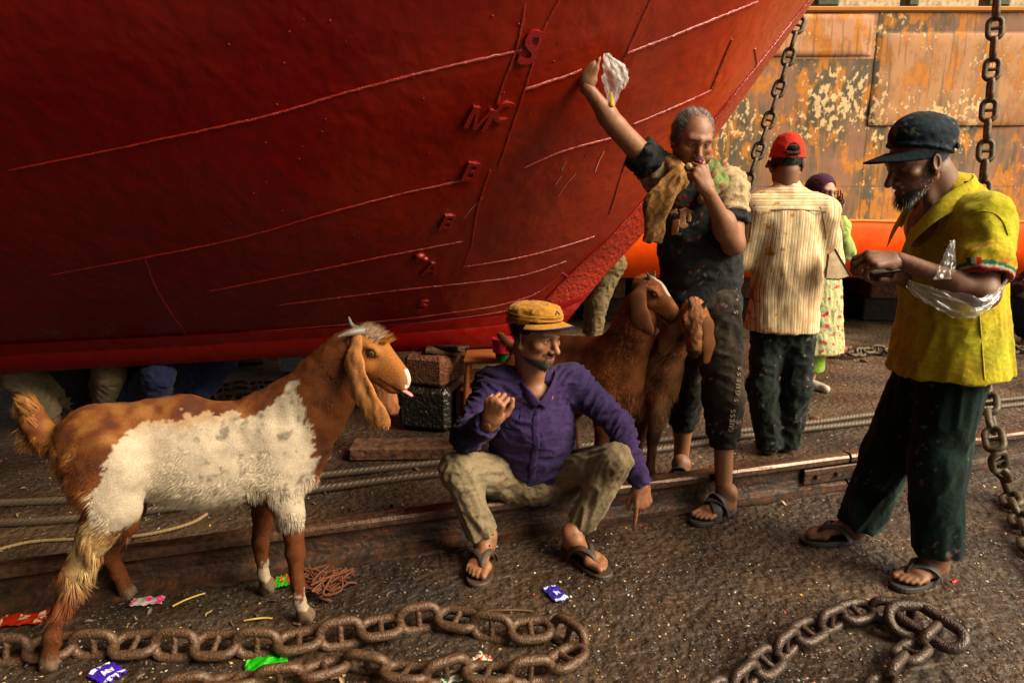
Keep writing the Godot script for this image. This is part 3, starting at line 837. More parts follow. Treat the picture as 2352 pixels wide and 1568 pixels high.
# ---------- rails and ropes ----------
const RD := Vector3(0.9546, 0, -0.2978)      # along the rail
func rail_at(s: float) -> Vector3: return Vector3(0, 0, -2.655) + RD * s
func sweep_profile(prof: Array, a: Vector3, b: Vector3, n: int, wob := 0.002) -> ArrayMesh:
	var st := st_new(); var t := (b - a).normalized(); var s := t.cross(Vector3.UP).normalized(); var m := prof.size()
	var rows := []
	for i in n:
		var p := a.lerp(b, i / (n - 1.0)); var r := []
		for k in m: r.append(p + s * (prof[k].x + wob * nw.get_noise_2d(i * 0.35, k * 3.0)) + Vector3.UP * (prof[k].y + wob * nw.get_noise_2d(i * 0.35, k * 3.0 + 50)))
		rows.append(r)
	for i in n - 1:
		for k in m:
			var l := (k + 1) % m
			quad(st, rows[i][k], rows[i + 1][k], rows[i + 1][l], rows[i][l])
	for e in [0, n - 1]:
		for k in range(1, m - 1):
			var v := [rows[e][0], rows[e][k], rows[e][k + 1]]
			if e == 0: v.reverse()
			for q in v: st.add_vertex(q)
	return done(st)
func build_rails():
	var base := [Vector2(0.075, 0.0), Vector2(0.075, 0.012), Vector2(0.04, 0.02), Vector2(0.014, 0.034), Vector2(0.009, 0.06), Vector2(0.009, 0.10), Vector2(0.014, 0.118), Vector2(0.034, 0.127)]
	var head := [Vector2(0.037, 0.130), Vector2(0.0372, 0.152), Vector2(0.031, 0.163), Vector2(0.018, 0.167)]
	var both := func(h: Array) -> Array:
		var o := h.duplicate(); var r := h.duplicate(); r.reverse()
		for v in r: o.append(Vector2(-v.x, v.y))
		o.reverse()
		return o
	var segs := [[-4.2, 1.705, "long rusty steel rail the seated man sits on"], [1.72, 6.0, "further rusty steel rail behind the yellow shirt man"]]
	for k in 2:
		var sg = segs[k]
		var t := thing("steel_rail", sg[2], "rail", Vector3.ZERO, "steel rails laid end to end")
		mi("rail_web", sweep_profile(both.call(base), rail_at(sg[0]), rail_at(sg[1]), 60), M.rail, t)
		mi("rail_head", sweep_profile(both.call(head), rail_at(sg[0]) + Vector3(0, 0.0005, 0), rail_at(sg[1]) + Vector3(0, 0.0005, 0), 60), M.railtop, t)
	var fp := thing("fishplate", "bolted joint plate between the two rail ends", "joint plate")
	var side := RD.cross(Vector3.UP).normalized()
	var st := st_new(); var bb := Basis(RD, Vector3.UP, -side)
	slab(st, Transform3D(bb, rail_at(1.70) + side * 0.022 + Vector3(0, 0.077, 0)), Vector3(0.5, 0.075, 0.022), 0.005); mi("plate", done(st), M.rail, fp)
	for i in 4:
		var cm := CylinderMesh.new(); cm.top_radius = 0.013; cm.bottom_radius = 0.014; cm.height = 0.022; cm.radial_segments = 6
		var o := mi("bolt", cm, M.rail, fp); o.transform = Transform3D(Basis(RD, side, RD.cross(side)), rail_at(1.52 + i * 0.12) + side * 0.042 + Vector3(0, 0.077, 0))
	# two twisted wire ropes
	var r1 := [[-120, 1160], [130, 1150], [450, 1128], [740, 1092], [1010, 1062], [1310, 1027], [1500, 1012], [1850, 972], [2000, 952], [2360, 912], [2700, 875]]
	var r2 := [[-120, 1205], [130, 1195], [450, 1160], [740, 1122], [1010, 1088], [1480, 1036], [1700, 1003], [1990, 970], [2360, 926], [2700, 890]]
	var who := ["thick twisted wire rope on the ground, the one farther from the rail", "thick twisted wire rope on the ground, the one nearer the rail"]
	for k in 2:
		var c := []
		for q in (r1 if k == 0 else r2): c.append(gnd(q[0], q[1], 0.018))
		tag(mi("wire_rope", twisted(curve(c, 520), 0.019, 6, 0.16), M.wire), who[k], "rope", "wire ropes behind the rail")
	var c3 := []
	for q in [[-60, 1278], [60, 1246], [180, 1238], [300, 1232], [380, 1218], [440, 1200], [474, 1180]]: c3.append(gnd(q[0], q[1], 0.012))
	tag(mi("thin_cord", twisted(curve(c3, 160), 0.0075, 3, 0.05), mat(0.8, ntex(74, 0.05, 3, [srgb(104, 82, 50), srgb(160, 134, 90)]), 4.0, null, 0.1, false)), "thin frayed tan cord on the ground under the white and brown goat", "cord")
	var c4 := []
	for q in [[-60, 1318], [80, 1300], [150, 1288], [240, 1276]]: c4.append(gnd(q[0], q[1], 0.012))
	tag(mi("thin_cord", twisted(curve(c4, 80), 0.007, 3, 0.05), M.wire), "short dark cord on the ground behind the goat's hind legs", "cord")
func twisted(pts: PackedVector3Array, r: float, lobes: int, pitch: float) -> ArrayMesh:
	var sides := lobes * 4; var P := []; var run := 0.0; var U := PackedVector2Array()
	for i in pts.size():
		var t := (pts[mini(i + 1, pts.size() - 1)] - pts[maxi(i - 1, 0)]).normalized()
		var s := t.cross(Vector3.UP).normalized(); var w := s.cross(t)
		if i: run += pts[i].distance_to(pts[i - 1])
		var ph := run / pitch * TAU
		for k in sides + 1:
			var a := TAU * k / sides
			var rr := r * (0.80 + 0.24 * absf(cos((a * lobes) * 0.5)))
			P.append(pts[i] + (s * cos(a + ph) + w * sin(a + ph)) * rr)
	return grid_mesh(P, sides + 1, pts.size(), U, false)

# ---------- chains ----------
func link_mesh(L: float, W: float, r: float, stud: bool, seg := 22, sides := 8) -> ArrayMesh:    # long axis x, in the xz plane
	var pts := PackedVector3Array(); var a := L * 0.5 - r; var b := W * 0.5 - r
	var arc := seg / 2
	for e in 2:
		for i in arc:
			var an := -PI / 2 + PI * i / (arc - 1.0) + PI * e
			var cx := (a - b) * (1.0 if e == 0 else -1.0)
			pts.append(Vector3(cx + b * cos(an), 0, b * sin(an)))
	var m := tube(pts, flt([r]), flt([r]), sides, true, Vector3.UP)
	if not stud: return m
	var st := st_new(); st.append_from(m, 0, Transform3D.IDENTITY)
	var sp := PackedVector3Array([Vector3(0, 0, -b), Vector3(0, 0, -b * 0.5), Vector3(0, 0, 0), Vector3(0, 0, b * 0.5), Vector3(0, 0, b)])
	var sr := flt([r * 0.95, r * 0.68, r * 0.60, r * 0.68, r * 0.95])
	st.append_from(tube(sp, sr, sr, 8), 0, Transform3D.IDENTITY)
	return st.commit()
func chain(called: String, label: String, ctrl: Array, L: float, W: float, r: float, mtl: Material, stud: bool, rolls: Array, group := "", jit := 0.08, sd := 1) -> Node3D:
	var t := thing(called, label, "chain", Vector3.ZERO, group)
	var lm := link_mesh(L, W, r, stud)
	var pts := curve(ctrl, 600); var pitch := L - 2.0 * r - 0.002
	var acc := 0.0; var want := 0.0; var rng := RandomNumberGenerator.new(); rng.seed = sd; var n := 0
	for i in range(1, pts.size()):
		var seg := pts[i].distance_to(pts[i - 1])
		while acc + seg >= want and n < 80:
			var p := pts[i - 1].lerp(pts[i], (want - acc) / maxf(seg, 1e-5))
			var d := (pts[mini(i + 12, pts.size() - 1)] - pts[maxi(i - 13, 0)]).normalized()
			var up := Vector3.UP if absf(d.y) < 0.8 else Vector3(0, 0, 1)
			var s := d.cross(up).normalized(); var w := s.cross(d)
			var ro: float = deg_to_rad(rolls[n % 2]) + rng.randf_range(-jit, jit)
			var o := mi("link", lm, mtl, t)
			o.transform = Transform3D(Basis(d, w, s) * Basis(Vector3(1, 0, 0), ro) * Basis(Vector3(0, 1, 0), rng.randf_range(-jit, jit) * 0.6), p)
			want += pitch; n += 1
		acc += seg
	return t
func gl(px: Array, h: float) -> Array:
	var o := []
	for q in px: o.append(gnd(q[0], q[1], h if q.size() < 3 else q[2]))
	return o
func build_chains():
	chain("ground_chain", "rusty brown studded anchor chain along the bottom, doubling back at its right end",
		gl([[-90, 1500], [60, 1490], [230, 1480], [450, 1482], [600, 1478], [700, 1470], [800, 1452], [880, 1440], [960, 1420], [1040, 1420], [1110, 1438], [1190, 1448], [1260, 1445], [1312, 1462], [1312, 1500], [1250, 1535], [1140, 1548], [1050, 1535], [985, 1552], [900, 1538], [820, 1520], [740, 1536], [640, 1556], [520, 1566], [400, 1580]], 0.040),
		0.158, 0.104, 0.0155, M.chain_rust, true, [12.0, 78.0], "", 0.16, 3)
	chain("ground_chain", "dark studded anchor chain at the bottom right, ending in an oversized end link",
		gl([[1650, 1600], [1700, 1568], [1760, 1520], [1830, 1465], [1885, 1437], [1950, 1408], [2015, 1400], [2085, 1410]], 0.042),
		0.150, 0.098, 0.0155, M.chain_dark, true, [20.0, 80.0], "", 0.15, 6)
	var big := mi("end_link", link_mesh(0.235, 0.115, 0.018, false, 26, 10), M.chain_dark); tag(big, "oversized dark end link of the anchor chain at the bottom right", "chain link")
	var a := gnd(2075, 1395, 0.07); var b := gnd(2200, 1475, 0.05)
	var d := (b - a).normalized(); var s := d.cross(Vector3.UP).normalized()
	big.transform = Transform3D(Basis(d, s.cross(d), s) * Basis(Vector3(1, 0, 0), 0.5), (a + b) * 0.5)
	var big2 := mi("end_link", link_mesh(0.19, 0.13, 0.0175, false, 26, 10), M.chain_dark); tag(big2, "wide dark ring link joining the big end link to the chain", "chain link")
	d = (gnd(2165, 1425) - gnd(2040, 1420)).normalized(); s = d.cross(Vector3.UP).normalized()
	big2.transform = Transform3D(Basis(d, s.cross(d), s) * Basis(Vector3(1, 0, 0), 0.75), gnd(2100, 1425, 0.055))
	chain("ground_chain", "dark chain running down out of the frame from the big end link", gl([[2130, 1462], [2100, 1490], [2060, 1528], [2030, 1570], [2010, 1620]], 0.045),
		0.150, 0.098, 0.0155, M.chain_dark, true, [70.0, 15.0], "", 0.1, 8)
	chain("hanging_chain", "heavy chain hanging beside the yellow shirt man down to the ground",
		[at(2297, -220, 4.3), at(2290, 0, 4.2), at(2268, 300, 4.05), at(2258, 440, 3.95), at(2256, 620, 3.7), at(2262, 780, 3.4), at(2272, 930, 3.08), at(2290, 1040, 2.86), gnd(2312, 1120, 0.06), gnd(2345, 1195, 0.04), gnd(2375, 1260, 0.04), gnd(2420, 1330, 0.04)],
		0.150, 0.096, 0.0155, M.chain_hang, true, [25.0, 115.0], "hanging chains", 0.06, 11)
	chain("hanging_chain", "rusty chain hanging from the red bow behind the man in striped shirt",
		[at(1880, -80, 5.0), at(1834, 55, 4.9), at(1800, 170, 4.85), at(1765, 280, 4.8), at(1735, 370, 4.75), at(1708, 460, 4.7), at(1695, 600, 4.6), at(1690, 720, 4.5), gnd(1690, 850, 0.05)],
		0.140, 0.090, 0.0145, M.chain_hang, true, [20.0, 110.0], "hanging chains", 0.06, 12)
	for k in 3:
		var y := [886, 898, 912][k] as float
		chain("ground_chain", ["topmost", "middle", "lowest"][k] + " of three rusty chain lengths lying behind the white and brown goat", gl([[430, y + 6], [520, y + 2], [600, y - 4], [660, y + 3], [760, y - 2], [840, y + 4]], 0.05),
			0.150, 0.098, 0.0155, M.chain_rust, true, [15.0, 75.0], "chain lengths on the far ground", 0.25, 20 + k)
	chain("ground_chain", "short rusty chain on the wet ground beyond the woman", gl([[1960, 812], [2010, 803], [2060, 806], [2110, 800]], 0.05), 0.150, 0.098, 0.0155, M.chain_hang, true, [15.0, 75.0], "chain lengths on the far ground", 0.25, 31)
	chain("ground_chain", "short dark chain on the far ground by the right edge", gl([[2290, 812], [2340, 800], [2400, 803]], 0.05), 0.150, 0.098, 0.0155, M.chain_hang, true, [15.0, 75.0], "chain lengths on the far ground", 0.25, 33)

# ---------- blocks ----------
func box_thing(called: String, label: String, cat: String, c: Vector3, s: Vector3, yaw: float, mtl: Material, group := "", bev := 0.012, tilt := Vector3.ZERO) -> MeshInstance3D:
	var st := st_new(); slab(st, Transform3D.IDENTITY, s, bev)
	var o := mi(called, done(st), mtl); o.position = c; o.rotation = Vector3(tilt.x, yaw, tilt.z)
	tag(o, label, cat, group)
	return o
func rough_block(called: String, label: String, cat: String, c: Vector3, s: Vector3, yaw: float, mtl: Material, sd: int, amp := 0.012) -> MeshInstance3D:
	# a worn block: a rounded box whose faces are uneven
	var f := Field.new(); f.k0 = 0.01
	var b := Basis(Vector3.UP, yaw); var h := s * 0.5
	f.c0 = Color.WHITE
	for ix in [-1, 1]:
		f.fcap(c + b * Vector3(ix * h.x * 0.45, -h.y + 0.02, 0), c + b * Vector3(ix * h.x * 0.45, h.y - 0.02, 0), h.z, h.z, b * Vector3(1, 0, 0), h.z / (h.x * 0.55), 0.03, Color(-1, 0, 0), 0, 3)
	var o := net_mesh(called, [net(f, 0.022, null, func(p, _n): return nz.get_noise_3d(p.x * 6 + sd, p.y * 6, p.z * 6) * amp)], mtl)
	tag(o, label, cat)
	return o
func build_blocks_and_clutter():
	var g := gnd(1000, 985)
	var yaw := -0.25
	box_thing("keel_block", "lower oily black block under the red keel", "keel block", Vector3(g.x - 0.03, 0.135, g.z - 0.12), Vector3(0.33, 0.27, 0.34), yaw, M.block_dark, "blocks stacked under the red keel", 0.03)
	box_thing("keel_block", "upper red brown block stacked under the red keel", "keel block", Vector3(g.x - 0.01, 0.272 + 0.095, g.z - 0.13), Vector3(0.27, 0.19, 0.32), yaw - 0.1, M.block_red, "blocks stacked under the red keel", 0.025)
	box_thing("wood_shim", "thin tan board on the top of the stacked blocks", "wood shim", Vector3(g.x + 0.06, 0.478, g.z - 0.11), Vector3(0.24, 0.022, 0.2), yaw + 0.3, M.wood, "shims on the block stack", 0.004, Vector3(0.05, 0, -0.1))
	box_thing("wood_shim", "grey splintered wedge sticking out over the stacked blocks", "wood shim", Vector3(g.x + 0.10, 0.502, g.z - 0.06), Vector3(0.22, 0.02, 0.10), yaw - 0.5, M.rail, "shims on the block stack", 0.004, Vector3(-0.08, 0, 0.12))
	box_thing("keel_block", "narrow upright block beside the black block, paint splashed", "keel block", Vector3(g.x + 0.185, 0.13, g.z - 0.07), Vector3(0.11, 0.26, 0.2), yaw + 0.2, M.block_red, "blocks stacked under the red keel", 0.03)
	box_thing("timber", "long flat reddish timber lying before the block stack", "timber", gnd(945, 1030, 0.04), Vector3(0.66, 0.075, 0.17), 0.04, M.wood, "", 0.01)
	box_thing("crate", "pale blue grey metal box on the ground beyond the keel", "box", at(685, 822, 5.4), Vector3(0.25, 0.18, 0.25), 0.05, mat(0.5, ntex(81, 0.03, 4, [srgb(92, 110, 116), srgb(150, 168, 166)]), 2.0, null, 0.1, false), "", 0.01)
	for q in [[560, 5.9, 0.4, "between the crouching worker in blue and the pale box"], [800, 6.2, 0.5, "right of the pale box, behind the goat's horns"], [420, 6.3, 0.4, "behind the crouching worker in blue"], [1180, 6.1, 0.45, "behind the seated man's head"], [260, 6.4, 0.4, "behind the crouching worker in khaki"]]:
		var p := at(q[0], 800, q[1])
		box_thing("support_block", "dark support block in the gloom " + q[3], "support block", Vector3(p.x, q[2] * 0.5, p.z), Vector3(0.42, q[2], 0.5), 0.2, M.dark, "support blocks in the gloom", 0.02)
	# wooden stool behind the seated man
	var wm := mat(0.6, ntex(83, 0.03, 4, [srgb(120, 58, 18), srgb(168, 92, 34)]), 3.0, null, 0.1, false)
	var s := thing("wooden_stool", "orange brown stool half hidden behind the seated man", "stool", gnd(1130, 975))
	var st := st_new(); slab(st, Transform3D(Basis(), Vector3(0, 0.44, 0)), Vector3(0.34, 0.03, 0.3), 0.01); mi("seat", done(st), wm, s)
	for ix in [-1, 1]:
		for iz in [-1, 1]:
			mi("leg", tube(PackedVector3Array([Vector3(ix * 0.17, 0, iz * 0.14), Vector3(ix * 0.14, 0.43, iz * 0.12)]), flt([0.018]), flt([0.018]), 8), wm, s)
	st = st_new(); slab(st, Transform3D(Basis(), Vector3(0, 0.36, 0.122)), Vector3(0.28, 0.06, 0.02), 0.006); mi("apron", done(st), wm, s)
	var bk := thing("bucket", "small pink bucket with a green base behind the seated man", "bucket", at(1156, 806, 3.9) * Vector3(1, 0, 1) + Vector3(0, 0.46, 0))
	for q in [["bucket_body", 0.05, 0.07, 0.068, 0.08, srgb(190, 24, 60)], ["bucket_base", 0.0, 0.05, 0.05, 0.062, srgb(20, 90, 40)]]:
		var cm := CylinderMesh.new(); cm.top_radius = q[3]; cm.bottom_radius = q[2] - 0.006; cm.height = 0.05 if q[0] == "bucket_base" else 0.08
		var pm := mat(0.4, null, 1.0, null, 0.1, false); pm.albedo_color = q[5]
		var o := mi(q[0], cm, pm, bk); o.position.y = 0.025 if q[0] == "bucket_base" else 0.09
	# rubble and puddles far right
	var rng := RandomNumberGenerator.new(); rng.seed = 55
	for q in [[1925, 812, 0.10, "largest brown stone, right of the woman's hem"], [1905, 800, 0.06, "middling brown stone close against the woman's hem"], [1945, 800, 0.05, "brown stone at the left end of the far chain"], [1985, 830, 0.03, "small brown stone in front of the far chain"], [1870, 960, 0.03, "small brown stone lying near the wire ropes, below the woman's shoe"]]:
		var sm := SphereMesh.new(); sm.radius = q[2]; sm.height = q[2] * 1.1; sm.radial_segments = 8; sm.rings = 5
		var o := mi("stone", sm, M.block_red); o.position = gnd(q[0], q[1], q[2] * 0.3); o.rotation = Vector3(rng.randf(), rng.randf() * 6, 0.3); o.scale = Vector3(1.3, 0.8, 1.0)
		tag(o, q[3], "stone", "stones on the far ground")

func dark_behind():
	# unseen hull shape added behind and left of the viewer to block light
	var P := []; var nv := 14; var nu := 28
	for j in nv:
		var h := 0.3 + 8.0 * j / (nv - 1.0)
		for i in nu:
			var x := lerpf(-16.0, 1.7 + 0.14 * h, i / (nu - 1.0)); var e := 1.7 + 0.14 * h - x
			P.append(Vector3(x, h, 2.4 - 2.5 * (1.0 - exp(-(h - 0.3) / 1.9)) * (1.0 - exp(-e / 1.3))))
	tag(mi("light_blocker_hull", grid_mesh(P, nu, nv), M.dark), "dark hull shape added out of view behind the viewer to block light", "ship")

# ---------- bodies ----------
func origin_of(o: Node) -> Vector3:
	var p := Vector3.ZERO
	while o is Node3D and o != self:
		p += (o as Node3D).position; o = o.get_parent()
	return p
func wnet(called: String, jobs: Array, mtl: Material, parent: Node3D) -> MeshInstance3D:    # a part whose mesh is in world axes
	var o := net_mesh(called, jobs, mtl, parent); o.position = -origin_of(parent)
	return o
func wmesh(called: String, m: Mesh, mtl: Material, parent: Node3D) -> MeshInstance3D:
	var o := mi(called, m, mtl, parent); o.position = -origin_of(parent)
	return o
func wfur(called: String, jobs: Array, count: int, fn, mtl: Material, parent: Node3D, sd := 5):
	late.append(func():
		fur(called, jobs, count, fn, mtl, parent, sd)
		var o := parent.get_child(parent.get_child_count() - 1) as Node3D
		o.position = -origin_of(parent))
func look(fwd: Vector3, up := Vector3.UP) -> Basis:        # columns: left, up, forward
	var z := fwd.normalized(); var x := up.cross(z).normalized()
	return Basis(x, z.cross(x), z)
func folds(segs: Array, amp: float, f1 := 24.0, f2 := 7.0, sd := 0.0):
	return func(p: Vector3, _n: Vector3) -> float:
		var tot := 0.0; var wt := 1e-6
		var warp := nw.get_noise_3d(p.x * 5.0 + sd, p.y * 5.0, p.z * 5.0) * 0.05
		for s in segs:
			var a: Vector3 = s[0]; var d: Vector3 = s[1] - a; var ap := p - a
			var t := clampf(ap.dot(d) / d.length_squared(), 0.0, 1.0)
			var w := exp(-(ap - d * t).length() * 24.0)
			var ax := d.normalized()
			var al := ap.dot(ax) + warp
			var g1: float = s[2] if s.size() > 2 else f1; var g2: float = s[3] if s.size() > 2 else f2
			var q: Vector3 = p * g2 + ax * (al * (g1 - g2)) + Vector3(sd, 0, sd)
			tot += w * (1.0 - 2.6 * absf(nf.get_noise_3dv(q)) + 0.22 * (0.5 - 2.0 * absf(nw.get_noise_3dv(q * 2.1)))); wt += w
		return amp * (tot / wt - 0.25)

# a head in its own axes: x to the person's left, y up, z out of the face; the origin midway between the ears at eye level
func head_field(sk: Color, o := {}) -> Field:
	var f := Field.new(); f.c0 = sk; f.k0 = 0.018
	var wide: float = o.get("wide", 1.0); var nose: float = o.get("nose", 1.0); var thin: float = o.get("thin", 0.0); var open: float = o.get("open", 0.0)
	f.ell(Vector3(0, 0.038, -0.016), Vector3(0.074 * wide, 0.084, 0.096))
	f.ell(Vector3(0, 0.012, 0.03), Vector3(0.066 * wide, 0.072, 0.060))
	f.ell(Vector3(0, -0.045, 0.030), Vector3(0.056 * wide - thin * 0.006, 0.066, 0.056))
	for s in [-1.0, 1.0]:
		f.cap(Vector3(s * 0.050 * wide, -0.050, -0.008), Vector3(s * 0.012, -0.094 - open * 0.012, 0.064), 0.022, 0.017, 0.03)
		f.ell(Vector3(s * 0.046 * wide, -0.022, 0.056), Vector3(0.022, 0.016 - thin * 0.002, 0.022), 0.02)
	f.ell(Vector3(0, -0.098 - open * 0.012, 0.068), Vector3(0.019, 0.016, 0.017), 0.02)
	f.cap(Vector3(-0.040, 0.024, 0.072), Vector3(0, 0.020, 0.084), 0.0125, 0.011, 0.02)
	f.cap(Vector3(0.040, 0.024, 0.072), Vector3(0, 0.020, 0.084), 0.0125, 0.011, 0.02)
	for s in [-1.0, 1.0]:
		f.ell(Vector3(s * 0.032, 0.001, 0.090), Vector3(0.017, 0.0115, 0.014), 0.012, Color(-1, 0, 0), Basis.IDENTITY, 1)
	var ny := 0.006 * nose
	f.cap(Vector3(0, 0.012, 0.082), Vector3(0, -0.030 - ny, 0.104 + 0.006 * nose), 0.0085, 0.0125, 0.012)
	for s in [-1.0, 1.0]:
		f.ell(Vector3(s * 0.0135, -0.034 - ny, 0.094), Vector3(0.0095, 0.008, 0.012), 0.008)
		f.ell(Vector3(s * 0.0075, -0.043 - ny, 0.102), Vector3(0.0042, 0.004, 0.006), 0.003, Color(-1, 0, 0), Basis.IDENTITY, 1)
	var lip := sk.lerp(Color(0.20, 0.07, 0.05), 0.55)
	f.ell(Vector3(0, -0.060, 0.084), Vector3(0.026, 0.0065, 0.010), 0.008, lip)
	f.ell(Vector3(0, -0.0725 - open * 0.010, 0.082), Vector3(0.022, 0.007, 0.010), 0.008, lip)
	f.ell(Vector3(0, -0.0665 - open * 0.005, 0.094), Vector3(0.025, 0.0022 + open * 0.005, 0.012), 0.003, Color(-1, 0, 0), Basis.IDENTITY, 1)
	for s in [-1.0, 1.0]:
		f.ell(Vector3(s * 0.0315, 0.0015, 0.0725), Vector3(0.0152, 0.0142, 0.0142), 0.006)                                    # lids
		f.ell(Vector3(s * 0.0315, 0.0003, 0.0880), Vector3(0.0125, float(o.get("lid", 0.0037)), 0.0125), 0.002, Color(-1, 0, 0), Basis.IDENTITY, 1)
		var eb := Basis(Vector3.UP, s * 0.35) * Basis(Vector3(1, 0, 0), -0.2)
		f.ell(Vector3(s * 0.077 * wide, -0.008, -0.014), Vector3(0.0085, 0.033, 0.020), 0.006, Color(-1, 0, 0), eb)          # ears
		f.ell(Vector3(s * 0.0835 * wide, -0.004, -0.009), Vector3(0.0055, 0.020, 0.010), 0.004, Color(-1, 0, 0), eb, 1)
		f.ell(Vector3(s * 0.074 * wide, -0.036, -0.006), Vector3(0.007, 0.010, 0.008), 0.006)
	return f
func head_paint(sk: Color, beard: Color, bm, hair: Color, hm):       # bm, hm: masks in head axes
	return func(p: Vector3, n: Vector3, c: Color) -> Color:
		c = c.lerp(c * Color(1.25, 0.95, 0.85), smoothstep(0.02, 0.06, p.z) * 0.3 * smoothstep(0.03, 0.0, absf(p.y + 0.025)))
		var mottle := nz.get_noise_3d(p.x * 40, p.y * 40, p.z * 40) * 0.16
		c = c * (1.0 + mottle)
		if absf(p.x) > 0.010 and absf(p.x) < 0.054 and p.z > 0.055:
			var yb := 0.0225 - absf(absf(p.x) - 0.028) * 0.16
			c = c.lerp(Color(0.012, 0.008, 0.006), 0.7 * exp(-pow((p.y - yb) / 0.0040, 2.0)))
			c = c * (1.0 - 0.15 * exp(-pow((p.y + 0.012) / 0.006, 2.0)) * smoothstep(0.05, 0.03, absf(p.x)))
			c = c.lerp(Color(0.01, 0.007, 0.006), 0.7 * exp(-pow((p.y - 0.006) / 0.002, 2.0)) * smoothstep(0.048, 0.040, absf(p.x)) * smoothstep(0.016, 0.020, absf(p.x)))
		if bm: c = c.lerp(beard, clampf(bm.call(p) + nz.get_noise_3d(p.x * 90, p.y * 90, p.z * 90) * 0.25, 0.0, 1.0) * 0.9)
		if hm: c = c.lerp(hair, clampf(hm.call(p), 0.0, 1.0))
		c.a = 1.0
		return c
func beard_mask(p: Vector3) -> float:
	var m := smoothstep(-0.060, -0.075, p.y + absf(p.x) * 0.1) * smoothstep(-0.02, 0.01, p.z)
	if p.z > 0.07 and absf(p.x) < 0.036: m = maxf(m, smoothstep(-0.044, -0.050, p.y) * smoothstep(-0.062, -0.056, p.y))
	m *= smoothstep(0.0, 0.003, absf(p.y + 0.069) - (0.011 if absf(p.x) < 0.024 and p.z > 0.07 else 0.0)) if p.z > 0.07 else 1.0
	return clampf(m, 0.0, 1.0)
func eyes(parent: Node3D, xf: Transform3D, gaze: Vector3):     # gaze in head axes
	for s in [-1.0, 1.0]:
		var st := st_new(); var V := PackedVector3Array(); var C := PackedColorArray(); var I := PackedInt32Array(); var N := PackedVector3Array()
		for i in 13:
			var th := PI * i / 12.0 * 0.62
			for k in 17:
				var ph := TAU * k / 16.0; var d := Vector3(sin(th) * cos(ph), sin(th) * sin(ph), cos(th))
				N.append(d); V.append(d * 0.0128)
				C.append(Color(0.004, 0.003, 0.003) if th < 0.22 else (Color(0.035, 0.016, 0.008) if th < 0.50 else Color(0.36, 0.29, 0.23)))
		for i in 12:
			for k in 16:
				var a := i * 17 + k; I.append_array([a, a + 1, a + 17, a + 1, a + 18, a + 17])
		var o := mi("eye", arr_mesh(V, N, PackedVector2Array(), C, I), M.eye, parent)
		o.transform = Transform3D(xf.basis * look(gaze), xf * Vector3(s * 0.0315, 0.0015, 0.0725) - origin_of(parent))

# a hand: wrist w, direction of the fingers fd, back of the hand dn, thumb side ts (+1 when the thumb lies along fd x dn)
func hand(f: Field, w: Vector3, fd: Vector3, dn: Vector3, ts: float, curls: Array, thumb := [0.8, 0.6, -0.35, 0.3], sc := 1.0):
	var y := fd.normalized(); var x := y.cross(dn).normalized(); var z := x.cross(y); x *= ts
	var P := func(a: float, b: float, c: float) -> Vector3: return w + (x * a + y * b + z * c) * sc
	f.fcap(P.call(0, -0.006, 0), P.call(0, 0.014, 0), 0.027 * sc, 0.027 * sc, z, 1.3, 0.02)
	f.fcap(P.call(0.002, 0.02, -0.003), P.call(0, 0.070, -0.004), 0.030 * sc, 0.036 * sc, z, 2.3, 0.016)
	f.ell(P.call(0.020, 0.030, -0.012), Vector3.ONE * 0.017 * sc, 0.014)
	f.ell(P.call(-0.022, 0.030, -0.010), Vector3.ONE * 0.015 * sc, 0.014)
	var kx := [0.029, 0.0095, -0.0100, -0.0285]; var ky := [0.088, 0.093, 0.088, 0.078]
	var ln := [[0.042, 0.026, 0.021], [0.047, 0.030, 0.022], [0.043, 0.028, 0.021], [0.033, 0.021, 0.018]]
	for i in 4:
		var r0: float = [0.0090, 0.0092, 0.0088, 0.0079][i] * sc
		var p: Vector3 = P.call(kx[i], ky[i], 0.0)
		f.cap(P.call(kx[i] * 0.45, 0.018, 0.002), p, 0.012 * sc, r0 * 1.12, 0.010)
		var a := 0.0; var sp: float = kx[i] * 2.4
		for j in 3:
			a += float(curls[i][j])
			var dir := (y * cos(a) - z * sin(a) + x * sp * cos(a) * 0.6).normalized()
			var q := p + dir * float(ln[i][j]) * sc
			var r1 := r0 * (0.93 if j < 2 else 0.82)
			f.cap(p, q, r0, r1, 0.002)
			p = q; r0 = r1
	var t0: Vector3 = P.call(0.018, 0.018, -0.008)
	var td := (x * float(thumb[0]) + y * float(thumb[1]) + z * float(thumb[2])).normalized()
	var t1 := t0 + td * 0.042 * sc
	f.cap(t0, t1, 0.0155 * sc, 0.0118 * sc, 0.012)
	var bend: float = thumb[3]
	var td2 := (td.lerp(y * 0.9 - x * 0.35, bend)).normalized(); var t2 := t1 + td2 * 0.033 * sc
	f.cap(t1, t2, 0.0115 * sc, 0.0105 * sc, 0.005)
	var td3 := (td2.lerp(y * 0.9 - x * 0.5, bend)).normalized()
	f.cap(t2, t2 + td3 * 0.024 * sc, 0.0105 * sc, 0.0088 * sc, 0.004)

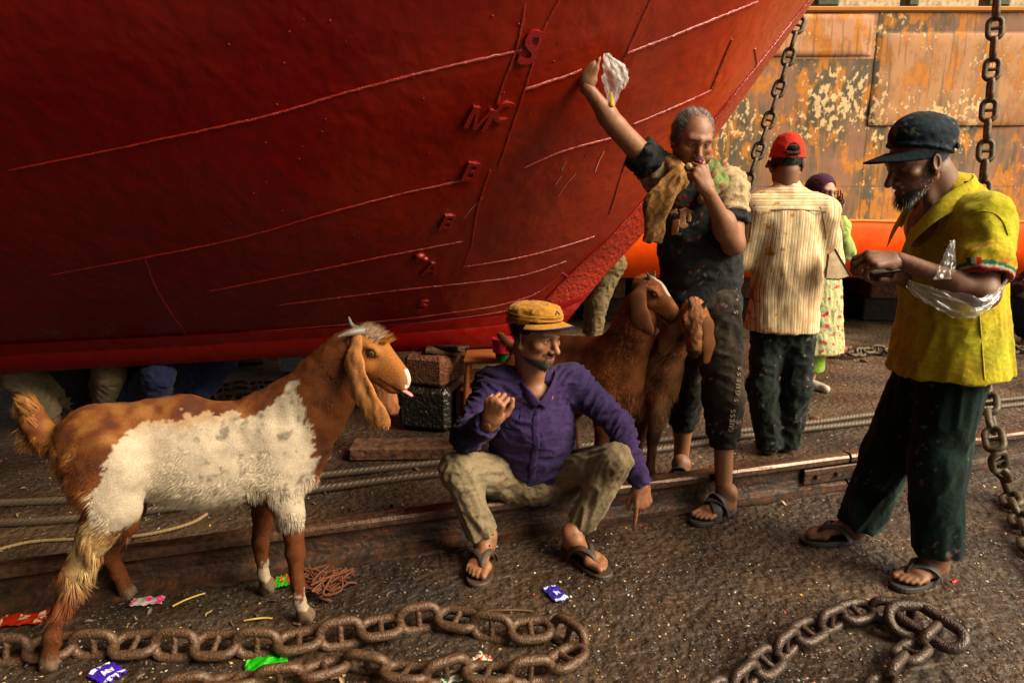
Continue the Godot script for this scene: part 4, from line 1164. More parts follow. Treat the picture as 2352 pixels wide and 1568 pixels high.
# a foot standing at heel point h, toes towards d; med = +1 when the big toe is on the side up x d (left side)
func foot(f: Field, h: Vector3, d: Vector3, med: float, ank: Vector3, up := Vector3.UP, L := 0.245):
	var z := d.normalized(); var x := up.cross(z).normalized(); var y := z.cross(x); x *= med; var s := L / 0.245
	var P := func(a: float, b: float, c: float) -> Vector3: return h + (x * a + y * b + z * c) * s
	f.ell(P.call(0, 0.030, 0.034), Vector3(0.031, 0.032, 0.036) * s, 0.02)
	f.cap(ank, P.call(0, 0.056, 0.050), 0.036 * s, 0.034 * s, 0.025)
	f.ell(ank + x * 0.030 * s - y * 0.0, Vector3(0.012, 0.016, 0.016) * s, 0.015)
	f.ell(ank - x * 0.030 * s - y * 0.008, Vector3(0.012, 0.016, 0.016) * s, 0.015)
	f.cap(P.call(0.004, 0.054, 0.06), P.call(0.008, 0.028, 0.150), 0.031 * s, 0.022 * s, 0.03)
	f.cap(P.call(-0.012, 0.026, 0.05), P.call(-0.020, 0.018, 0.150), 0.026 * s, 0.017 * s, 0.025)
	f.cap(P.call(0.030, 0.020, 0.168), P.call(-0.034, 0.015, 0.150), 0.0195 * s, 0.0150 * s, 0.02)
	f.cap(P.call(0.030, 0.018, 0.178), P.call(0.027, 0.015, 0.226), 0.0145 * s, 0.0128 * s, 0.010)
	var tx := [0.006, -0.011, -0.026, -0.040]; var tz := [0.226, 0.218, 0.206, 0.190]
	for i in 4:
		var r: float = [0.0098, 0.0094, 0.0090, 0.0086][i] * s
		f.cap(P.call(tx[i] * 0.92, 0.018, 0.172 - i * 0.006), P.call(tx[i], 0.0185, tz[i] - 0.018), r, r, 0.006)
		f.cap(P.call(tx[i], 0.0185, tz[i] - 0.018), P.call(tx[i], 0.0115, tz[i]), r, r * 0.95, 0.004)
# a sandal under it: thong style 0, crossed bands 1
func sandal(parent: Node3D, h: Vector3, d: Vector3, med: float, mtl: Material, style: int, L := 0.27):
	var z := d.normalized(); var x := Vector3.UP.cross(z).normalized() * med; var y := Vector3.UP; var s := L / 0.27
	var T := Transform3D(Basis(x, y, z) * Basis.from_scale(Vector3.ONE * s), h - z * 0.014 * s)
	var sd := Node3D.new(); sd.name = "sandal"; parent.add_child(sd, true); sd.position = h - origin_of(parent)
	var out := []; var n := 36
	for i in n:
		var a := TAU * i / n; var t := (1.0 - cos(a)) * 0.5          # 0 heel .. 1 toe
		var w := 0.034 + 0.016 * smoothstep(0.15, 0.75, t) - 0.004 * exp(-pow((t - 0.42) / 0.16, 2.0))
		var round_ := sqrt(maxf(0.0, 1.0 - pow(absf(t * 2.0 - 1.0), 4.5)))
		out.append(Vector2((0.006 * t) + w * round_ * signf(sin(a)) if absf(sin(a)) > 1e-4 else 0.006 * t, t * 0.27))
	var st := st_new(); var lv := [[-0.0225, 0.94], [-0.019, 1.0], [-0.006, 1.0], [-0.002, 0.97]]
	for k in 3:
		for i in n:
			var j := (i + 1) % n; var q := []
			for e in [[i, k], [j, k], [j, k + 1], [i, k + 1]]:
				var v: Vector2 = out[e[0]]; var c := Vector2(0.003, 0.135)
				v = c + (v - c) * float(lv[e[1]][1]); q.append(T * Vector3(v.x, lv[e[1]][0] + (0.008 * smoothstep(0.10, 0.0, v.y)), v.y))
			if med > 0: quad(st, q[1], q[0], q[3], q[2])
			else: quad(st, q[0], q[1], q[2], q[3])
	for k in [0, 3]:
		for i in n:
			var j := (i + 1) % n; var c := Vector2(0.003, 0.135)
			var va: Vector2 = c + (out[i] - c) * float(lv[k][1]); var vb: Vector2 = c + (out[j] - c) * float(lv[k][1])
			var tri := [T * Vector3(c.x, lv[k][0], c.y), T * Vector3(va.x, lv[k][0] + 0.008 * smoothstep(0.10, 0.0, va.y), va.y), T * Vector3(vb.x, lv[k][0] + 0.008 * smoothstep(0.10, 0.0, vb.y), vb.y)]
			if (k == 3) == (med > 0): tri.reverse()
			for v in tri: st.add_vertex(v)
	wmesh("sole", done(st), mtl, sd)
	var paths := []
	if style == 0:
		paths = [[[0.046, -0.004, 0.080], [0.044, 0.030, 0.100], [0.034, 0.056, 0.135], [0.020, 0.052, 0.170], [0.015, 0.036, 0.196], [0.016, 0.004, 0.206]],
			[[-0.044, -0.004, 0.085], [-0.043, 0.028, 0.105], [-0.026, 0.054, 0.138], [0.000, 0.051, 0.170], [0.013, 0.036, 0.194], [0.016, 0.004, 0.206]]]
	else:
		paths = [[[0.049, -0.004, 0.13], [0.046, 0.032, 0.135], [0.022, 0.064, 0.140], [-0.012, 0.054, 0.152], [-0.040, 0.034, 0.165], [-0.050, -0.004, 0.175]],
			[[0.052, -0.004, 0.185], [0.050, 0.030, 0.180], [0.030, 0.052, 0.165], [0.0, 0.062, 0.140], [-0.036, 0.044, 0.118], [-0.046, -0.004, 0.105]],
			[[0.045, -0.004, 0.105], [0.044, 0.050, 0.108], [0.020, 0.080, 0.112], [-0.020, 0.072, 0.112], [-0.044, 0.036, 0.108], [-0.048, -0.004, 0.104]]]
	for pth in paths:
		var c := []; 
		for q in pth: c.append(T * Vector3(q[0], q[1] + 0.003, q[2]))
		var pts := curve(c, 22); var up := PackedVector3Array(); var rx := PackedFloat32Array()
		for i in 22:
			var m := T * Vector3(0, -0.01, pth[0][2] * 0.5 + 0.075)
			var outw := (pts[i] - m).normalized(); up.append(outw)
			rx.append((0.017 - (0.011 * i / 21.0 if style == 0 else 0.0) + (0.0 if style == 0 else 0.004)) * s)
		wmesh("strap", tube(pts, rx, flt([0.0032]), 10, false, Vector3.UP, up), mtl, sd)

# a peak (visor) in head axes
func visor(y0: float, rx: float, rz: float, z0: float, L: float, drop: float, curl: float, span := 1.25) -> ArrayMesh:
	var P := []; var nu := 25; var nv := 8
	for side in 2:
		for j in nv:
			var v := j / (nv - 1.0)
			if side == 1: v = 1.0 - v
			for i in nu:
				var u := lerpf(-span, span, i / (nu - 1.0))
				var e := L * pow(maxf(cos(u * PI * 0.5 / span), 0.0), 0.65) * v
				var x := sin(u) * rx * (1.0 + 0.12 * v); var zz := z0 + cos(u) * rz + e
				P.append(Vector3(x, y0 - drop * v - curl * x * x / (rx * rx) * (0.4 + 0.6 * v) - 0.0045 * side, zz))
	return grid_mesh(P, nu, nv * 2)
func xmesh(called: String, m: Mesh, mtl: Material, parent: Node3D, xf: Transform3D) -> MeshInstance3D:
	var o := mi(called, m, mtl, parent); o.transform = Transform3D(xf.basis, xf.origin - origin_of(parent))
	return o
func limb(f: Field, a: Vector3, b: Vector3, c: Vector3, r: Array, k := 0.03):        # two tapered bones
	f.cap(a, b, r[0], r[1], k); f.cap(b, c, r[2], r[3], k)
func cm(c: Color, rough := 0.9) -> StandardMaterial3D:
	var m: StandardMaterial3D = M.cloth.duplicate(); m.albedo_color = c; m.roughness = rough; return m
# where a line of sight meets a meshed surface
func net_hit(jobs: Array, px: float, py: float) -> Array:
	var o := Vector3(0, EYE, 0); var d := ray(px, py).normalized(); var best := 1e9; var bn := Vector3.UP
	for j: Net in jobs:
		for k in range(0, j.I.size(), 3):
			var a := j.V[j.I[k]]
			if (a - o).cross(d).length_squared() > 0.0009: continue
			var h = Geometry3D.ray_intersects_triangle(o, d, a, j.V[j.I[k + 1]], j.V[j.I[k + 2]])
			if h != null:
				var t: float = (h as Vector3).distance_to(o)
				if t < best: best = t; bn = (j.N[j.I[k]] + j.N[j.I[k + 1]] + j.N[j.I[k + 2]]).normalized()
	return [o + d * best, bn, best < 1e8]
func lettering(called: String, jobs: Array, parent: Node3D, txt: String, px0: float, py0: float, px1: float, py1: float, size: float, mtl: Material):
	# each letter is set on the cloth along a line from (px0,py0) to (px1,py1)
	late.append(func():
		var font := SystemFont.new(); font.font_names = PackedStringArray(["Droid Sans"]); font.font_weight = 700
		var n := txt.length()
		var h0 := net_hit(jobs, px0, py0); var h1 := net_hit(jobs, px1, py1)
		for i in n:
			var t := (i + 0.5) / n
			var h := net_hit(jobs, lerpf(px0, px1, t), lerpf(py0, py1, t))
			if not h[2] or not h0[2] or not h1[2]: continue
			var tm := TextMesh.new(); tm.text = txt[i]; tm.font = font; tm.font_size = 24; tm.pixel_size = size / 18.0; tm.depth = 0.003; tm.curve_step = 4.0
			var x: Vector3 = (h1[0] - h0[0]); var nn: Vector3 = h[1]
			x = (x - nn * x.dot(nn)).normalized()
			var o := mi(called, tm, mtl, parent)
			o.transform = Transform3D(Basis(x, nn.cross(x), nn), h[0] + nn * 0.0015 - origin_of(parent)))
func spatter(c: Color, p: Vector3, amount: float, cols: Array, f := 44.0) -> Color:    # dried paint spots on cloth
	var v := nz.get_noise_3d(p.x * f, p.y * f, p.z * f)
	if v + 0.35 * nw.get_noise_3d(p.x * 6, p.y * 6, p.z * 6) > 0.55 - amount: return c.lerp(cols[int(absf(nw.get_noise_3d(p.x * 9, p.y * 9, p.z * 9)) * 30.0) % cols.size()], 0.8)
	return c

func build_people():
	person_seated()
	person_standing()
	person_striped()
	person_woman()
	person_yellow()
	people_behind()

func person_seated():
	var t := thing("person", "seated man in purple shirt, ochre cap and khaki trousers resting on the rail", "person", Vector3(0.09, 0, -2.58))
	var sk := Color(0.30, 0.125, 0.058)
	var nk := at(1224, 876, 2.58); var sr := at(1130, 884, 2.56); var sl := at(1318, 880, 2.64)
	var hr := at(1178, 1092, 2.70); var hl := at(1272, 1092, 2.72)
	var kr := at(1050, 1080, 2.39); var kl := at(1415, 1056, 2.44)
	var ar := at(1113, 1240, 2.44); var al := at(1322, 1225, 2.50)
	var er := at(1072, 1002, 2.42); var wr := at(1124, 972, 2.24)
	var el := at(1420, 972, 2.52); var wl := at(1473, 1108, 2.49)
	# skin: neck, forearm ends, shins and feet, head, hands
	var hx := Transform3D(look(Vector3(0.74, -0.12, 0.66), Vector3(0.03, 1, 0)), at(1229, 770, 2.51))
	var body := Field.new(); body.c0 = sk
	body.cap(nk + Vector3(0, -0.04, -0.02), hx * Vector3(0, -0.05, -0.03), 0.060, 0.056)
	body.ell(nk + Vector3(0, -0.05, 0.02), Vector3(0.09, 0.05, 0.06))
	under(body, nk, sr, sl, hr, hl, er, el, kr, kl)
	body.cap(er, wr, 0.036, 0.026); body.cap(el, wl, 0.036, 0.026)
	body.cap(kr, ar, 0.044, 0.034); body.cap(kl, al, 0.044, 0.034)
	var ff := Field.new(); ff.c0 = sk
	var dr := (gnd(1092, 1340) - gnd(1122, 1262)).normalized(); var hR := gnd(1120, 1272) + Vector3(0, 0.022, 0)
	var dl := (gnd(1398, 1322) - gnd(1290, 1258)).normalized(); var hL := gnd(1296, 1268) + Vector3(0, 0.022, 0)
	foot(ff, hR, dr, 1.0, hR + Vector3(0, 0.085, 0) + dr * 0.045, Vector3.UP); foot(ff, hL, dl, -1.0, hL + Vector3(0, 0.085, 0) + dl * 0.045, Vector3.UP)
	ff.cap(ar, hR + Vector3(0, 0.085, 0) + dr * 0.045, 0.034, 0.034, 0.03); ff.cap(al, hL + Vector3(0, 0.085, 0) + dl * 0.045, 0.034, 0.034, 0.03)
	var fh := Field.new(); fh.c0 = sk; fh.k0 = 0.006
	# the raised fist, knuckles towards the viewer's right
	var fist := [[1.35, 1.6, 1.1], [1.4, 1.65, 1.1], [1.4, 1.65, 1.1], [1.35, 1.6, 1.1]]
	hand(fh, wr, Vector3(0.22, 0.93, 0.28), Vector3(-0.45, -0.2, 0.86), 1.0, fist, [0.6, 0.75, -0.5, 0.45])
	var fh2 := Field.new(); fh2.c0 = sk; fh2.k0 = 0.006
	var dang := [[0.30, 0.10, 0.05], [0.75, 0.75, 0.4], [0.8, 0.8, 0.4], [0.75, 0.7, 0.4]]
	hand(fh2, wl, Vector3(0.10, -0.99, 0.16), Vector3(0.25, 0.1, 0.96), 1.0, dang, [0.5, 0.8, -0.4, 0.3])
	var hf := head_field(sk, {"wide": 1.04})
	var hair := Color(0.010, 0.008, 0.007)
	var hm := func(p: Vector3) -> float: return smoothstep(0.0, 0.012, p.y - 0.012 - smoothstep(0.02, 0.06, p.z) * 0.06 + smoothstep(0.0, -0.03, p.z) * 0.05) * smoothstep(0.075, 0.045, p.z)
	var jh := net(hf, 0.0028, head_paint(sk, Color(0.012, 0.009, 0.008), beard_mask, hair, hm), null, hx)
	wnet("body", [net(body, 0.010), jh, net(ff, 0.0045, foot_paint(sk)), net(fh, 0.0028, hand_paint(sk)), net(fh2, 0.0028, hand_paint(sk))], M.skin, t)
	eyes(t, hx, Vector3(0.25, -0.02, 1))
	var inv := hx.affine_inverse()
	wfur("beard", [jh], 5200, func(p, n, _c, rng):
		var q: Vector3 = inv * p
		if beard_mask(q) < 0.55 or q.z < 0.045: return null
		return [((n * 0.6 + hx.basis * Vector3(0, -0.8, 0.1)).normalized()) * rng.randf_range(0.006, 0.014), 0.0013, Color(0.012, 0.009, 0.008)], M.hair, t, 3)
	wfur("hair", [jh], 6500, func(p, n, _c, rng):
		var q: Vector3 = inv * p
		if hm.call(q) < 0.5 or q.z > 0.05: return null
		return [((n * 0.35 + hx.basis * Vector3(0, -0.9, -0.2)).normalized()) * rng.randf_range(0.010, 0.020), 0.0014, Color(0.012, 0.010, 0.009)], M.hair, t, 4)
	# cap
	var cf := Field.new(); cf.c0 = Color.WHITE; cf.k0 = 0.012
	cf.fcap(Vector3(0, 0.054, -0.008), Vector3(0, 0.096, -0.016), 0.110, 0.098, Vector3.RIGHT, 1.16, 0.01, Color(-1, 0, 0), 0, 3)
	cf.ell(Vector3(0, 0.094, -0.012), Vector3(0.082, 0.030, 0.094), 0.03)
	var cx := hx * Transform3D(Basis(Vector3(1, 0, 0), -0.06), Vector3.ZERO)
	var ochre := Color(0.52, 0.24, 0.035)
	var capm := cm(Color.WHITE)
	var cap := wnet("cap", [net(cf, 0.006, func(p, n, c): return ochre * (0.8 + 0.5 * absf(nz.get_noise_3d(p.x * 14, p.y * 14, p.z * 14))), func(p, n): return 0.007 * (0.8 - 2.4 * absf(nz.get_noise_3d(p.x * 9, p.y * 22, p.z * 9))), cx)], capm, t)
	var bm := cm(Color(ochre.r, ochre.g, ochre.b).linear_to_srgb()); bm.vertex_color_use_as_albedo = false
	xmesh("peak", visor(0.064, 0.094, 0.106, -0.010, 0.060, 0.004, 0.018), bm, cap, cx)
	var ed := PackedVector3Array()
	for i in 31:
		var u := lerpf(-1.25, 1.25, i / 30.0); var e := 0.060 * pow(maxf(cos(u * PI * 0.5 / 1.25), 0.0), 0.65)
		var x := sin(u) * 0.094 * 1.12
		ed.append(Vector3(x, 0.064 - 0.006 - 0.018 * x * x / (0.094 * 0.094), -0.010 + cos(u) * 0.106 + e))
	var nm := cm(srgb(30, 34, 78)); nm.vertex_color_use_as_albedo = false
	xmesh("peak_edging", tube(ed, flt([0.0045]), flt([0.0045]), 6), nm, cap, cx)
	for k in 2:      # band seam and the small dark emblem on the front
		var sp := PackedVector3Array()
		for i in 49:
			var a := TAU * i / 48.0
			sp.append(Vector3(sin(a) * 0.0965, 0.076 + 0.014 * k - 0.004, -0.010 + cos(a) * 0.112))
		xmesh("band_seam", tube(sp, flt([0.0022]), flt([0.0022]), 5), bm, cap, cx)
	var em := PackedVector3Array([Vector3(-0.012, 0.096, 0.098), Vector3(0, 0.108, 0.090), Vector3(0.012, 0.095, 0.098)])
	xmesh("emblem", tube(em, flt([0.0028]), flt([0.0028]), 5), nm, cap, cx)
	# shirt
	var sf := Field.new(); sf.k0 = 0.045
	var vio := Color(0.052, 0.030, 0.112)
	sf.c0 = vio
	var hip := (hr + hl) * 0.5; var fwd := Vector3(0.05, 0.1, 1).normalized(); var chest := nk + Vector3(-0.005, -0.16, -0.035)
	sf.fcap(hip + Vector3(0, 0.03, -0.02), chest, 0.178, 0.176, fwd, 1.30, 0.04)
	sf.ell(hip + Vector3(-0.005, 0.12, 0.05), Vector3(0.145, 0.12, 0.11))
	sf.fcap(hip + Vector3(0, 0.10, 0.0), hip + Vector3(0, 0.035, 0.05), 0.15, 0.152, fwd, 1.2, 0.03, Color(-1, 0, 0), 0, 2)
	sf.cap(sr + Vector3(0.02, 0, 0), sl - Vector3(0.02, 0, 0), 0.064, 0.064)
	sf.cap(nk + Vector3(0, -0.03, -0.03), sr, 0.062, 0.058); sf.cap(nk + Vector3(0, -0.03, -0.03), sl, 0.062, 0.058)
	sf.cap(sr, er, 0.064, 0.054); sf.cap(er, er.lerp(wr, 0.80), 0.058, 0.043, 0.03, Color(-1, 0, 0), 0, 2)
	sf.cap(sl, el, 0.064, 0.052); sf.cap(el, el.lerp(wl, 0.88), 0.054, 0.041, 0.03, Color(-1, 0, 0), 0, 2)
	sf.cap(el.lerp(wl, 0.70), el.lerp(wl, 1.02), 0.042, 0.043, 0.006, Color(-1, 0, 0), 0, 2)
	sf.cap(er.lerp(wr, 0.66), er.lerp(wr, 0.93), 0.043, 0.044, 0.006, Color(-1, 0, 0), 0, 2)
	sf.ell(nk + Vector3(0.015, 0.0, 0.065), Vector3(0.040, 0.075, 0.05), 0.015, Color(-1, 0, 0), Basis(Vector3.RIGHT, 0.25), 1)      # open neck
	var shirtm := cm(Color.WHITE)
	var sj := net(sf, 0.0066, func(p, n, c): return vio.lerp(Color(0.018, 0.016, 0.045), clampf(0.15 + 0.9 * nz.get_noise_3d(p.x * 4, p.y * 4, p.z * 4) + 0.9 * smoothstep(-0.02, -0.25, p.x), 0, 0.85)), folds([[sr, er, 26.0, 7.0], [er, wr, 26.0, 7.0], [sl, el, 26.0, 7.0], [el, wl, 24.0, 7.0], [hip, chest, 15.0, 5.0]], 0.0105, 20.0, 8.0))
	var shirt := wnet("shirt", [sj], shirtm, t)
	var seam := cm(Color(0.05, 0.028, 0.10).linear_to_srgb()); seam.vertex_color_use_as_albedo = false
	# collar points and placket
	var c1 := curve([nk + Vector3(-0.075, 0.02, -0.05), nk + Vector3(-0.070, 0.018, 0.02), nk + Vector3(-0.030, -0.022, 0.075), nk + Vector3(0.012, -0.07, 0.094)], 16)
	var c2 := curve([nk + Vector3(0.085, 0.024, -0.05), nk + Vector3(0.086, 0.016, 0.02), nk + Vector3(0.065, -0.022, 0.07), nk + Vector3(0.034, -0.07, 0.092)], 16)
	for c in [c1, c2]: wmesh("collar", tube(c, flt([0.007]), flt([0.022]), 8), seam, shirt)
	late.append(func():
		var pts := PackedVector3Array()
		for i in 26:
			var h := net_hit([sj], lerpf(1238, 1222, i / 25.0) + sin(i * 0.5) * 2.0, lerpf(896, 1098, i / 25.0))
			if h[2]: pts.append(h[0] + h[1] * 0.001)
		if pts.size() > 4: wmesh("placket", tube(pts, flt([0.014]), flt([0.004]), 8, false, Vector3(0, 0, 1)), seam, shirt)
		for y in [950, 1020, 1072]:
			var h := net_hit([sj], 1229, y)
			if h[2]:
				var b := CylinderMesh.new(); b.top_radius = 0.005; b.bottom_radius = 0.0055; b.height = 0.003; b.radial_segments = 10
				var o := wmesh("button", b, nm, shirt); o.transform = Transform3D(Basis(Vector3.RIGHT, PI / 2), h[0] + Vector3(0, 0, 0.006) - origin_of(shirt))
		var pk := PackedVector3Array()
		for q in [[1160, 936], [1178, 938], [1196, 937], [1193, 962], [1180, 985], [1163, 978]]:
			var h := net_hit([sj], q[0], q[1])
			if h[2]: pk.append(h[0] + h[1] * 0.001)
		if pk.size() > 3: wmesh("pocket_edge", tube(pk, flt([0.003]), flt([0.002]), 5), nm, shirt))
	# trousers
	var tf := Field.new(); tf.k0 = 0.05
	var kh := Color(0.27, 0.205, 0.12); tf.c0 = kh
	tf.fcap(hr + Vector3(-0.02, 0, 0.0), hl + Vector3(0.02, 0, 0), 0.118, 0.118, Vector3(0, 0, 1), 1.0)
	tf.cap(hr, kr, 0.096, 0.062); tf.cap(hl, kl, 0.096, 0.058)
	tf.cap(kr, kr.lerp(ar, 0.90), 0.062, 0.056, 0.03, Color(-1, 0, 0), 0, 2); tf.cap(kl, kl.lerp(al, 0.86), 0.058, 0.060, 0.03, Color(-1, 0, 0), 0, 2)
	tf.ell((hr + hl) * 0.5 + Vector3(0, -0.02, 0.07), Vector3(0.09, 0.06, 0.07))
	var trj := net(tf, 0.0070, func(p, n, c):
		var d := clampf(nz.get_noise_3d(p.x * 5, p.y * 5, p.z * 5 + 9) * 1.6 - 0.1, 0, 0.55)
		return spatter(kh.lerp(Color(0.12, 0.085, 0.045), d), p, 0.0, [Color(0.30, 0.06, 0.03), Color(0.10, 0.07, 0.04)]), folds([[hr, kr], [kr, ar], [hl, kl], [kl, al]], 0.0095, 4.0, 15.0, 5.0))
	wnet("trousers", [trj], cm(Color.WHITE), t)
	sandal(t, hR, dr, 1.0, rub(srgb(74, 56, 44)), 0); sandal(t, hL, dl, -1.0, rub(srgb(70, 54, 42)), 0)
func under(b: Field, nk: Vector3, sr: Vector3, sl: Vector3, hr: Vector3, hl: Vector3, er: Vector3, el: Vector3, kr: Vector3, kl: Vector3):    # the trunk and limbs under the clothes
	b.cap(nk + Vector3(0, -0.06, 0), (hr + hl) * 0.5, 0.07, 0.08)
	b.cap(sr, sl, 0.045, 0.045); b.cap(hr, hl, 0.07, 0.07)
	b.cap(sr, er, 0.042, 0.036); b.cap(sl, el, 0.042, 0.036); b.cap(hr, kr, 0.06, 0.044); b.cap(hl, kl, 0.06, 0.044)
func rub(c: Color) -> StandardMaterial3D:
	var m: StandardMaterial3D = M.rubber.duplicate(); m.albedo_color = c; m.vertex_color_use_as_albedo = false; return m
func foot_paint(sk: Color):
	return func(p: Vector3, n: Vector3, c: Color) -> Color:
		return c.lerp(Color(0.10, 0.06, 0.04), clampf(nz.get_noise_3d(p.x * 26, p.y * 26, p.z * 26) * 1.2, 0, 0.5)).lerp(c * 1.25, clampf(n.y, 0, 1) * 0.2)
func hand_paint(sk: Color):
	return func(p: Vector3, n: Vector3, c: Color) -> Color:
		return c * (1.0 + 0.35 * nz.get_noise_3d(p.x * 34, p.y * 34, p.z * 34))

func person_standing():
	var t := thing("person", "balding man in black T-shirt leaning a raised hand on the red hull while eating", "person", Vector3(0.9, 0, -3.0))
	var sk := Color(0.30, 0.13, 0.062)
	var nk := at(1588, 404, 3.08); var sr := at(1512, 396, 3.12); var sl := at(1676, 430, 3.04)
	var hr := at(1575, 700, 3.14); var hl := at(1645, 700, 3.03)
	var kr := at(1574, 908, 3.16); var kl := at(1662, 912, 2.92)
	var ar := at(1562, 1085, 3.26); var al := at(1662, 1132, 2.86)
	var er := at(1414, 290, 3.02); var wr := at(1347, 200, 2.96)
	var el := at(1684, 560, 2.92); var wl := at(1626, 440, 2.80)
	var hx := Transform3D(look(Vector3(0.14, -0.36, 1), Vector3(0.06, 1, 0)), at(1590, 322, 3.06))
	var body := Field.new(); body.c0 = sk
	under(body, nk, sr, sl, hr, hl, er, el, kr, kl)
	body.cap(nk + Vector3(0, -0.05, -0.01), hx * Vector3(0, -0.05, -0.03), 0.062, 0.058)
	body.cap(sr, er, 0.056, 0.042); body.cap(er, wr, 0.042, 0.027); body.ell(er.lerp(wr, 0.3), Vector3(0.043, 0.05, 0.043))
	body.cap(sl, el, 0.060, 0.047); body.cap(el, wl, 0.047, 0.028); body.ell(el.lerp(wl, 0.35), Vector3(0.050, 0.07, 0.050))
	body.cap(kr, ar, 0.052, 0.034); body.cap(kl, al, 0.052, 0.036)
	body.ell(kl.lerp(al, 0.35) + Vector3(0.01, 0, -0.02), Vector3(0.05, 0.10, 0.05)); body.ell(kr.lerp(ar, 0.35) + Vector3(0, 0, -0.02), Vector3(0.05, 0.10, 0.05))
	var fh := Field.new(); fh.c0 = sk; fh.k0 = 0.006
	hand(fh, wr, Vector3(0.14, 0.95, 0.12), Vector3(-0.30, -0.20, 0.90), -1.0, [[0.15, 0.2, 0.1], [0.12, 0.2, 0.1], [0.15, 0.25, 0.1], [0.2, 0.3, 0.2]], [0.75, 0.65, -0.1, 0.1])
	var fh2 := Field.new(); fh2.c0 = sk; fh2.k0 = 0.006
	hand(fh2, wl, Vector3(-0.42, 0.90, 0.05), Vector3(0.28, 0.1, 0.95), 1.0, [[1.0, 1.3, 0.8], [1.1, 1.4, 0.9], [1.15, 1.4, 0.9], [1.2, 1.4, 0.9]], [0.35, 0.95, -0.5, 0.3], 1.06)
	var ff := Field.new(); ff.c0 = sk
	var dl := (gnd(1580, 1205) - gnd(1690, 1168)).normalized(); var hL := gnd(1684, 1176) + Vector3(0, 0.022, 0)
	foot(ff, hL, dl, -1.0, hL + Vector3(0, 0.085, 0) + dl * 0.045); ff.cap(al, hL + Vector3(0, 0.085, 0) + dl * 0.045, 0.036, 0.036, 0.03)
	var hR := gnd(1566, 1102) + Vector3(0, 0.022, 0); var d2 := Vector3(-0.4, 0, 0.9).normalized()
	foot(ff, hR, d2, 1.0, hR + Vector3(0, 0.085, 0) + d2 * 0.045); ff.cap(ar, hR + Vector3(0, 0.085, 0) + d2 * 0.045, 0.036, 0.036, 0.03)
	var hair := Color(0.03, 0.028, 0.026)
	var hm := func(p: Vector3) -> float:
		var side := smoothstep(0.040, 0.062, absf(p.x)) * smoothstep(-0.02, 0.005, p.y) * smoothstep(0.050, 0.030, p.z)
		var backm := smoothstep(0.0, -0.05, p.z) * smoothstep(-0.05, -0.03, p.y) * smoothstep(0.125, 0.10, p.y)
		var top := 0.5 * smoothstep(0.07, 0.10, p.y) * smoothstep(0.06, 0.0, p.z)
		return maxf(maxf(side, backm), top)
	var stub := func(p: Vector3) -> float: return 0.45 * smoothstep(-0.045, -0.065, p.y) * smoothstep(-0.02, 0.01, p.z)
	var jh := net(head_field(sk, {"wide": 1.05, "lid": 0.0030}), 0.0028, head_paint(sk, Color(0.07, 0.06, 0.055), stub, hair, hm), null, hx)
	wnet("body", [net(body, 0.010), jh, net(ff, 0.0045, foot_paint(sk)), net(fh, 0.0033, hand_paint(sk)), net(fh2, 0.0033, hand_paint(sk))], M.skin, t)
	eyes(t, hx, Vector3(0.1, -0.35, 1))
	var inv := hx.affine_inverse()
	wfur("hair", [jh], 9000, func(p, n, _c, rng):
		var q: Vector3 = inv * p
		if rng.randf() > hm.call(q): return null
		var g: float = rng.randf()
		return [((n * 0.5 + hx.basis * Vector3(signf(q.x) * 0.2, -0.3 + 0.5 * smoothstep(0.06, 0.1, q.y), -0.6)).normalized()) * rng.randf_range(0.012, 0.028), 0.0014, Color(0.02, 0.02, 0.02).lerp(Color(0.30, 0.28, 0.26), g * g * 0.9)], M.hair, t, 8)
	# T-shirt: black with cream shoulders
	var blk := Color(0.026, 0.027, 0.029); var crm := Color(0.56, 0.42, 0.24)
	var sf := Field.new(); sf.k0 = 0.045; sf.c0 = blk
	var fwd := Vector3(0.12, 0.05, 1).normalized(); var hip := (hr + hl) * 0.5; var chest := nk + Vector3(0.02, -0.17, -0.01)
	sf.fcap(hip + Vector3(0.0, 0.06, 0), chest, 0.172, 0.178, fwd, 1.38, 0.04)
	sf.ell(hip + Vector3(0.0, 0.20, 0.055), Vector3(0.15, 0.15, 0.10))
	sf.fcap(hip + Vector3(0, 0.15, 0.01), hip + Vector3(0.0, -0.005, 0.015), 0.172, 0.180, fwd, 1.30, 0.03, Color(-1, 0, 0), 0, 2)
	sf.cap(sr + Vector3(0.03, -0.02, 0), sl - Vector3(0.03, 0.0, 0), 0.072, 0.074)
	sf.cap(nk + Vector3(0, -0.045, -0.02), sr, 0.060, 0.058); sf.cap(nk + Vector3(0, -0.045, -0.02), sl, 0.060, 0.062)
	sf.cap(sr + Vector3(0.03, -0.03, 0), sr.lerp(er, 0.50), 0.082, 0.076, 0.04, Color(-1, 0, 0), 0, 2)
	sf.cap(sl, sl.lerp(el, 0.66), 0.078, 0.074, 0.04, Color(-1, 0, 0), 0, 2)
	var armd := (er - sr).normalized()
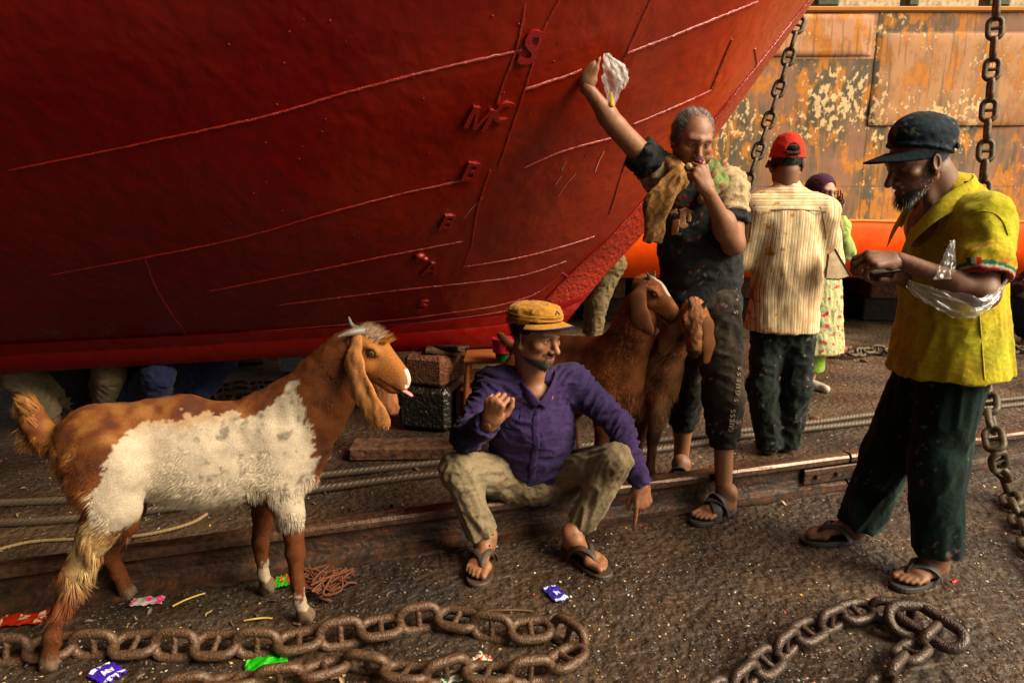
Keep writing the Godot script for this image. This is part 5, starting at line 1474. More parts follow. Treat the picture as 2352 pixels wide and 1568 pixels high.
	var sj := net(sf, 0.0085, func(p: Vector3, n: Vector3, c: Color) -> Color:
		var k := blk * (1.0 + 0.5 * nz.get_noise_3d(p.x * 7, p.y * 7, p.z * 7))
		k = spatter(k, p, -0.05 + 0.04 * smoothstep(1.2, 0.95, p.y), [Color(0.35, 0.05, 0.02), Color(0.25, 0.22, 0.2), Color(0.02, 0.08, 0.06)])
		var r: float = (p - sr).dot(armd)
		var left: float = (p - sl).dot((el - sl).normalized())
		var yoke := (p.x < nk.x - 0.05 and r > -0.02 and r < 0.055) or (p.x > nk.x + 0.055 and p.y > sl.y - 0.10 and left < 0.135)
		if yoke: k = crm * (0.9 + 0.3 * nz.get_noise_3d(p.x * 10, p.y * 10, p.z * 10)); k = spatter(k, p, 0.02, [Color(0.25, 0.08, 0.04)])
		return k, folds([[sr, er], [sl, el], [hip, chest, 9.0, 5.0]], 0.009, 16.0, 8.0, 2.0))
	var shirt := wnet("shirt", [sj], cm(Color.WHITE), t)
	var prm := cm(srgb(190, 140, 100)); prm.vertex_color_use_as_albedo = false
	var prr := cm(srgb(116, 30, 12)); prr.vertex_color_use_as_albedo = false
	late.append(func():           # the printed letter on the chest, broken into worn pieces
		for q in [[[1546, 478], [1553, 505], [1549, 530], 0.017], [[1570, 480], [1567, 497], [1569, 516], 0.014], [[1541, 486], [1550, 484], [1557, 487], 0.006], [[1543, 533], [1553, 532], [1564, 534], 0.006], [[1562, 482], [1574, 478], [1586, 484], 0.010], [[1580, 484], [1584, 495], [1582, 504], 0.008], [[1560, 514], [1570, 517], [1580, 512], 0.009]]:
			var pts := PackedVector3Array(); var ups := PackedVector3Array()
			for e in 3:
				var h := net_hit([sj], q[e][0], q[e][1] + 4)
				if h[2]: pts.append(h[0] + h[1] * 0.0006); ups.append(h[1])
			if pts.size() == 3: wmesh("print", tube(pts, flt([q[3]]), flt([0.0022]), 8, false, Vector3(0, 0, 1), ups), prm, shirt)
		for q in [[1560, 452], [1572, 447], [1587, 458], [1580, 468], [1552, 464], [1600, 466], [1566, 470]]:
			var h := net_hit([sj], q[0], q[1] + 4)
			if h[2]:
				var sm := SphereMesh.new(); sm.radius = 0.010; sm.height = 0.003; sm.radial_segments = 7; sm.rings = 4
				var o := wmesh("print", sm, prr, shirt)
				var nn: Vector3 = h[1]; var xx := nn.cross(Vector3.UP).normalized()
				o.transform = Transform3D(Basis(xx, nn, xx.cross(nn)) * Basis(Vector3.UP, q[0]), h[0] - origin_of(shirt)))
	# cropped joggers
	var jog := Color(0.020, 0.017, 0.015)
	var tf := Field.new(); tf.k0 = 0.045; tf.c0 = jog
	tf.fcap(hip + Vector3(0, 0.06, 0), hip + Vector3(0, -0.06, 0), 0.150, 0.158, fwd, 1.25)
	tf.cap(hr + Vector3(0.01, 0, 0), kr, 0.105, 0.082); tf.cap(hl, kl, 0.108, 0.086)
	tf.cap(kr, kr.lerp(ar, 0.36), 0.084, 0.072, 0.03, Color(-1, 0, 0), 0, 2); tf.cap(kl, kl.lerp(al, 0.40), 0.090, 0.074, 0.03, Color(-1, 0, 0), 0, 2)
	tf.cap(kr.lerp(ar, 0.22), kr.lerp(ar, 0.42), 0.062, 0.056, 0.012, Color(-1, 0, 0), 0, 2); tf.cap(kl.lerp(al, 0.30), kl.lerp(al, 0.52), 0.064, 0.058, 0.012, Color(-1, 0, 0), 0, 2)
	var tj := net(tf, 0.0085, func(p: Vector3, n: Vector3, c: Color) -> Color:
		var k := jog.lerp(Color(0.15, 0.105, 0.07), clampf(nz.get_noise_3d(p.x * 5, p.y * 3, p.z * 5) * 1.0 + 0.35, 0, 0.85) * smoothstep(0.45, 0.6, p.y))
		return spatter(k, p, 0.015, [Color(0.22, 0.05, 0.025), Color(0.30, 0.26, 0.22), Color(0.18, 0.06, 0.03)], 30.0), folds([[hr, kr], [kr, ar], [hl, kl], [kl, al]], 0.0065, 14.0, 9.0, 4.0))
	var tr := wnet("joggers", [tj], cm(Color.WHITE), t)
	var wl2 := cm(srgb(160, 146, 120)); wl2.vertex_color_use_as_albedo = false
	lettering("lettering", [tj], tr, "GUESS", 1693, 908, 1698, 838, 0.026, wl2)
	lettering("lettering", [tj], tr, "GUESS", 1678, 992, 1684, 938, 0.024, wl2)
	lettering("lettering", [tj], tr, "S", 1689, 926, 1691, 912, 0.022, wl2)
	lettering("lettering", [tj], tr, "S", 1689, 724, 1690, 708, 0.024, wl2)
	sandal(t, hL, dl, -1.0, rub(srgb(58, 52, 46)), 1); sandal(t, hR, d2, 1.0, rub(srgb(58, 52, 46)), 1)
	# checked cloth round the neck, one end hanging over the raised arm's shoulder
	var gf := Field.new(); gf.k0 = 0.025; gf.c0 = Color.WHITE
	var z := Vector3(0, 0, 1)
	var och := Color(0.46, 0.22, 0.07); var grn := Color(0.20, 0.26, 0.08)
	gf.fcap(at(1560, 398, 2.96), at(1512, 470, 2.92), 0.042, 0.056, z, 1.6, -1.0, och); gf.fcap(at(1512, 470, 2.92), at(1497, 556, 2.95), 0.054, 0.044, Vector3(0.3, 0, 1), 2.4, -1.0, och, 0, 2)
	gf.cap(at(1545, 376, 3.06), at(1560, 410, 2.96), 0.036, 0.040, -1.0, och); gf.cap(at(1545, 376, 3.06), at(1590, 372, 3.18), 0.036, 0.036, -1.0, och)
	gf.cap(at(1590, 372, 3.18), at(1632, 384, 3.08), 0.036, 0.036, -1.0, grn); gf.cap(at(1632, 380, 3.08), at(1648, 420, 2.97), 0.034, 0.038, -1.0, grn); gf.cap(at(1648, 420, 2.97), at(1622, 455, 2.93), 0.036, 0.030, -1.0, grn)
	var sc := net(gf, 0.0052, func(p: Vector3, n: Vector3, c: Color) -> Color:
		var u := p.x * 0.8 + p.y * 0.6; var v := p.x * -0.6 + p.y * 0.8
		var chk := maxf(smoothstep(0.80, 0.95, sin(u * 230.0)), smoothstep(0.80, 0.95, sin(v * 230.0)))
		if c.g > c.r * 0.75: return c.lerp(Color(0.34, 0.05, 0.03), 0.8 * smoothstep(0.1, 0.3, nz.get_noise_3d(p.x * 16, p.y * 16, p.z * 16))).lerp(Color(0.45, 0.42, 0.25), chk * 0.3)
		return c.lerp(Color(0.16, 0.06, 0.02), chk * 0.7) * (0.85 + 0.4 * nz.get_noise_3d(p.x * 12, p.y * 12, p.z * 12)),
		folds([[at(1560, 398, 2.96), at(1500, 556, 2.94)]], 0.009, 3.0, 13.0, 6.0))
	wnet("neck_cloth", [sc], cm(Color.WHITE), t)
	# the bag dangling from the raised hand, and the bite at the mouth
	var pb := thing("plastic_bag", "small white plastic bag with something yellow in it, in the raised hand", "plastic bag", at(1404, 240, 2.90))
	film(pb, [at(1394, 122, 2.87), at(1404, 160, 2.86), at(1408, 200, 2.88), at(1404, 246, 2.90)], [0.012, 0.030, 0.042, 0.030, 0.012], Vector3(1, 0.05, 0), Vector3(0, 0, 1), 5.0, 0.014, film_mat(0.24, 0.28), 3)
	film(pb, [at(1402, 134, 2.86), at(1424, 160, 2.86), at(1434, 186, 2.87), at(1432, 204, 2.88)], [0.010, 0.026, 0.024, 0.006], Vector3(0.8, 0.6, 0), Vector3(0, 0, 1), 6.0, 0.014, film_mat(0.32, 0.28), 9)
	var yf := Field.new(); yf.c0 = Color(0.75, 0.42, 0.01); yf.cap(at(1404, 240, 2.90), at(1402, 215, 2.90), 0.013, 0.010)
	wnet("food", [net(yf, 0.004)], mat(0.4), pb)
	var bf := Field.new(); bf.c0 = Color(0.03, 0.035, 0.05)
	bf.ell(at(1605, 371, 2.84), Vector3(0.022, 0.018, 0.02)); bf.ell(at(1612, 382, 2.82), Vector3(0.016, 0.022, 0.018), -1, Color(0.3, 0.05, 0.05)); bf.ell(at(1581, 385, 2.83), Vector3(0.016, 0.020, 0.016), -1, Color(0.25, 0.16, 0.07))
	tag(net_mesh("snack_packet", [net(bf, 0.005, null, func(p, n): return 0.005 * nz.get_noise_3d(p.x * 60, p.y * 60, p.z * 60))], mat(0.4)), "dark crumpled snack packet held to the standing man's mouth", "snack packet")

func film(parent: Node3D, spine: Array, wid: Array, side: Vector3, outw: Vector3, nf_: float, amp: float, m: Material, sd: int):
	# thin crumpled film, two leaves joined at their edges, gathered where it is narrow
	var pts := curve(spine, 30); var nu := 34
	var P := []
	for j in 30:
		var v := j / 29.0; var wq := v * (wid.size() - 1); var k := mini(int(wq), wid.size() - 2)
		var W := lerpf(wid[k], wid[k + 1], wq - k)
		for i in nu + 1:
			var a := TAU * i / nu; var cx := cos(a); var cz := sin(a)
			var crump := nw.get_noise_3d(cx * 1.8 + sd, v * 5.0, cz * 1.8) * 0.30 + 0.22 * sin(cx * nf_ + 2.5 * nw.get_noise_2d(v * 4.0, sd)) + nz.get_noise_3d(cx * 5.0, v * 14.0 + sd, cz * 5.0) * 0.25
			P.append(pts[j] + side * (cx * W * (1.0 + 0.25 * nw.get_noise_2d(v * 7.0 + sd, cx * 2.0))) + outw * (cz * W * 0.30 + crump * amp * minf(1.0, W / 0.03)))
	wmesh("film", grid_mesh(P, nu + 1, 30), m, parent)
func film_mat(alpha: float, rough: float) -> StandardMaterial3D:
	var m := StandardMaterial3D.new(); m.albedo_color = Color(0.95, 0.94, 0.92, alpha); m.roughness = rough; m.transparency = BaseMaterial3D.TRANSPARENCY_ALPHA; m.cull_mode = BaseMaterial3D.CULL_DISABLED
	m.metallic_specular = 0.6; return m

func person_striped():
	var t := thing("person", "man seen from behind in cream striped shirt and backward red cap", "person", Vector3(1.42, 0, -3.6))
	var sk := Color(0.22, 0.10, 0.05)
	var nk := at(1807, 428, 3.60); var s1 := at(1738, 478, 3.58); var s2 := at(1892, 484, 3.60)
	var h1 := at(1770, 705, 3.62); var h2 := at(1838, 705, 3.62); var hip := (h1 + h2) * 0.5
	var k1 := at(1750, 890, 3.60); var k2 := at(1830, 890, 3.60)
	var a1 := at(1768, 1030, 3.58); var a2 := at(1806, 1030, 3.62)
	var e1 := at(1704, 596, 3.62); var e2 := at(1908, 600, 3.64); var w1 := e1 + Vector3(0.07, 0.03, -0.22); var w2 := e2 + Vector3(-0.03, -0.01, -0.22)
	var hx := Transform3D(look(Vector3(0.1, -0.12, -1), Vector3(0.02, 1, 0)), at(1806, 376, 3.62))
	var body := Field.new(); body.c0 = sk
	under(body, nk, s1, s2, h1, h2, e1, e2, k1, k2)
	body.cap(nk + Vector3(0, -0.06, 0), hx * Vector3(0, -0.04, -0.03), 0.060, 0.058)
	body.cap(e1, w1, 0.036, 0.028); body.cap(e2, w2, 0.036, 0.028); body.cap(k1, a1, 0.045, 0.036); body.cap(k2, a2, 0.045, 0.036)
	var ff := Field.new(); ff.c0 = sk
	for q in [[a1, -1.0], [a2, 1.0]]:
		var h: Vector3 = q[0]; h.y = 0.01
		foot(ff, h + Vector3(0, 0, 0.05), Vector3(0.05, 0, -1), q[1], h + Vector3(0, 0.085, 0)); ff.cap(q[0], h + Vector3(0, 0.085, 0), 0.036, 0.036)
	var fh := Field.new(); fh.c0 = sk; fh.k0 = 0.006
	var cu := [[0.6, 0.8, 0.4], [0.6, 0.8, 0.4], [0.6, 0.8, 0.4], [0.6, 0.8, 0.4]]
	hand(fh, w1, Vector3(0.2, 0.1, -1), Vector3(0, 1, 0.1), -1.0, cu); hand(fh, w2, Vector3(-0.1, -0.1, -1), Vector3(0.3, 1, 0), 1.0, cu)
	var hair := Color(0.012, 0.010, 0.009)
	var hm := func(p: Vector3) -> float: return smoothstep(0.0, 0.012, p.y + 0.055 - smoothstep(-0.06, 0.02, p.z) * 0.06) * smoothstep(0.05, 0.03, p.z)
	var jh := net(head_field(sk), 0.0036, head_paint(sk, hair, null, hair, hm), null, hx)
	wnet("body", [net(body, 0.011), jh, net(ff, 0.006, foot_paint(sk)), net(fh, 0.005)], M.skin, t)
	eyes(t, hx, Vector3(0, 0, 1))
	var inv := hx.affine_inverse()
	wfur("hair", [jh], 5000, func(p, n, _c, rng):
		var q: Vector3 = inv * p
		if hm.call(q) < 0.5: return null
		return [((n * 0.3 + hx.basis * Vector3(0, -0.9, 0)).normalized()) * rng.randf_range(0.008, 0.016), 0.0015, Color(0.012, 0.011, 0.010)], M.hair, t, 14)
	# red cap worn backwards: the opening with its strap faces the viewer
	var cf := Field.new(); cf.k0 = 0.01; cf.c0 = Color(0.62, 0.035, 0.015)
	cf.fcap(Vector3(0, 0.030, -0.008), Vector3(0, 0.052, -0.012), 0.106, 0.098, Vector3.RIGHT, 1.18, 0.01, Color(-1, 0, 0), 0, 1)
	cf.ell(Vector3(0, 0.118, -0.012), Vector3(0.05, 0.030, 0.06), 0.03)
	cf.cap(Vector3(0, 0.052, -0.09), Vector3(0, 0.052, -0.15), 0.030, 0.030, 0.004, Color(-1, 0, 0), 1)
	var jc := net(cf, 0.005, null, func(p, n): return 0.0025 * nz.get_noise_3d(p.x * 30, p.y * 30, p.z * 30), hx)
	var cap := wnet("cap", [jc], cm(Color.WHITE, 0.8), t)
	var rm := cm(srgb(204, 40, 22)); rm.vertex_color_use_as_albedo = false
	var hs := SphereMesh.new(); hs.radius = 0.034; hs.height = 0.05
	var dk := cm(srgb(26, 22, 20)); dk.vertex_color_use_as_albedo = false
	xmesh("opening", hs, dk, cap, hx * Transform3D(Basis.IDENTITY, Vector3(0, 0.052, -0.090)))
	var sp := PackedVector3Array()
	for i in 13:
		var a := lerpf(-0.36, 0.36, i / 12.0); sp.append(Vector3(sin(a) * 0.093, 0.036, -0.008 - cos(a) * 0.110))
	xmesh("strap", tube(sp, flt([0.003]), flt([0.009]), 8), cm(srgb(96, 60, 40)), cap, hx)
	xmesh("peak", visor(0.030, 0.090, 0.102, -0.008, 0.07, 0.02, 0.014), rm, cap, hx)
	# striped shirt
	var sf := Field.new(); sf.k0 = 0.045; sf.c0 = Color.WHITE
	var fw := Vector3(0, 0, 1); var chest := nk + Vector3(0.0, -0.19, 0.0)
	sf.fcap(hip + Vector3(0.0, 0.10, 0), chest, 0.172, 0.175, fw, 1.45, 0.04)
	sf.fcap(hip + Vector3(0, 0.2, 0), hip + Vector3(-0.012, -0.125, 0), 0.172, 0.192, fw, 1.3, 0.03, Color(-1, 0, 0), 0, 2)
	sf.cap(s1 + Vector3(0.03, -0.01, 0), s2 - Vector3(0.03, 0.01, 0), 0.074, 0.074)
	sf.cap(nk + Vector3(0, -0.04, 0), s1, 0.064, 0.058); sf.cap(nk + Vector3(0, -0.04, 0), s2, 0.064, 0.058)
	sf.cap(s1, e1, 0.076, 0.060); sf.cap(e1, w1, 0.060, 0.046, 0.03, Color(-1, 0, 0), 0, 2)
	sf.cap(s2, e2, 0.076, 0.060); sf.cap(e2, w2, 0.060, 0.046, 0.03, Color(-1, 0, 0), 0, 2)
	sf.cap(nk + Vector3(0, -0.03, 0.005), nk + Vector3(0, 0.022, -0.004), 0.066, 0.064, 0.015, Color(-1, 0, 0), 0, 2)
	var im := Image.create(512, 512, false, Image.FORMAT_RGB8)
	var rng := RandomNumberGenerator.new(); rng.seed = 9
	for x in 512:
		var q := fmod(x / 512.0 * 16.0, 1.0); var w := 0.0
		for e in [[0.2, 0.075], [0.40, 0.045], [0.72, 0.05]]: w = maxf(w, smoothstep(e[1], e[1] * 0.5, absf(q - e[0])))
		for y in 512:
			var c := srgb(224, 204, 166).lerp(srgb(104, 74, 46), w * (0.75 + 0.2 * nw.get_noise_2d(x * 0.1, y * 0.06)))
			im.set_pixel(x, y, c.lerp(srgb(190, 156, 108), clampf(nz.get_noise_2d(x * 0.012, y * 0.012) + 0.1, 0, 0.5)))
	var sm := cm(Color.WHITE); sm.albedo_texture = ImageTexture.create_from_image(im); sm.uv1_triplanar = false; sm.uv1_scale = Vector3(2.0, 2.0, 1); sm.heightmap_enabled = false; sm.normal_enabled = false
	var sj := net(sf, 0.0085, func(p: Vector3, n: Vector3, c: Color) -> Color:
		var k := Color.WHITE
		k = k.lerp(Color(0.55, 0.40, 0.22), clampf(nz.get_noise_3d(p.x * 4, p.y * 4, p.z * 4 + 3) * 0.7 + 0.2 * smoothstep(1.25, 0.95, p.y), 0, 0.4))
		if nz.get_noise_3d(p.x * 13, p.y * 22, 4.0) > 0.42 and p.x < 1.42: k = Color(0.70, 0.42, 0.08)
		return k, folds([[s1, e1], [s2, e2], [chest + Vector3(-0.09, 0, 0), hip + Vector3(-0.09, 0, 0)], [chest + Vector3(0.09, 0, 0), hip + Vector3(0.09, 0, 0)]], 0.0075, 3.0, 6.0, 8.0), Transform3D.IDENTITY,
		func(p: Vector3, n: Vector3) -> Vector2: return Vector2(p.x + 0.004 * sin(p.y * 9.0), p.y) if p.y < nk.y - 0.115 or absf(p.x - nk.x) > 0.2 else Vector2(p.y * 1.0, p.x))
	var shirt := wnet("shirt", [sj], sm, t)
	var seam := cm(srgb(150, 122, 84)); seam.vertex_color_use_as_albedo = false
	late.append(func():
		for ln in [[[1728, 484], [1770, 482], [1807, 481], [1850, 482], [1898, 486]], [[1734, 470], [1728, 500], [1724, 530], [1722, 548]], [[1884, 474], [1892, 505], [1896, 530], [1897, 548]]]:
			var pts := PackedVector3Array()
			for q in ln:
				var h := net_hit([sj], q[0], q[1])
				if h[2]: pts.append(h[0])
			if pts.size() > 2: wmesh("seam", tube(curve(Array(pts), 18), flt([0.0035]), flt([0.0035]), 6), seam, shirt))
	# dark green black trousers, paint specked
	var tc := Color(0.014, 0.020, 0.018)
	var tf := Field.new(); tf.k0 = 0.05; tf.c0 = tc
	tf.fcap(hip + Vector3(0, 0.02, 0), hip + Vector3(0, -0.08, 0), 0.140, 0.145, fw, 1.4)
	tf.cap(h1 + Vector3(0, -0.06, 0), k1, 0.090, 0.078); tf.cap(h2 + Vector3(0, -0.06, 0), k2, 0.090, 0.078); tf.cap(k1, k1.lerp(a1, 1.0), 0.080, 0.066, 0.03, Color(-1, 0, 0), 0, 2); tf.cap(k2, k2.lerp(a2, 0.95), 0.080, 0.066, 0.03, Color(-1, 0, 0), 0, 2)
	wnet("trousers", [net(tf, 0.009, func(p: Vector3, n: Vector3, c: Color) -> Color: return spatter(tc * (1.0 + 0.6 * nz.get_noise_3d(p.x * 6, p.y * 6, p.z * 6)), p, -0.01, [Color(0.25, 0.22, 0.2), Color(0.06, 0.14, 0.12), Color(0.25, 0.05, 0.03)], 34.0), folds([[h1, k1], [k1, a1], [h2, k2], [k2, a2]], 0.007, 11.0, 11.0, 3.0))], cm(Color.WHITE, 0.75), t)
	# the paper bag he holds at his side
	var st := st_new(); var fr := [at(1905, 585, 3.40), at(1918, 572, 3.40), at(1953, 633, 3.42), at(1925, 642, 3.42), at(1898, 640, 3.42)]
	var bk := []; for v in fr: bk.append(v + Vector3(0.03, 0.0, -0.09))
	for k in range(1, 4):
		for v in [fr[0], fr[k], fr[k + 1]]: st.add_vertex(v)
		for v in [bk[0], bk[k + 1], bk[k]]: st.add_vertex(v)
	for k in range(0, 4): quad(st, fr[k + 1], fr[k], bk[k], bk[k + 1])
	var pm := mat(0.8, ntex(95, 0.02, 4, [srgb(196, 164, 120), srgb(232, 212, 176)]), 3.0, null, 0.1, false)
	var pb := mi("paper_bag", done(st), pm); tag(pb, "cream paper bag hanging at the striped shirt man's side", "paper bag")
	var rim := tube(PackedVector3Array([fr[1], fr[2], fr[3], fr[4]]), flt([0.004]), flt([0.004]), 6)
	mi("edge", rim, cm(srgb(60, 50, 44)), pb)

func person_woman():
	var t := thing("person", "woman in purple headscarf, glasses and green floral tunic waving one hand", "person", Vector3(2.22, 0, -4.9))
	var sk := Color(0.42, 0.22, 0.13)
	var hx := Transform3D(look(Vector3(0.35, -0.05, 1), Vector3(0.05, 1, 0)), at(1888, 444, 4.92))
	var nk := at(1882, 487, 4.96); var s1 := at(1830, 525, 4.96); var s2 := at(1926, 520, 4.94)
	var e2 := at(1944, 578, 4.86); var w2 := at(1920, 494, 4.74); var e1 := at(1826, 600, 4.96); var w1 := at(1850, 640, 4.8)
	var hip := at(1878, 640, 4.96); var foot1 := gnd(1862, 890); var foot2 := gnd(1842, 885)
	var body := Field.new(); body.c0 = sk
	body.cap(nk, hx * Vector3(0, -0.05, -0.02), 0.05, 0.05); body.cap(nk, hip, 0.07, 0.08); body.cap(s1, s2, 0.04, 0.04); body.cap(s2, e2, 0.04, 0.032); body.cap(e2, w2, 0.032, 0.022); body.cap(s1, e1, 0.04, 0.032); body.cap(e1, w1, 0.032, 0.022)
	body.cap(hip, foot1 + Vector3(0, 0.08, 0), 0.06, 0.03); body.cap(hip, foot2 + Vector3(0, 0.08, 0), 0.06, 0.03)
	var fh := Field.new(); fh.c0 = sk; fh.k0 = 0.006
	hand(fh, w2, Vector3(0.22, 0.95, 0.1), Vector3(0.7, 0, -0.6), 1.0, [[0.15, 0.2, 0.1], [0.25, 0.3, 0.2], [0.35, 0.4, 0.2], [0.4, 0.5, 0.3]], [0.6, 0.7, -0.3, 0.1], 0.92)
	hand(fh, w1, Vector3(0.5, -0.2, 0.6), Vector3(0, 1, 0), 1.0, [[0.5, 0.5, 0.3], [0.5, 0.5, 0.3], [0.5, 0.5, 0.3], [0.5, 0.5, 0.3]], [0.6, 0.7, -0.3, 0.1], 0.92)
	var jh := net(head_field(sk, {"wide": 0.95}), 0.0042, head_paint(sk, sk, null, sk, null), null, hx)
	wnet("body", [net(body, 0.012), jh, net(fh, 0.0055)], M.skin, t)
	eyes(t, hx, Vector3(0.2, 0, 1))
	var pur := Color(0.075, 0.022, 0.055)
	var sf := Field.new(); sf.c0 = pur; sf.k0 = 0.03
	sf.ell(Vector3(0, 0.035, -0.025), Vector3(0.094, 0.105, 0.112)); sf.cap(Vector3(0, -0.06, -0.02), Vector3(0, -0.16, 0.02), 0.085, 0.11); sf.cap(Vector3(-0.05, -0.14, 0.04), Vector3(0.05, -0.16, 0.05), 0.06, 0.06)
	sf.ell(Vector3(0, -0.008, 0.100), Vector3(0.066, 0.088, 0.085), 0.012, Color(-1, 0, 0), Basis.IDENTITY, 1)
	wnet("headscarf", [net(sf, 0.008, null, func(p, n): return 0.006 * (0.4 - absf(nz.get_noise_3d(p.x * 10, p.y * 26, p.z * 10))), hx)], cm(Color.WHITE), t)
	var gm := StandardMaterial3D.new(); gm.albedo_color = Color(0.02, 0.015, 0.012); gm.roughness = 0.2
	for s in [-1.0, 1.0]:
		var ring := PackedVector3Array()
		for i in 18:
			var a := TAU * i / 18.0; ring.append(Vector3(s * 0.033 + cos(a) * 0.025, 0.0 + sin(a) * 0.020, 0.094 - absf(cos(a)) * 0.002))
		xmesh("glasses", tube(ring, flt([0.0028]), flt([0.0028]), 6, true, Vector3(0, 0, 1)), gm, t, hx)
		xmesh("glasses", tube(PackedVector3Array([Vector3(s * 0.058, 0.004, 0.090), Vector3(s * 0.078, 0.006, 0.03)]), flt([0.0025]), flt([0.0025]), 6), gm, t, hx)
	# tunic and trousers
	var gn := Color(0.42, 0.55, 0.16)
	var tf := Field.new(); tf.k0 = 0.05; tf.c0 = gn; var fw := Vector3(0.2, 0, 1)
	var hem := at(1876, 812, 4.9)
	tf.fcap(hip + Vector3(0, 0.12, 0), nk + Vector3(0, -0.18, 0), 0.15, 0.150, fw, 1.35); tf.cap(s1, s2, 0.068, 0.068); tf.fcap(hip + Vector3(0, 0.1, 0), hem, 0.16, 0.20, fw, 1.35, 0.04, Color(-1, 0, 0), 0, 2)
	tf.cap(s2, e2, 0.066, 0.056); tf.cap(e2, e2.lerp(w2, 0.6), 0.056, 0.05, 0.03, Color(-1, 0, 0), 0, 2); tf.cap(s1, e1, 0.066, 0.056); tf.cap(e1, e1.lerp(w1, 0.8), 0.056, 0.05, 0.03, Color(-1, 0, 0), 0, 2)
	wnet("tunic", [net(tf, 0.0095, func(p: Vector3, n: Vector3, c: Color) -> Color:
		var v := nz.get_noise_3d(p.x * 17, p.y * 17, p.z * 17)
		if p.y < hem.y + 0.02: return Color(0.55, 0.42, 0.16)
		if v > 0.33 and p.y < 1.0: return Color(0.55, 0.04, 0.07)
		if p.y < 1.0: return gn.lerp(Color(0.62, 0.58, 0.36), 0.6)
		return gn, folds([[nk, hem]], 0.008, 6.0, 12.0, 9.0))], cm(Color.WHITE), t)
	var lf := Field.new(); lf.c0 = Color(0.32, 0.55, 0.06); lf.k0 = 0.03
	for q in [foot1, foot2]: lf.cap(hip, q + Vector3(0, 0.13, 0), 0.10, 0.085, 0.03, Color(-1, 0, 0), 0, 2)
	wnet("trousers", [net(lf, 0.012)], cm(Color.WHITE), t)
	var shf := Field.new(); shf.c0 = Color(0.55, 0.5, 0.38)
	for q in [foot1, foot2]: shf.cap(q + Vector3(-0.02, 0.035, -0.05), q + Vector3(0.05, 0.028, 0.14), 0.036, 0.03, 0.01)
	wnet("shoe", [net(shf, 0.008)], M.rubber, t)

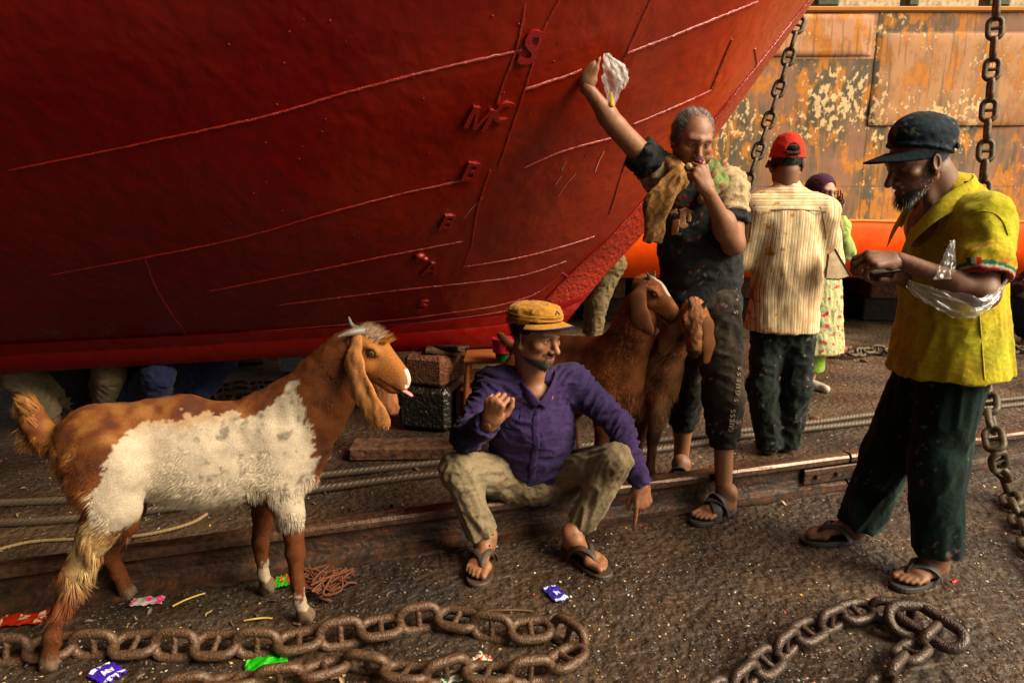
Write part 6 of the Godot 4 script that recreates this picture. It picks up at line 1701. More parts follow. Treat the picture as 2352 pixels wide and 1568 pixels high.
func person_yellow():
	var t := thing("person", "bearded man in yellow polo shirt and navy cap looking at his hands", "person", Vector3(1.5, 0, -2.42))
	var sk := Color(0.195, 0.084, 0.041)
	var nk := at(2174, 424, 2.40); var sn := at(2266, 508, 2.23); var sf_ := at(2140, 508, 2.55)
	var hn := at(2190, 800, 2.33); var hf := at(2128, 806, 2.48)
	var kn := at(2152, 1070, 2.31); var kf := at(2040, 1045, 2.52); var an := at(2152, 1284, 2.29); var af := at(1968, 1218, 2.57)
	var en := at(2258, 676, 2.12); var wn := at(2064, 596, 2.22); var ef := at(2150, 668, 2.52); var wf := at(2056, 634, 2.36)
	var hx := Transform3D(look(Vector3(-1, -0.30, 0.10), Vector3(-0.27, 1, 0.03)), at(2108, 374, 2.38))
	var body := Field.new(); body.c0 = sk
	under(body, nk, sn, sf_, hn, hf, en, ef, kn, kf)
	body.cap(nk + Vector3(0.01, -0.06, 0), hx * Vector3(0, -0.045, -0.045), 0.060, 0.056); body.cap(nk + Vector3(-0.06, -0.10, 0.04), hx * Vector3(0.02, -0.07, 0.0), 0.022, 0.020)
	body.cap(nk + Vector3(0.04, -0.05, 0), hx * Vector3(0, -0.005, -0.058), 0.042, 0.040)
	body.ell(nk + Vector3(-0.035, -0.15, 0.0), Vector3(0.075, 0.09, 0.09))
	body.cap(sn, en, 0.048, 0.040); body.cap(en, wn, 0.042, 0.026); body.ell(en.lerp(wn, 0.3), Vector3(0.050, 0.042, 0.044)); body.cap(ef, wf, 0.040, 0.026)
	body.ell(en + Vector3(0.012, -0.004, 0), Vector3(0.036, 0.034, 0.034))
	body.cap(kn, an, 0.045, 0.036); body.cap(kf, af, 0.045, 0.036)
	var fh := Field.new(); fh.c0 = sk; fh.k0 = 0.006
	hand(fh, wn, Vector3(-0.97, 0.02, 0.02), Vector3(-0.10, 0.75, 0.62), 1.0, [[0.7, 1.0, 0.5], [0.8, 1.0, 0.5], [0.85, 1.05, 0.5], [0.85, 1.0, 0.5]], [0.1, 0.9, -0.55, 0.3], 1.02)
	hand(fh, wf, Vector3(-0.97, -0.04, 0.1), Vector3(0.05, -0.85, -0.45), 1.0, [[0.45, 0.6, 0.3], [0.5, 0.6, 0.3], [0.5, 0.65, 0.3], [0.55, 0.6, 0.3]], [0.6, 0.8, -0.3, 0.2], 1.02)
	var ff := Field.new(); ff.c0 = sk.lerp(Color(0.30, 0.13, 0.065), 0.5)
	var df := (gnd(1840, 1243) - gnd(1985, 1243)).normalized(); var hF := gnd(1978, 1243) + Vector3(0, 0.022, 0)
	var dn := (gnd(2062, 1352) - gnd(2172, 1318)).normalized(); var hN := gnd(2166, 1322) + Vector3(0, 0.022, 0)
	foot(ff, hF, df, 1.0, hF + Vector3(0, 0.085, 0) + df * 0.045); ff.cap(af, hF + Vector3(0, 0.085, 0) + df * 0.045, 0.036, 0.036)
	foot(ff, hN, dn, -1.0, hN + Vector3(0, 0.085, 0) + dn * 0.045); ff.cap(an, hN + Vector3(0, 0.085, 0) + dn * 0.045, 0.036, 0.036)
	var hair := Color(0.03, 0.028, 0.026)
	var hm := func(p: Vector3) -> float: return 0.9 * smoothstep(-0.03, 0.0, p.y + smoothstep(-0.02, -0.07, p.z) * 0.03) * smoothstep(0.022, 0.008, p.z) * (1.0 - smoothstep(0.0, 0.02, 0.03 - Vector2(p.z + 0.012, p.y + 0.008).length()))
	var bmk := func(p: Vector3) -> float:
		var m := smoothstep(-0.066, -0.088, p.y + (p.z - 0.06) * 0.25) * smoothstep(0.0, 0.05, p.z)
		m = maxf(m, 0.35 * smoothstep(0.028, 0.012, absf(p.z - 0.022)) * smoothstep(0.0, -0.02, p.y) * smoothstep(0.05, 0.055, absf(p.x)))
		return clampf(m, 0, 1)
	var jh := net(head_field(sk, {"nose": 1.7, "thin": 1.2, "open": 0.7, "wide": 0.96}), 0.0028, head_paint(sk, Color(0.02, 0.017, 0.015), bmk, hair, hm), null, hx)
	wnet("body", [net(body, 0.010), jh, net(ff, 0.0045, foot_paint(sk)), net(fh, 0.0033, hand_paint(sk))], M.skin, t)
	eyes(t, hx, Vector3(0, -0.35, 1))
	var inv := hx.affine_inverse()
	wfur("beard", [jh], 9000, func(p, n, _c, rng):
		var q: Vector3 = inv * p
		if rng.randf() > bmk.call(q): return null
		var g: float = 1.0 if (rng.randf() < 0.10 + 0.6 * smoothstep(0.055, 0.025, q.z)) else 0.0
		var L: float = rng.randf_range(0.004, 0.011) + 0.026 * smoothstep(0.04, 0.075, q.z) * smoothstep(-0.06, -0.09, q.y) * rng.randf_range(0.6, 1.1)
		return [((n * 0.6 + hx.basis * Vector3(0, -1.0, 0.25 + rng.randf_range(-0.2, 0.2))).normalized()) * L, 0.0013, Color(0.018, 0.015, 0.013).lerp(Color(0.34, 0.31, 0.28), g)], M.hair, t, 15)
	wfur("hair", [jh], 5000, func(p, n, _c, rng):
		var q: Vector3 = inv * p
		if rng.randf() > hm.call(q): return null
		return [((n * 0.35 + hx.basis * Vector3(0, -0.9, -0.3)).normalized()) * rng.randf_range(0.006, 0.012), 0.0013, Color(0.02, 0.018, 0.016).lerp(Color(0.2, 0.19, 0.18), rng.randf() * 0.4)], M.hair, t, 16)
	# navy baseball cap, paint spotted
	var navy := Color(0.010, 0.022, 0.035)
	var cf := Field.new(); cf.k0 = 0.02; cf.c0 = navy
	cf.fcap(Vector3(0, 0.038, -0.012), Vector3(0, 0.050, -0.016), 0.110, 0.096, Vector3.RIGHT, 1.2, 0.01, Color(-1, 0, 0), 0, 1)
	cf.ell(Vector3(0, 0.084, -0.050), Vector3(0.074, 0.052, 0.080), 0.05); cf.ell(Vector3(0, 0.096, 0.008), Vector3(0.064, 0.056, 0.070), 0.04)
	var cx := hx * Transform3D(Basis(Vector3(1, 0, 0), -0.10), Vector3(0, 0.004, 0))
	var jc := net(cf, 0.0055, func(p: Vector3, n: Vector3, c: Color) -> Color: return spatter(navy * (1.0 + 0.7 * nz.get_noise_3d(p.x * 18, p.y * 18, p.z * 18)), p, 0.04, [Color(0.16, 0.16, 0.13), Color(0.2, 0.19, 0.05), Color(0.10, 0.12, 0.12)], 30.0), func(p, n): return 0.005 * (0.35 - absf(nz.get_noise_3d(p.x * 16, p.y * 16, p.z * 16))), cx)
	var cap := wnet("cap", [jc], cm(Color.WHITE, 0.8), t)
	var nm := cm(srgb(18, 34, 42)); nm.vertex_color_use_as_albedo = false
	xmesh("peak", visor(0.047, 0.090, 0.106, -0.012, 0.088, 0.014, 0.018), nm, cap, cx)
	var but := SphereMesh.new(); but.radius = 0.008; but.height = 0.010
	xmesh("button", but, nm, cap, cx * Transform3D(Basis.IDENTITY, Vector3(0, 0.150, -0.012)))
	var stp := PackedVector3Array()
	for i in 11:
		var a := lerpf(-0.5, 0.9, i / 10.0); stp.append(Vector3(sin(a) * 0.098, 0.030, -0.012 - cos(a) * 0.116))
	xmesh("strap", tube(stp, flt([0.003]), flt([0.010]), 8), nm, cap, cx)
	# yellow polo
	var yel := Color(0.60, 0.50, 0.022)
	var sf := Field.new(); sf.k0 = 0.05; sf.c0 = yel
	var hip := (hn + hf) * 0.5; var chest := (sn + sf_) * 0.5 + Vector3(0.0, -0.10, 0); var fw := Vector3(1, 0, 0.1)
	sf.fcap(hip + Vector3(0.02, 0.16, 0), chest, 0.165, 0.175, fw, 1.35, 0.04)
	sf.ell(hip + Vector3(-0.02, 0.24, 0), Vector3(0.13, 0.16, 0.15))
	sf.fcap(hip + Vector3(0.02, 0.22, 0), hip + Vector3(0.040, -0.075, 0.0), 0.175, 0.222, fw, 1.15, 0.04, Color(-1, 0, 0), 0, 2)
	sf.cap(sn - Vector3(0, 0.01, 0.03), sf_ - Vector3(0, 0.01, -0.03), 0.078, 0.078); sf.ell(chest + Vector3(0.05, 0.06, 0), Vector3(0.10, 0.13, 0.14))
	sf.cap(nk + Vector3(0.025, -0.05, 0), sn, 0.066, 0.062); sf.cap(nk + Vector3(0.025, -0.05, 0), sf_, 0.066, 0.062); sf.cap(nk + Vector3(0.03, -0.035, 0), chest + Vector3(0.06, 0.03, 0), 0.062, 0.10)
	sf.cap(sn, sn.lerp(en, 0.80), 0.082, 0.080, 0.04, Color(-1, 0, 0), 0, 2); sf.cap(sf_, sf_.lerp(ef, 0.75), 0.080, 0.076, 0.04, Color(-1, 0, 0), 0, 2)
	sf.ell(nk + Vector3(-0.10, -0.075, 0.012), Vector3(0.055, 0.13, 0.040), 0.015, Color(-1, 0, 0), Basis(Vector3(0, 0, 1), -0.45), 1)
	sf.cap(sn.lerp(en, 0.70), en, 0.060, 0.058, 0.006, Color(-1, 0, 0), 1)
	var sd := (en - sn).normalized(); var s0 := sn; var sl_len := (en - sn).length() * 0.80
	var hem_y := hip.y - 0.075
	var sj := net(sf, 0.0075, func(p: Vector3, n: Vector3, c: Color) -> Color:
		var k := yel * (0.9 + 0.25 * nz.get_noise_3d(p.x * 3, p.y * 3, p.z * 3)); k.r = yel.r * (0.95 + 0.2 * nz.get_noise_3d(p.x * 2, p.y * 2, p.z * 2))
		var dirt := clampf(nz.get_noise_3d(p.x * 8, p.y * 6, p.z * 8 + 2) * 1.5 - 0.25 + 0.25 * smoothstep(hem_y + 0.3, hem_y, p.y), 0, 0.28) * smoothstep(1.3, 1.0, p.y)
		k = k.lerp(Color(0.20, 0.14, 0.02), dirt)
		var al: float = (p - s0).dot(sd); var rad: float = (p - s0 - sd * al).length()
		if rad < 0.105 and p.z > -2.36:
			var e := sl_len - al
			if e < 0.010: k = Color(0.42, 0.045, 0.03)
			elif e < 0.017: k = Color(0.5, 0.46, 0.38)
			elif e < 0.030: k = Color(0.02, 0.14, 0.06)
			elif nz.get_noise_3d(p.x * 20, p.y * 20, p.z * 20) > 0.2 and e < 0.09: k = k.lerp(Color(0.45, 0.12, 0.02), 0.6)
		return k, folds([[sn, en, 7.0, 7.0], [chest, hip + Vector3(-0.06, 0, 0), 4.0, 9.0], [chest + Vector3(0.08, 0, 0), hip + Vector3(0.1, -0.1, 0), 3.0, 9.0]], 0.0075, 9.0, 9.0, 12.0))
	var shirt := wnet("polo_shirt", [sj], cm(Color.WHITE), t)
	var ym := cm(Color(0.60, 0.50, 0.03).linear_to_srgb()); ym.vertex_color_use_as_albedo = false
	# standing and folded collar
	var C := nk + Vector3(-0.008, -0.022, 0)
	wmesh("collar", fold_collar(curve([C + Vector3(-0.118, -0.150, 0.048), C + Vector3(-0.060, -0.060, 0.090), C + Vector3(0.040, -0.008, 0.080), C + Vector3(0.080, 0.010, 0.0), C + Vector3(0.040, -0.008, -0.080), C + Vector3(-0.060, -0.060, -0.080), C + Vector3(-0.118, -0.145, -0.03)], 40), C, 0.046, 0.066, 0.03), ym, shirt)
	wmesh("placket", tube(curve([C + Vector3(-0.105, -0.12, 0.035), C + Vector3(-0.125, -0.19, 0.035), C + Vector3(-0.137, -0.26, 0.03)], 12), flt([0.006]), flt([0.018]), 8, false, Vector3(0, 0, 1)), ym, shirt)
	late.append(func():       # flag patch on the sleeve, three upright bands
		var cols := [srgb(20, 110, 60), srgb(226, 220, 206), srgb(200, 30, 24)]
		for k in 3:
			var x0 := 2220.0 + 11.5 * k; var P := []
			for j in 3:
				for i in 3:
					var h := net_hit([sj], x0 + 11.5 * i / 2.0 + 0.4 * j, 591.0 + 15.0 * j / 2.0)
					P.append(h[0] + h[1] * 0.0022)
			var fm := cm(cols[k]); fm.vertex_color_use_as_albedo = false
			wmesh("flag_band", grid_mesh(P, 3, 3), fm, shirt)
		for ln in [[[2232, 492], [2258, 485], [2288, 492], [2306, 512], [2316, 540]], [[2250, 720], [2254, 770], [2258, 820], [2262, 872]]]:
			var pts := []
			for q in ln:
				var h := net_hit([sj], q[0], q[1])
				if h[2]: pts.append(h[0])
			if pts.size() > 2: wmesh("seam", tube(curve(pts, 20), flt([0.0028]), flt([0.0028]), 6), ym, shirt))
	# loose dark green black trousers
	var tc := Color(0.0075, 0.016, 0.014)
	var tf := Field.new(); tf.k0 = 0.05; tf.c0 = tc
	tf.cap(hn + Vector3(0.02, 0.02, -0.02), hf + Vector3(0.02, 0.02, 0.02), 0.105, 0.105)
	tf.cap(hn + Vector3(0.03, -0.04, -0.015), kn, 0.108, 0.092); tf.cap(hf + Vector3(0.01, -0.04, 0.015), kf, 0.108, 0.090)
	tf.cap(kn, kn.lerp(an, 0.92), 0.092, 0.084, 0.03, Color(-1, 0, 0), 0, 2); tf.cap(kf, kf.lerp(af, 0.93), 0.090, 0.082, 0.03, Color(-1, 0, 0), 0, 2)
	tf.cap(kn.lerp(an, 0.6), an, 0.076, 0.074, 0.006, Color(-1, 0, 0), 1) if false else 0
	wnet("trousers", [net(tf, 0.009, func(p: Vector3, n: Vector3, c: Color) -> Color: return spatter(tc.lerp(Color(0.02, 0.06, 0.05), clampf(nz.get_noise_3d(p.x * 4, p.y * 3, p.z * 4) * 1.4, 0, 0.7)), p, -0.03, [Color(0.16, 0.16, 0.14), Color(0.04, 0.12, 0.10), Color(0.25, 0.05, 0.02)], 30.0), folds([[hn, kn], [kn, an], [hf, kf], [kf, af]], 0.009, 3.0, 9.0, 17.0))], cm(Color.WHITE), t)
	sandal(t, hF, df, 1.0, rub(srgb(52, 48, 42)), 0); sandal(t, hN, dn, -1.0, rub(srgb(60, 56, 48)), 0)
	# a small dark pouch in his palm, the clear bag hanging on his elbow
	var st := st_new(); slab(st, Transform3D(Basis(Vector3(0, 0, 1), 0.12), at(2030, 622, 2.30)), Vector3(0.12, 0.012, 0.07), 0.005)
	var pm := mat(0.4, null, 1.0, null, 0.1, false); pm.albedo_color = srgb(24, 26, 30)
	tag(mi("pouch", done(st), pm), "small dark pouch resting in the yellow shirt man's palm", "pouch")
	var cb := thing("clear_bag", "crumpled clear plastic bag slung on the yellow shirt man's forearm", "plastic bag", at(2210, 700, 2.04))
	film(cb, [at(2086, 650, 2.12), at(2130, 676, 2.07), at(2190, 700, 2.04), at(2245, 706, 2.02), at(2290, 680, 2.05), at(2322, 625, 2.14)], [0.012, 0.026, 0.034, 0.034, 0.028, 0.012], Vector3(0.15, 1, 0.1).normalized(), Vector3(0, 0.1, 1), 7.0, 0.016, film_mat(0.03, 0.08), 15)
	film(cb, [at(2168, 640, 2.13), at(2180, 600, 2.15), at(2188, 552, 2.17)], [0.030, 0.022, 0.006], Vector3(1, 0.1, 0), Vector3(0, 0, 1), 7.0, 0.012, film_mat(0.05, 0.08), 18)

func simple_person(called_label: String, J: Dictionary, cols: Dictionary, sd: float):
	var t := thing("person", called_label, "person", J.base)
	var sk := Color(0.2, 0.09, 0.045)
	var body := Field.new(); body.c0 = sk
	under(body, J.nk, J.sr, J.sl, J.hr, J.hl, J.er, J.el, J.kr, J.kl)
	body.cap(J.er, J.wr, 0.034, 0.026); body.cap(J.el, J.wl, 0.034, 0.026); body.cap(J.kr, J.ar, 0.045, 0.034); body.cap(J.kl, J.al, 0.045, 0.034)
	var hx := Transform3D(look(J.fwd), J.nk + Vector3(0, 0.16, 0) + (J.fwd as Vector3) * 0.06)
	body.cap(J.nk + Vector3(0, -0.04, 0), hx * Vector3(0, -0.05, -0.03), 0.058, 0.055)
	var ff := Field.new(); ff.c0 = sk
	for q in [[J.ar, 1.0], [J.al, -1.0]]:
		var g: Vector3 = q[0]; g.y = 0.0; var fd: Vector3 = J.fwd; fd.y = 0
		foot(ff, g - fd.normalized() * 0.045, fd, q[1], q[0])
	var fh := Field.new(); fh.c0 = sk; fh.k0 = 0.006
	var cu := [[0.5, 0.5, 0.3], [0.5, 0.5, 0.3], [0.5, 0.5, 0.3], [0.5, 0.5, 0.3]]
	hand(fh, J.wr, (J.wr - J.er), Vector3(0, 0.5, 1), 1.0, cu); hand(fh, J.wl, (J.wl - J.el), Vector3(0, 0.5, 1), -1.0, cu)
	var hair := Color(0.012, 0.010, 0.009)
	var hm := func(p: Vector3) -> float: return smoothstep(0.0, 0.012, p.y - 0.01 - smoothstep(0.02, 0.06, p.z) * 0.07)
	wnet("body", [net(body, 0.014), net(head_field(sk), 0.006, head_paint(sk, hair, null, hair, hm), null, hx), net(ff, 0.008), net(fh, 0.007)], M.skin, t)
	eyes(t, hx, Vector3(0, 0, 1))
	var sf := Field.new(); sf.k0 = 0.045; sf.c0 = cols.shirt
	var hip: Vector3 = (J.hr + J.hl) * 0.5
	sf.fcap(hip + Vector3(0, 0.02, 0), J.nk + Vector3(0, -0.15, 0), 0.17, 0.17, J.fwd, 1.35); sf.cap(J.sr, J.sl, 0.07, 0.07); sf.cap(J.nk + Vector3(0, -0.06, 0), J.sr, 0.06, 0.058); sf.cap(J.nk + Vector3(0, -0.06, 0), J.sl, 0.06, 0.058)
	sf.cap(J.sr, J.er, 0.068, 0.058); sf.cap(J.er, (J.er as Vector3).lerp(J.wr, 0.8), 0.056, 0.045, 0.03, Color(-1, 0, 0), 0, 2); sf.cap(J.sl, J.el, 0.068, 0.058); sf.cap(J.el, (J.el as Vector3).lerp(J.wl, 0.8), 0.056, 0.045, 0.03, Color(-1, 0, 0), 0, 2)
	wnet("shirt", [net(sf, 0.012, null, folds([[J.sr, J.er], [J.sl, J.el], [hip, J.nk]], 0.009, 16.0, 8.0, sd))], cm(Color.WHITE), t)
	var tf := Field.new(); tf.k0 = 0.05; tf.c0 = cols.pants
	tf.cap(J.hr, J.hl, 0.12, 0.12); tf.cap(J.hr, J.kr, 0.105, 0.085); tf.cap(J.hl, J.kl, 0.105, 0.085)
	tf.cap(J.kr, (J.kr as Vector3).lerp(J.ar, 0.92), 0.085, 0.066, 0.03, Color(-1, 0, 0), 0, 2); tf.cap(J.kl, (J.kl as Vector3).lerp(J.al, 0.92), 0.085, 0.066, 0.03, Color(-1, 0, 0), 0, 2)
	wnet("trousers", [net(tf, 0.011, null, folds([[J.hr, J.kr], [J.hl, J.kl], [J.kr, J.ar], [J.kl, J.al]], 0.010, 14.0, 9.0, sd + 3.0))], cm(Color.WHITE), t)
func squat(p: Vector3, f: Vector3, s := 1.0) -> Dictionary:     # crouching at p, facing f
	var l := Vector3.UP.cross(f).normalized(); var u := Vector3.UP
	var P := func(a: float, b: float, c: float) -> Vector3: return p + (l * a + u * b + f * c) * s
	return {"base": p, "fwd": f, "hr": P.call(-0.10, 0.20, -0.20), "hl": P.call(0.10, 0.20, -0.20), "kr": P.call(-0.24, 0.40, 0.16), "kl": P.call(0.24, 0.38, 0.18), "ar": P.call(-0.14, 0.085, 0.0), "al": P.call(0.14, 0.085, 0.0),
		"nk": P.call(0, 0.72, 0.06), "sr": P.call(-0.17, 0.66, 0.04), "sl": P.call(0.17, 0.66, 0.04), "er": P.call(-0.26, 0.54, 0.16), "el": P.call(0.26, 0.54, 0.16), "wr": P.call(-0.08, 0.62, 0.32), "wl": P.call(0.08, 0.62, 0.32)}
func people_behind():
	var a := gnd(185, 985); simple_person("crouching worker in khaki trousers half hidden under the dark end of the keel", squat(Vector3(a.x, 0, a.z), Vector3(0.3, 0, 1).normalized()), {"shirt": Color(0.03, 0.03, 0.03), "pants": Color(0.27, 0.21, 0.12)}, 1.0)
	var b := gnd(405, 975); simple_person("crouching worker in dark blue trousers half hidden under the keel", squat(Vector3(b.x, 0, b.z), Vector3(0.95, 0, 0.35).normalized()), {"shirt": Color(0.012, 0.014, 0.02), "pants": Color(0.035, 0.042, 0.115)}, 4.0)
	# bent worker behind the bow
	var g := gnd(1335, 800)
	var p := Vector3(g.x, 0, g.z)
	var f := Vector3(-0.9, 0, 0.3).normalized(); var l := Vector3.UP.cross(f)
	var P := func(x: float, y: float, z: float) -> Vector3: return p + l * x + Vector3.UP * y + f * z
	simple_person("worker in khaki trousers and grey green shirt bending behind the red bow", {"base": p, "fwd": f, "hr": P.call(-0.09, 0.80, -0.26), "hl": P.call(0.09, 0.80, -0.26), "kr": P.call(-0.10, 0.44, -0.16), "kl": P.call(0.1, 0.44, -0.12), "ar": P.call(-0.1, 0.085, -0.12), "al": P.call(0.1, 0.085, -0.08),
		"nk": P.call(0, 1.2, 0.1), "sr": P.call(-0.17, 1.15, 0.06), "sl": P.call(0.17, 1.15, 0.06), "er": P.call(-0.22, 0.92, 0.2), "el": P.call(0.22, 0.92, 0.2), "wr": P.call(-0.1, 0.8, 0.4), "wl": P.call(0.1, 0.8, 0.4)}, {"shirt": Color(0.17, 0.22, 0.19), "pants": Color(0.20, 0.14, 0.07)}, 7.0)
	var r := gnd(2395, 800); simple_person("crouching worker in dark purple clothes at the right edge beyond the yellow shirt man", squat(Vector3(r.x, 0, r.z), Vector3(-0.8, 0, 0.5).normalized()), {"shirt": Color(0.05, 0.02, 0.05), "pants": Color(0.015, 0.015, 0.02)}, 9.0)

func fold_collar(path: PackedVector3Array, c: Vector3, hgt: float, fall: float, out: float) -> ArrayMesh:    # stands up along the path, then folds over and down outside
	var P := []; var n := path.size(); var m := 9
	for j in m:
		for i in n:
			var o := path[i] - c; o.y = 0; o = o.normalized(); var t := j / (m - 1.0)
			var e := sin(PI * i / (n - 1.0)); var h := hgt * (0.45 + 0.55 * e)
			var q := path[i] - o * 0.004
			if t < 0.4: q += Vector3(0, h * t / 0.4, 0) - o * 0.006 * t
			elif t < 0.55: q += Vector3(0, h + 0.004, 0) + o * (0.010 * (t - 0.4) / 0.15)
			else: q += Vector3(0, h - fall * (t - 0.55) / 0.45 * (1.15 - 0.25 * e), 0) + o * (0.010 + out * (t - 0.55) / 0.45)
			P.append(q)
	return grid_mesh(P, n, m)

# ---------- goats ----------
func goat_head(c: Color, nose: Color, tongue := false) -> Field:     # x left, y up, z towards the nose
	var f := Field.new(); f.c0 = c; f.k0 = 0.025
	f.ell(Vector3(0, 0.004, -0.006), Vector3(0.050, 0.058, 0.066))
	f.fcap(Vector3(0, -0.012, 0.040), Vector3(0, -0.028, 0.142), 0.050, 0.034, Vector3.RIGHT, 1.25)
	f.cap(Vector3(0, 0.032, 0.030), Vector3(0, 0.002, 0.140), 0.029, 0.021)
	f.cap(Vector3(0, -0.050, 0.010), Vector3(0, -0.054, 0.128), 0.028, 0.017)
	f.ell(Vector3(0, -0.022, 0.158), Vector3(0.026, 0.026, 0.020), 0.015, nose)
	f.ell(Vector3(0, -0.055, 0.140), Vector3(0.020, 0.012, 0.018), 0.012)
	for s in [-1.0, 1.0]:
		f.ell(Vector3(s * 0.042, 0.026, 0.036), Vector3(0.016, 0.016, 0.024), 0.014)
		f.ell(Vector3(s * 0.060, 0.018, 0.040), Vector3(0.014, 0.0085, 0.013), 0.004, Color(-1, 0, 0), Basis.IDENTITY, 1)
		f.ell(Vector3(s * 0.014, -0.016, 0.176), Vector3(0.0055, 0.0075, 0.008), 0.004, Color(-1, 0, 0), Basis.IDENTITY, 1)
		f.ell(Vector3(s * 0.034, -0.030, 0.030), Vector3(0.020, 0.030, 0.032), 0.02)
		f.cap(Vector3(s * 0.022, -0.043, 0.168), Vector3(s * 0.040, -0.046, 0.085), 0.0035, 0.002, 0.004, Color(-1, 0, 0), 1)
	f.cap(Vector3(-0.012, -0.043, 0.176), Vector3(0.012, -0.043, 0.176), 0.0035, 0.0035, 0.004, Color(-1, 0, 0), 1)
	return f
func goat_eyes(t: Node3D, hx: Transform3D):
	for s in [-1.0, 1.0]:
		var V := PackedVector3Array(); var C := PackedColorArray(); var I := PackedInt32Array(); var N := PackedVector3Array()
		for i in 13:
			var th := PI * i / 12.0 * 0.6
			for k in 17:
				var ph := TAU * k / 16.0; var d := Vector3(sin(th) * cos(ph), sin(th) * sin(ph), cos(th))
				N.append(d); V.append(d * 0.0135)
				C.append(Color(0.006, 0.005, 0.004) if absf(d.y) < 0.16 and absf(d.x) < 0.42 else (Color(0.20, 0.10, 0.025) if th < 0.62 else Color(0.05, 0.03, 0.02)))
		for i in 12:
			for k in 16:
				var a := i * 17 + k; I.append_array([a, a + 1, a + 17, a + 1, a + 18, a + 17])
		var o := mi("eye", arr_mesh(V, N, PackedVector2Array(), C, I), M.eye, t)
		o.transform = Transform3D(hx.basis * look(Vector3(s, 0.08, 0.35)), hx * Vector3(s * 0.0445, 0.019, 0.038) - origin_of(t))
func goat_leg(f: Field, j: Array, r: Array, c: Color, hoof: Color):
	for i in j.size() - 1:
		f.cap(j[i], j[i + 1], r[i], r[i + 1], 0.02, c if i > 0 else Color(-1, 0, 0))
	var e: Vector3 = j[-1]; var up: Vector3 = (j[-2] - e).normalized()
	for s in [-1.0, 1.0]:
		f.cap(e + Vector3(0.010, 0.022, s * 0.012), e + Vector3(0.026, 0.008, s * 0.014), 0.017, 0.015, 0.008, hoof)
func horn(t: Node3D, pts: Array, r0: float, c: Color):
	var p := curve(pts, 16); var r := PackedFloat32Array()
	for i in 16: r.append(r0 * (1.0 - 0.86 * i / 15.0) * (1.0 + 0.06 * sin(i * 2.2)))
	var m: StandardMaterial3D = M.horn.duplicate(); m.albedo_color = c; m.vertex_color_use_as_albedo = false
	wmesh("horn", tube(p, r, r, 10), m, t)
func ear(f: Field, pts: Array, r: Array, u: Vector3, s: float, c: Color):
	for i in pts.size() - 1: f.fcap(pts[i], pts[i + 1], r[i], r[i + 1], u, s, 0.012, c)

func build_goats():
	goat_pied(); goat_brown_tall(); goat_brown_small()

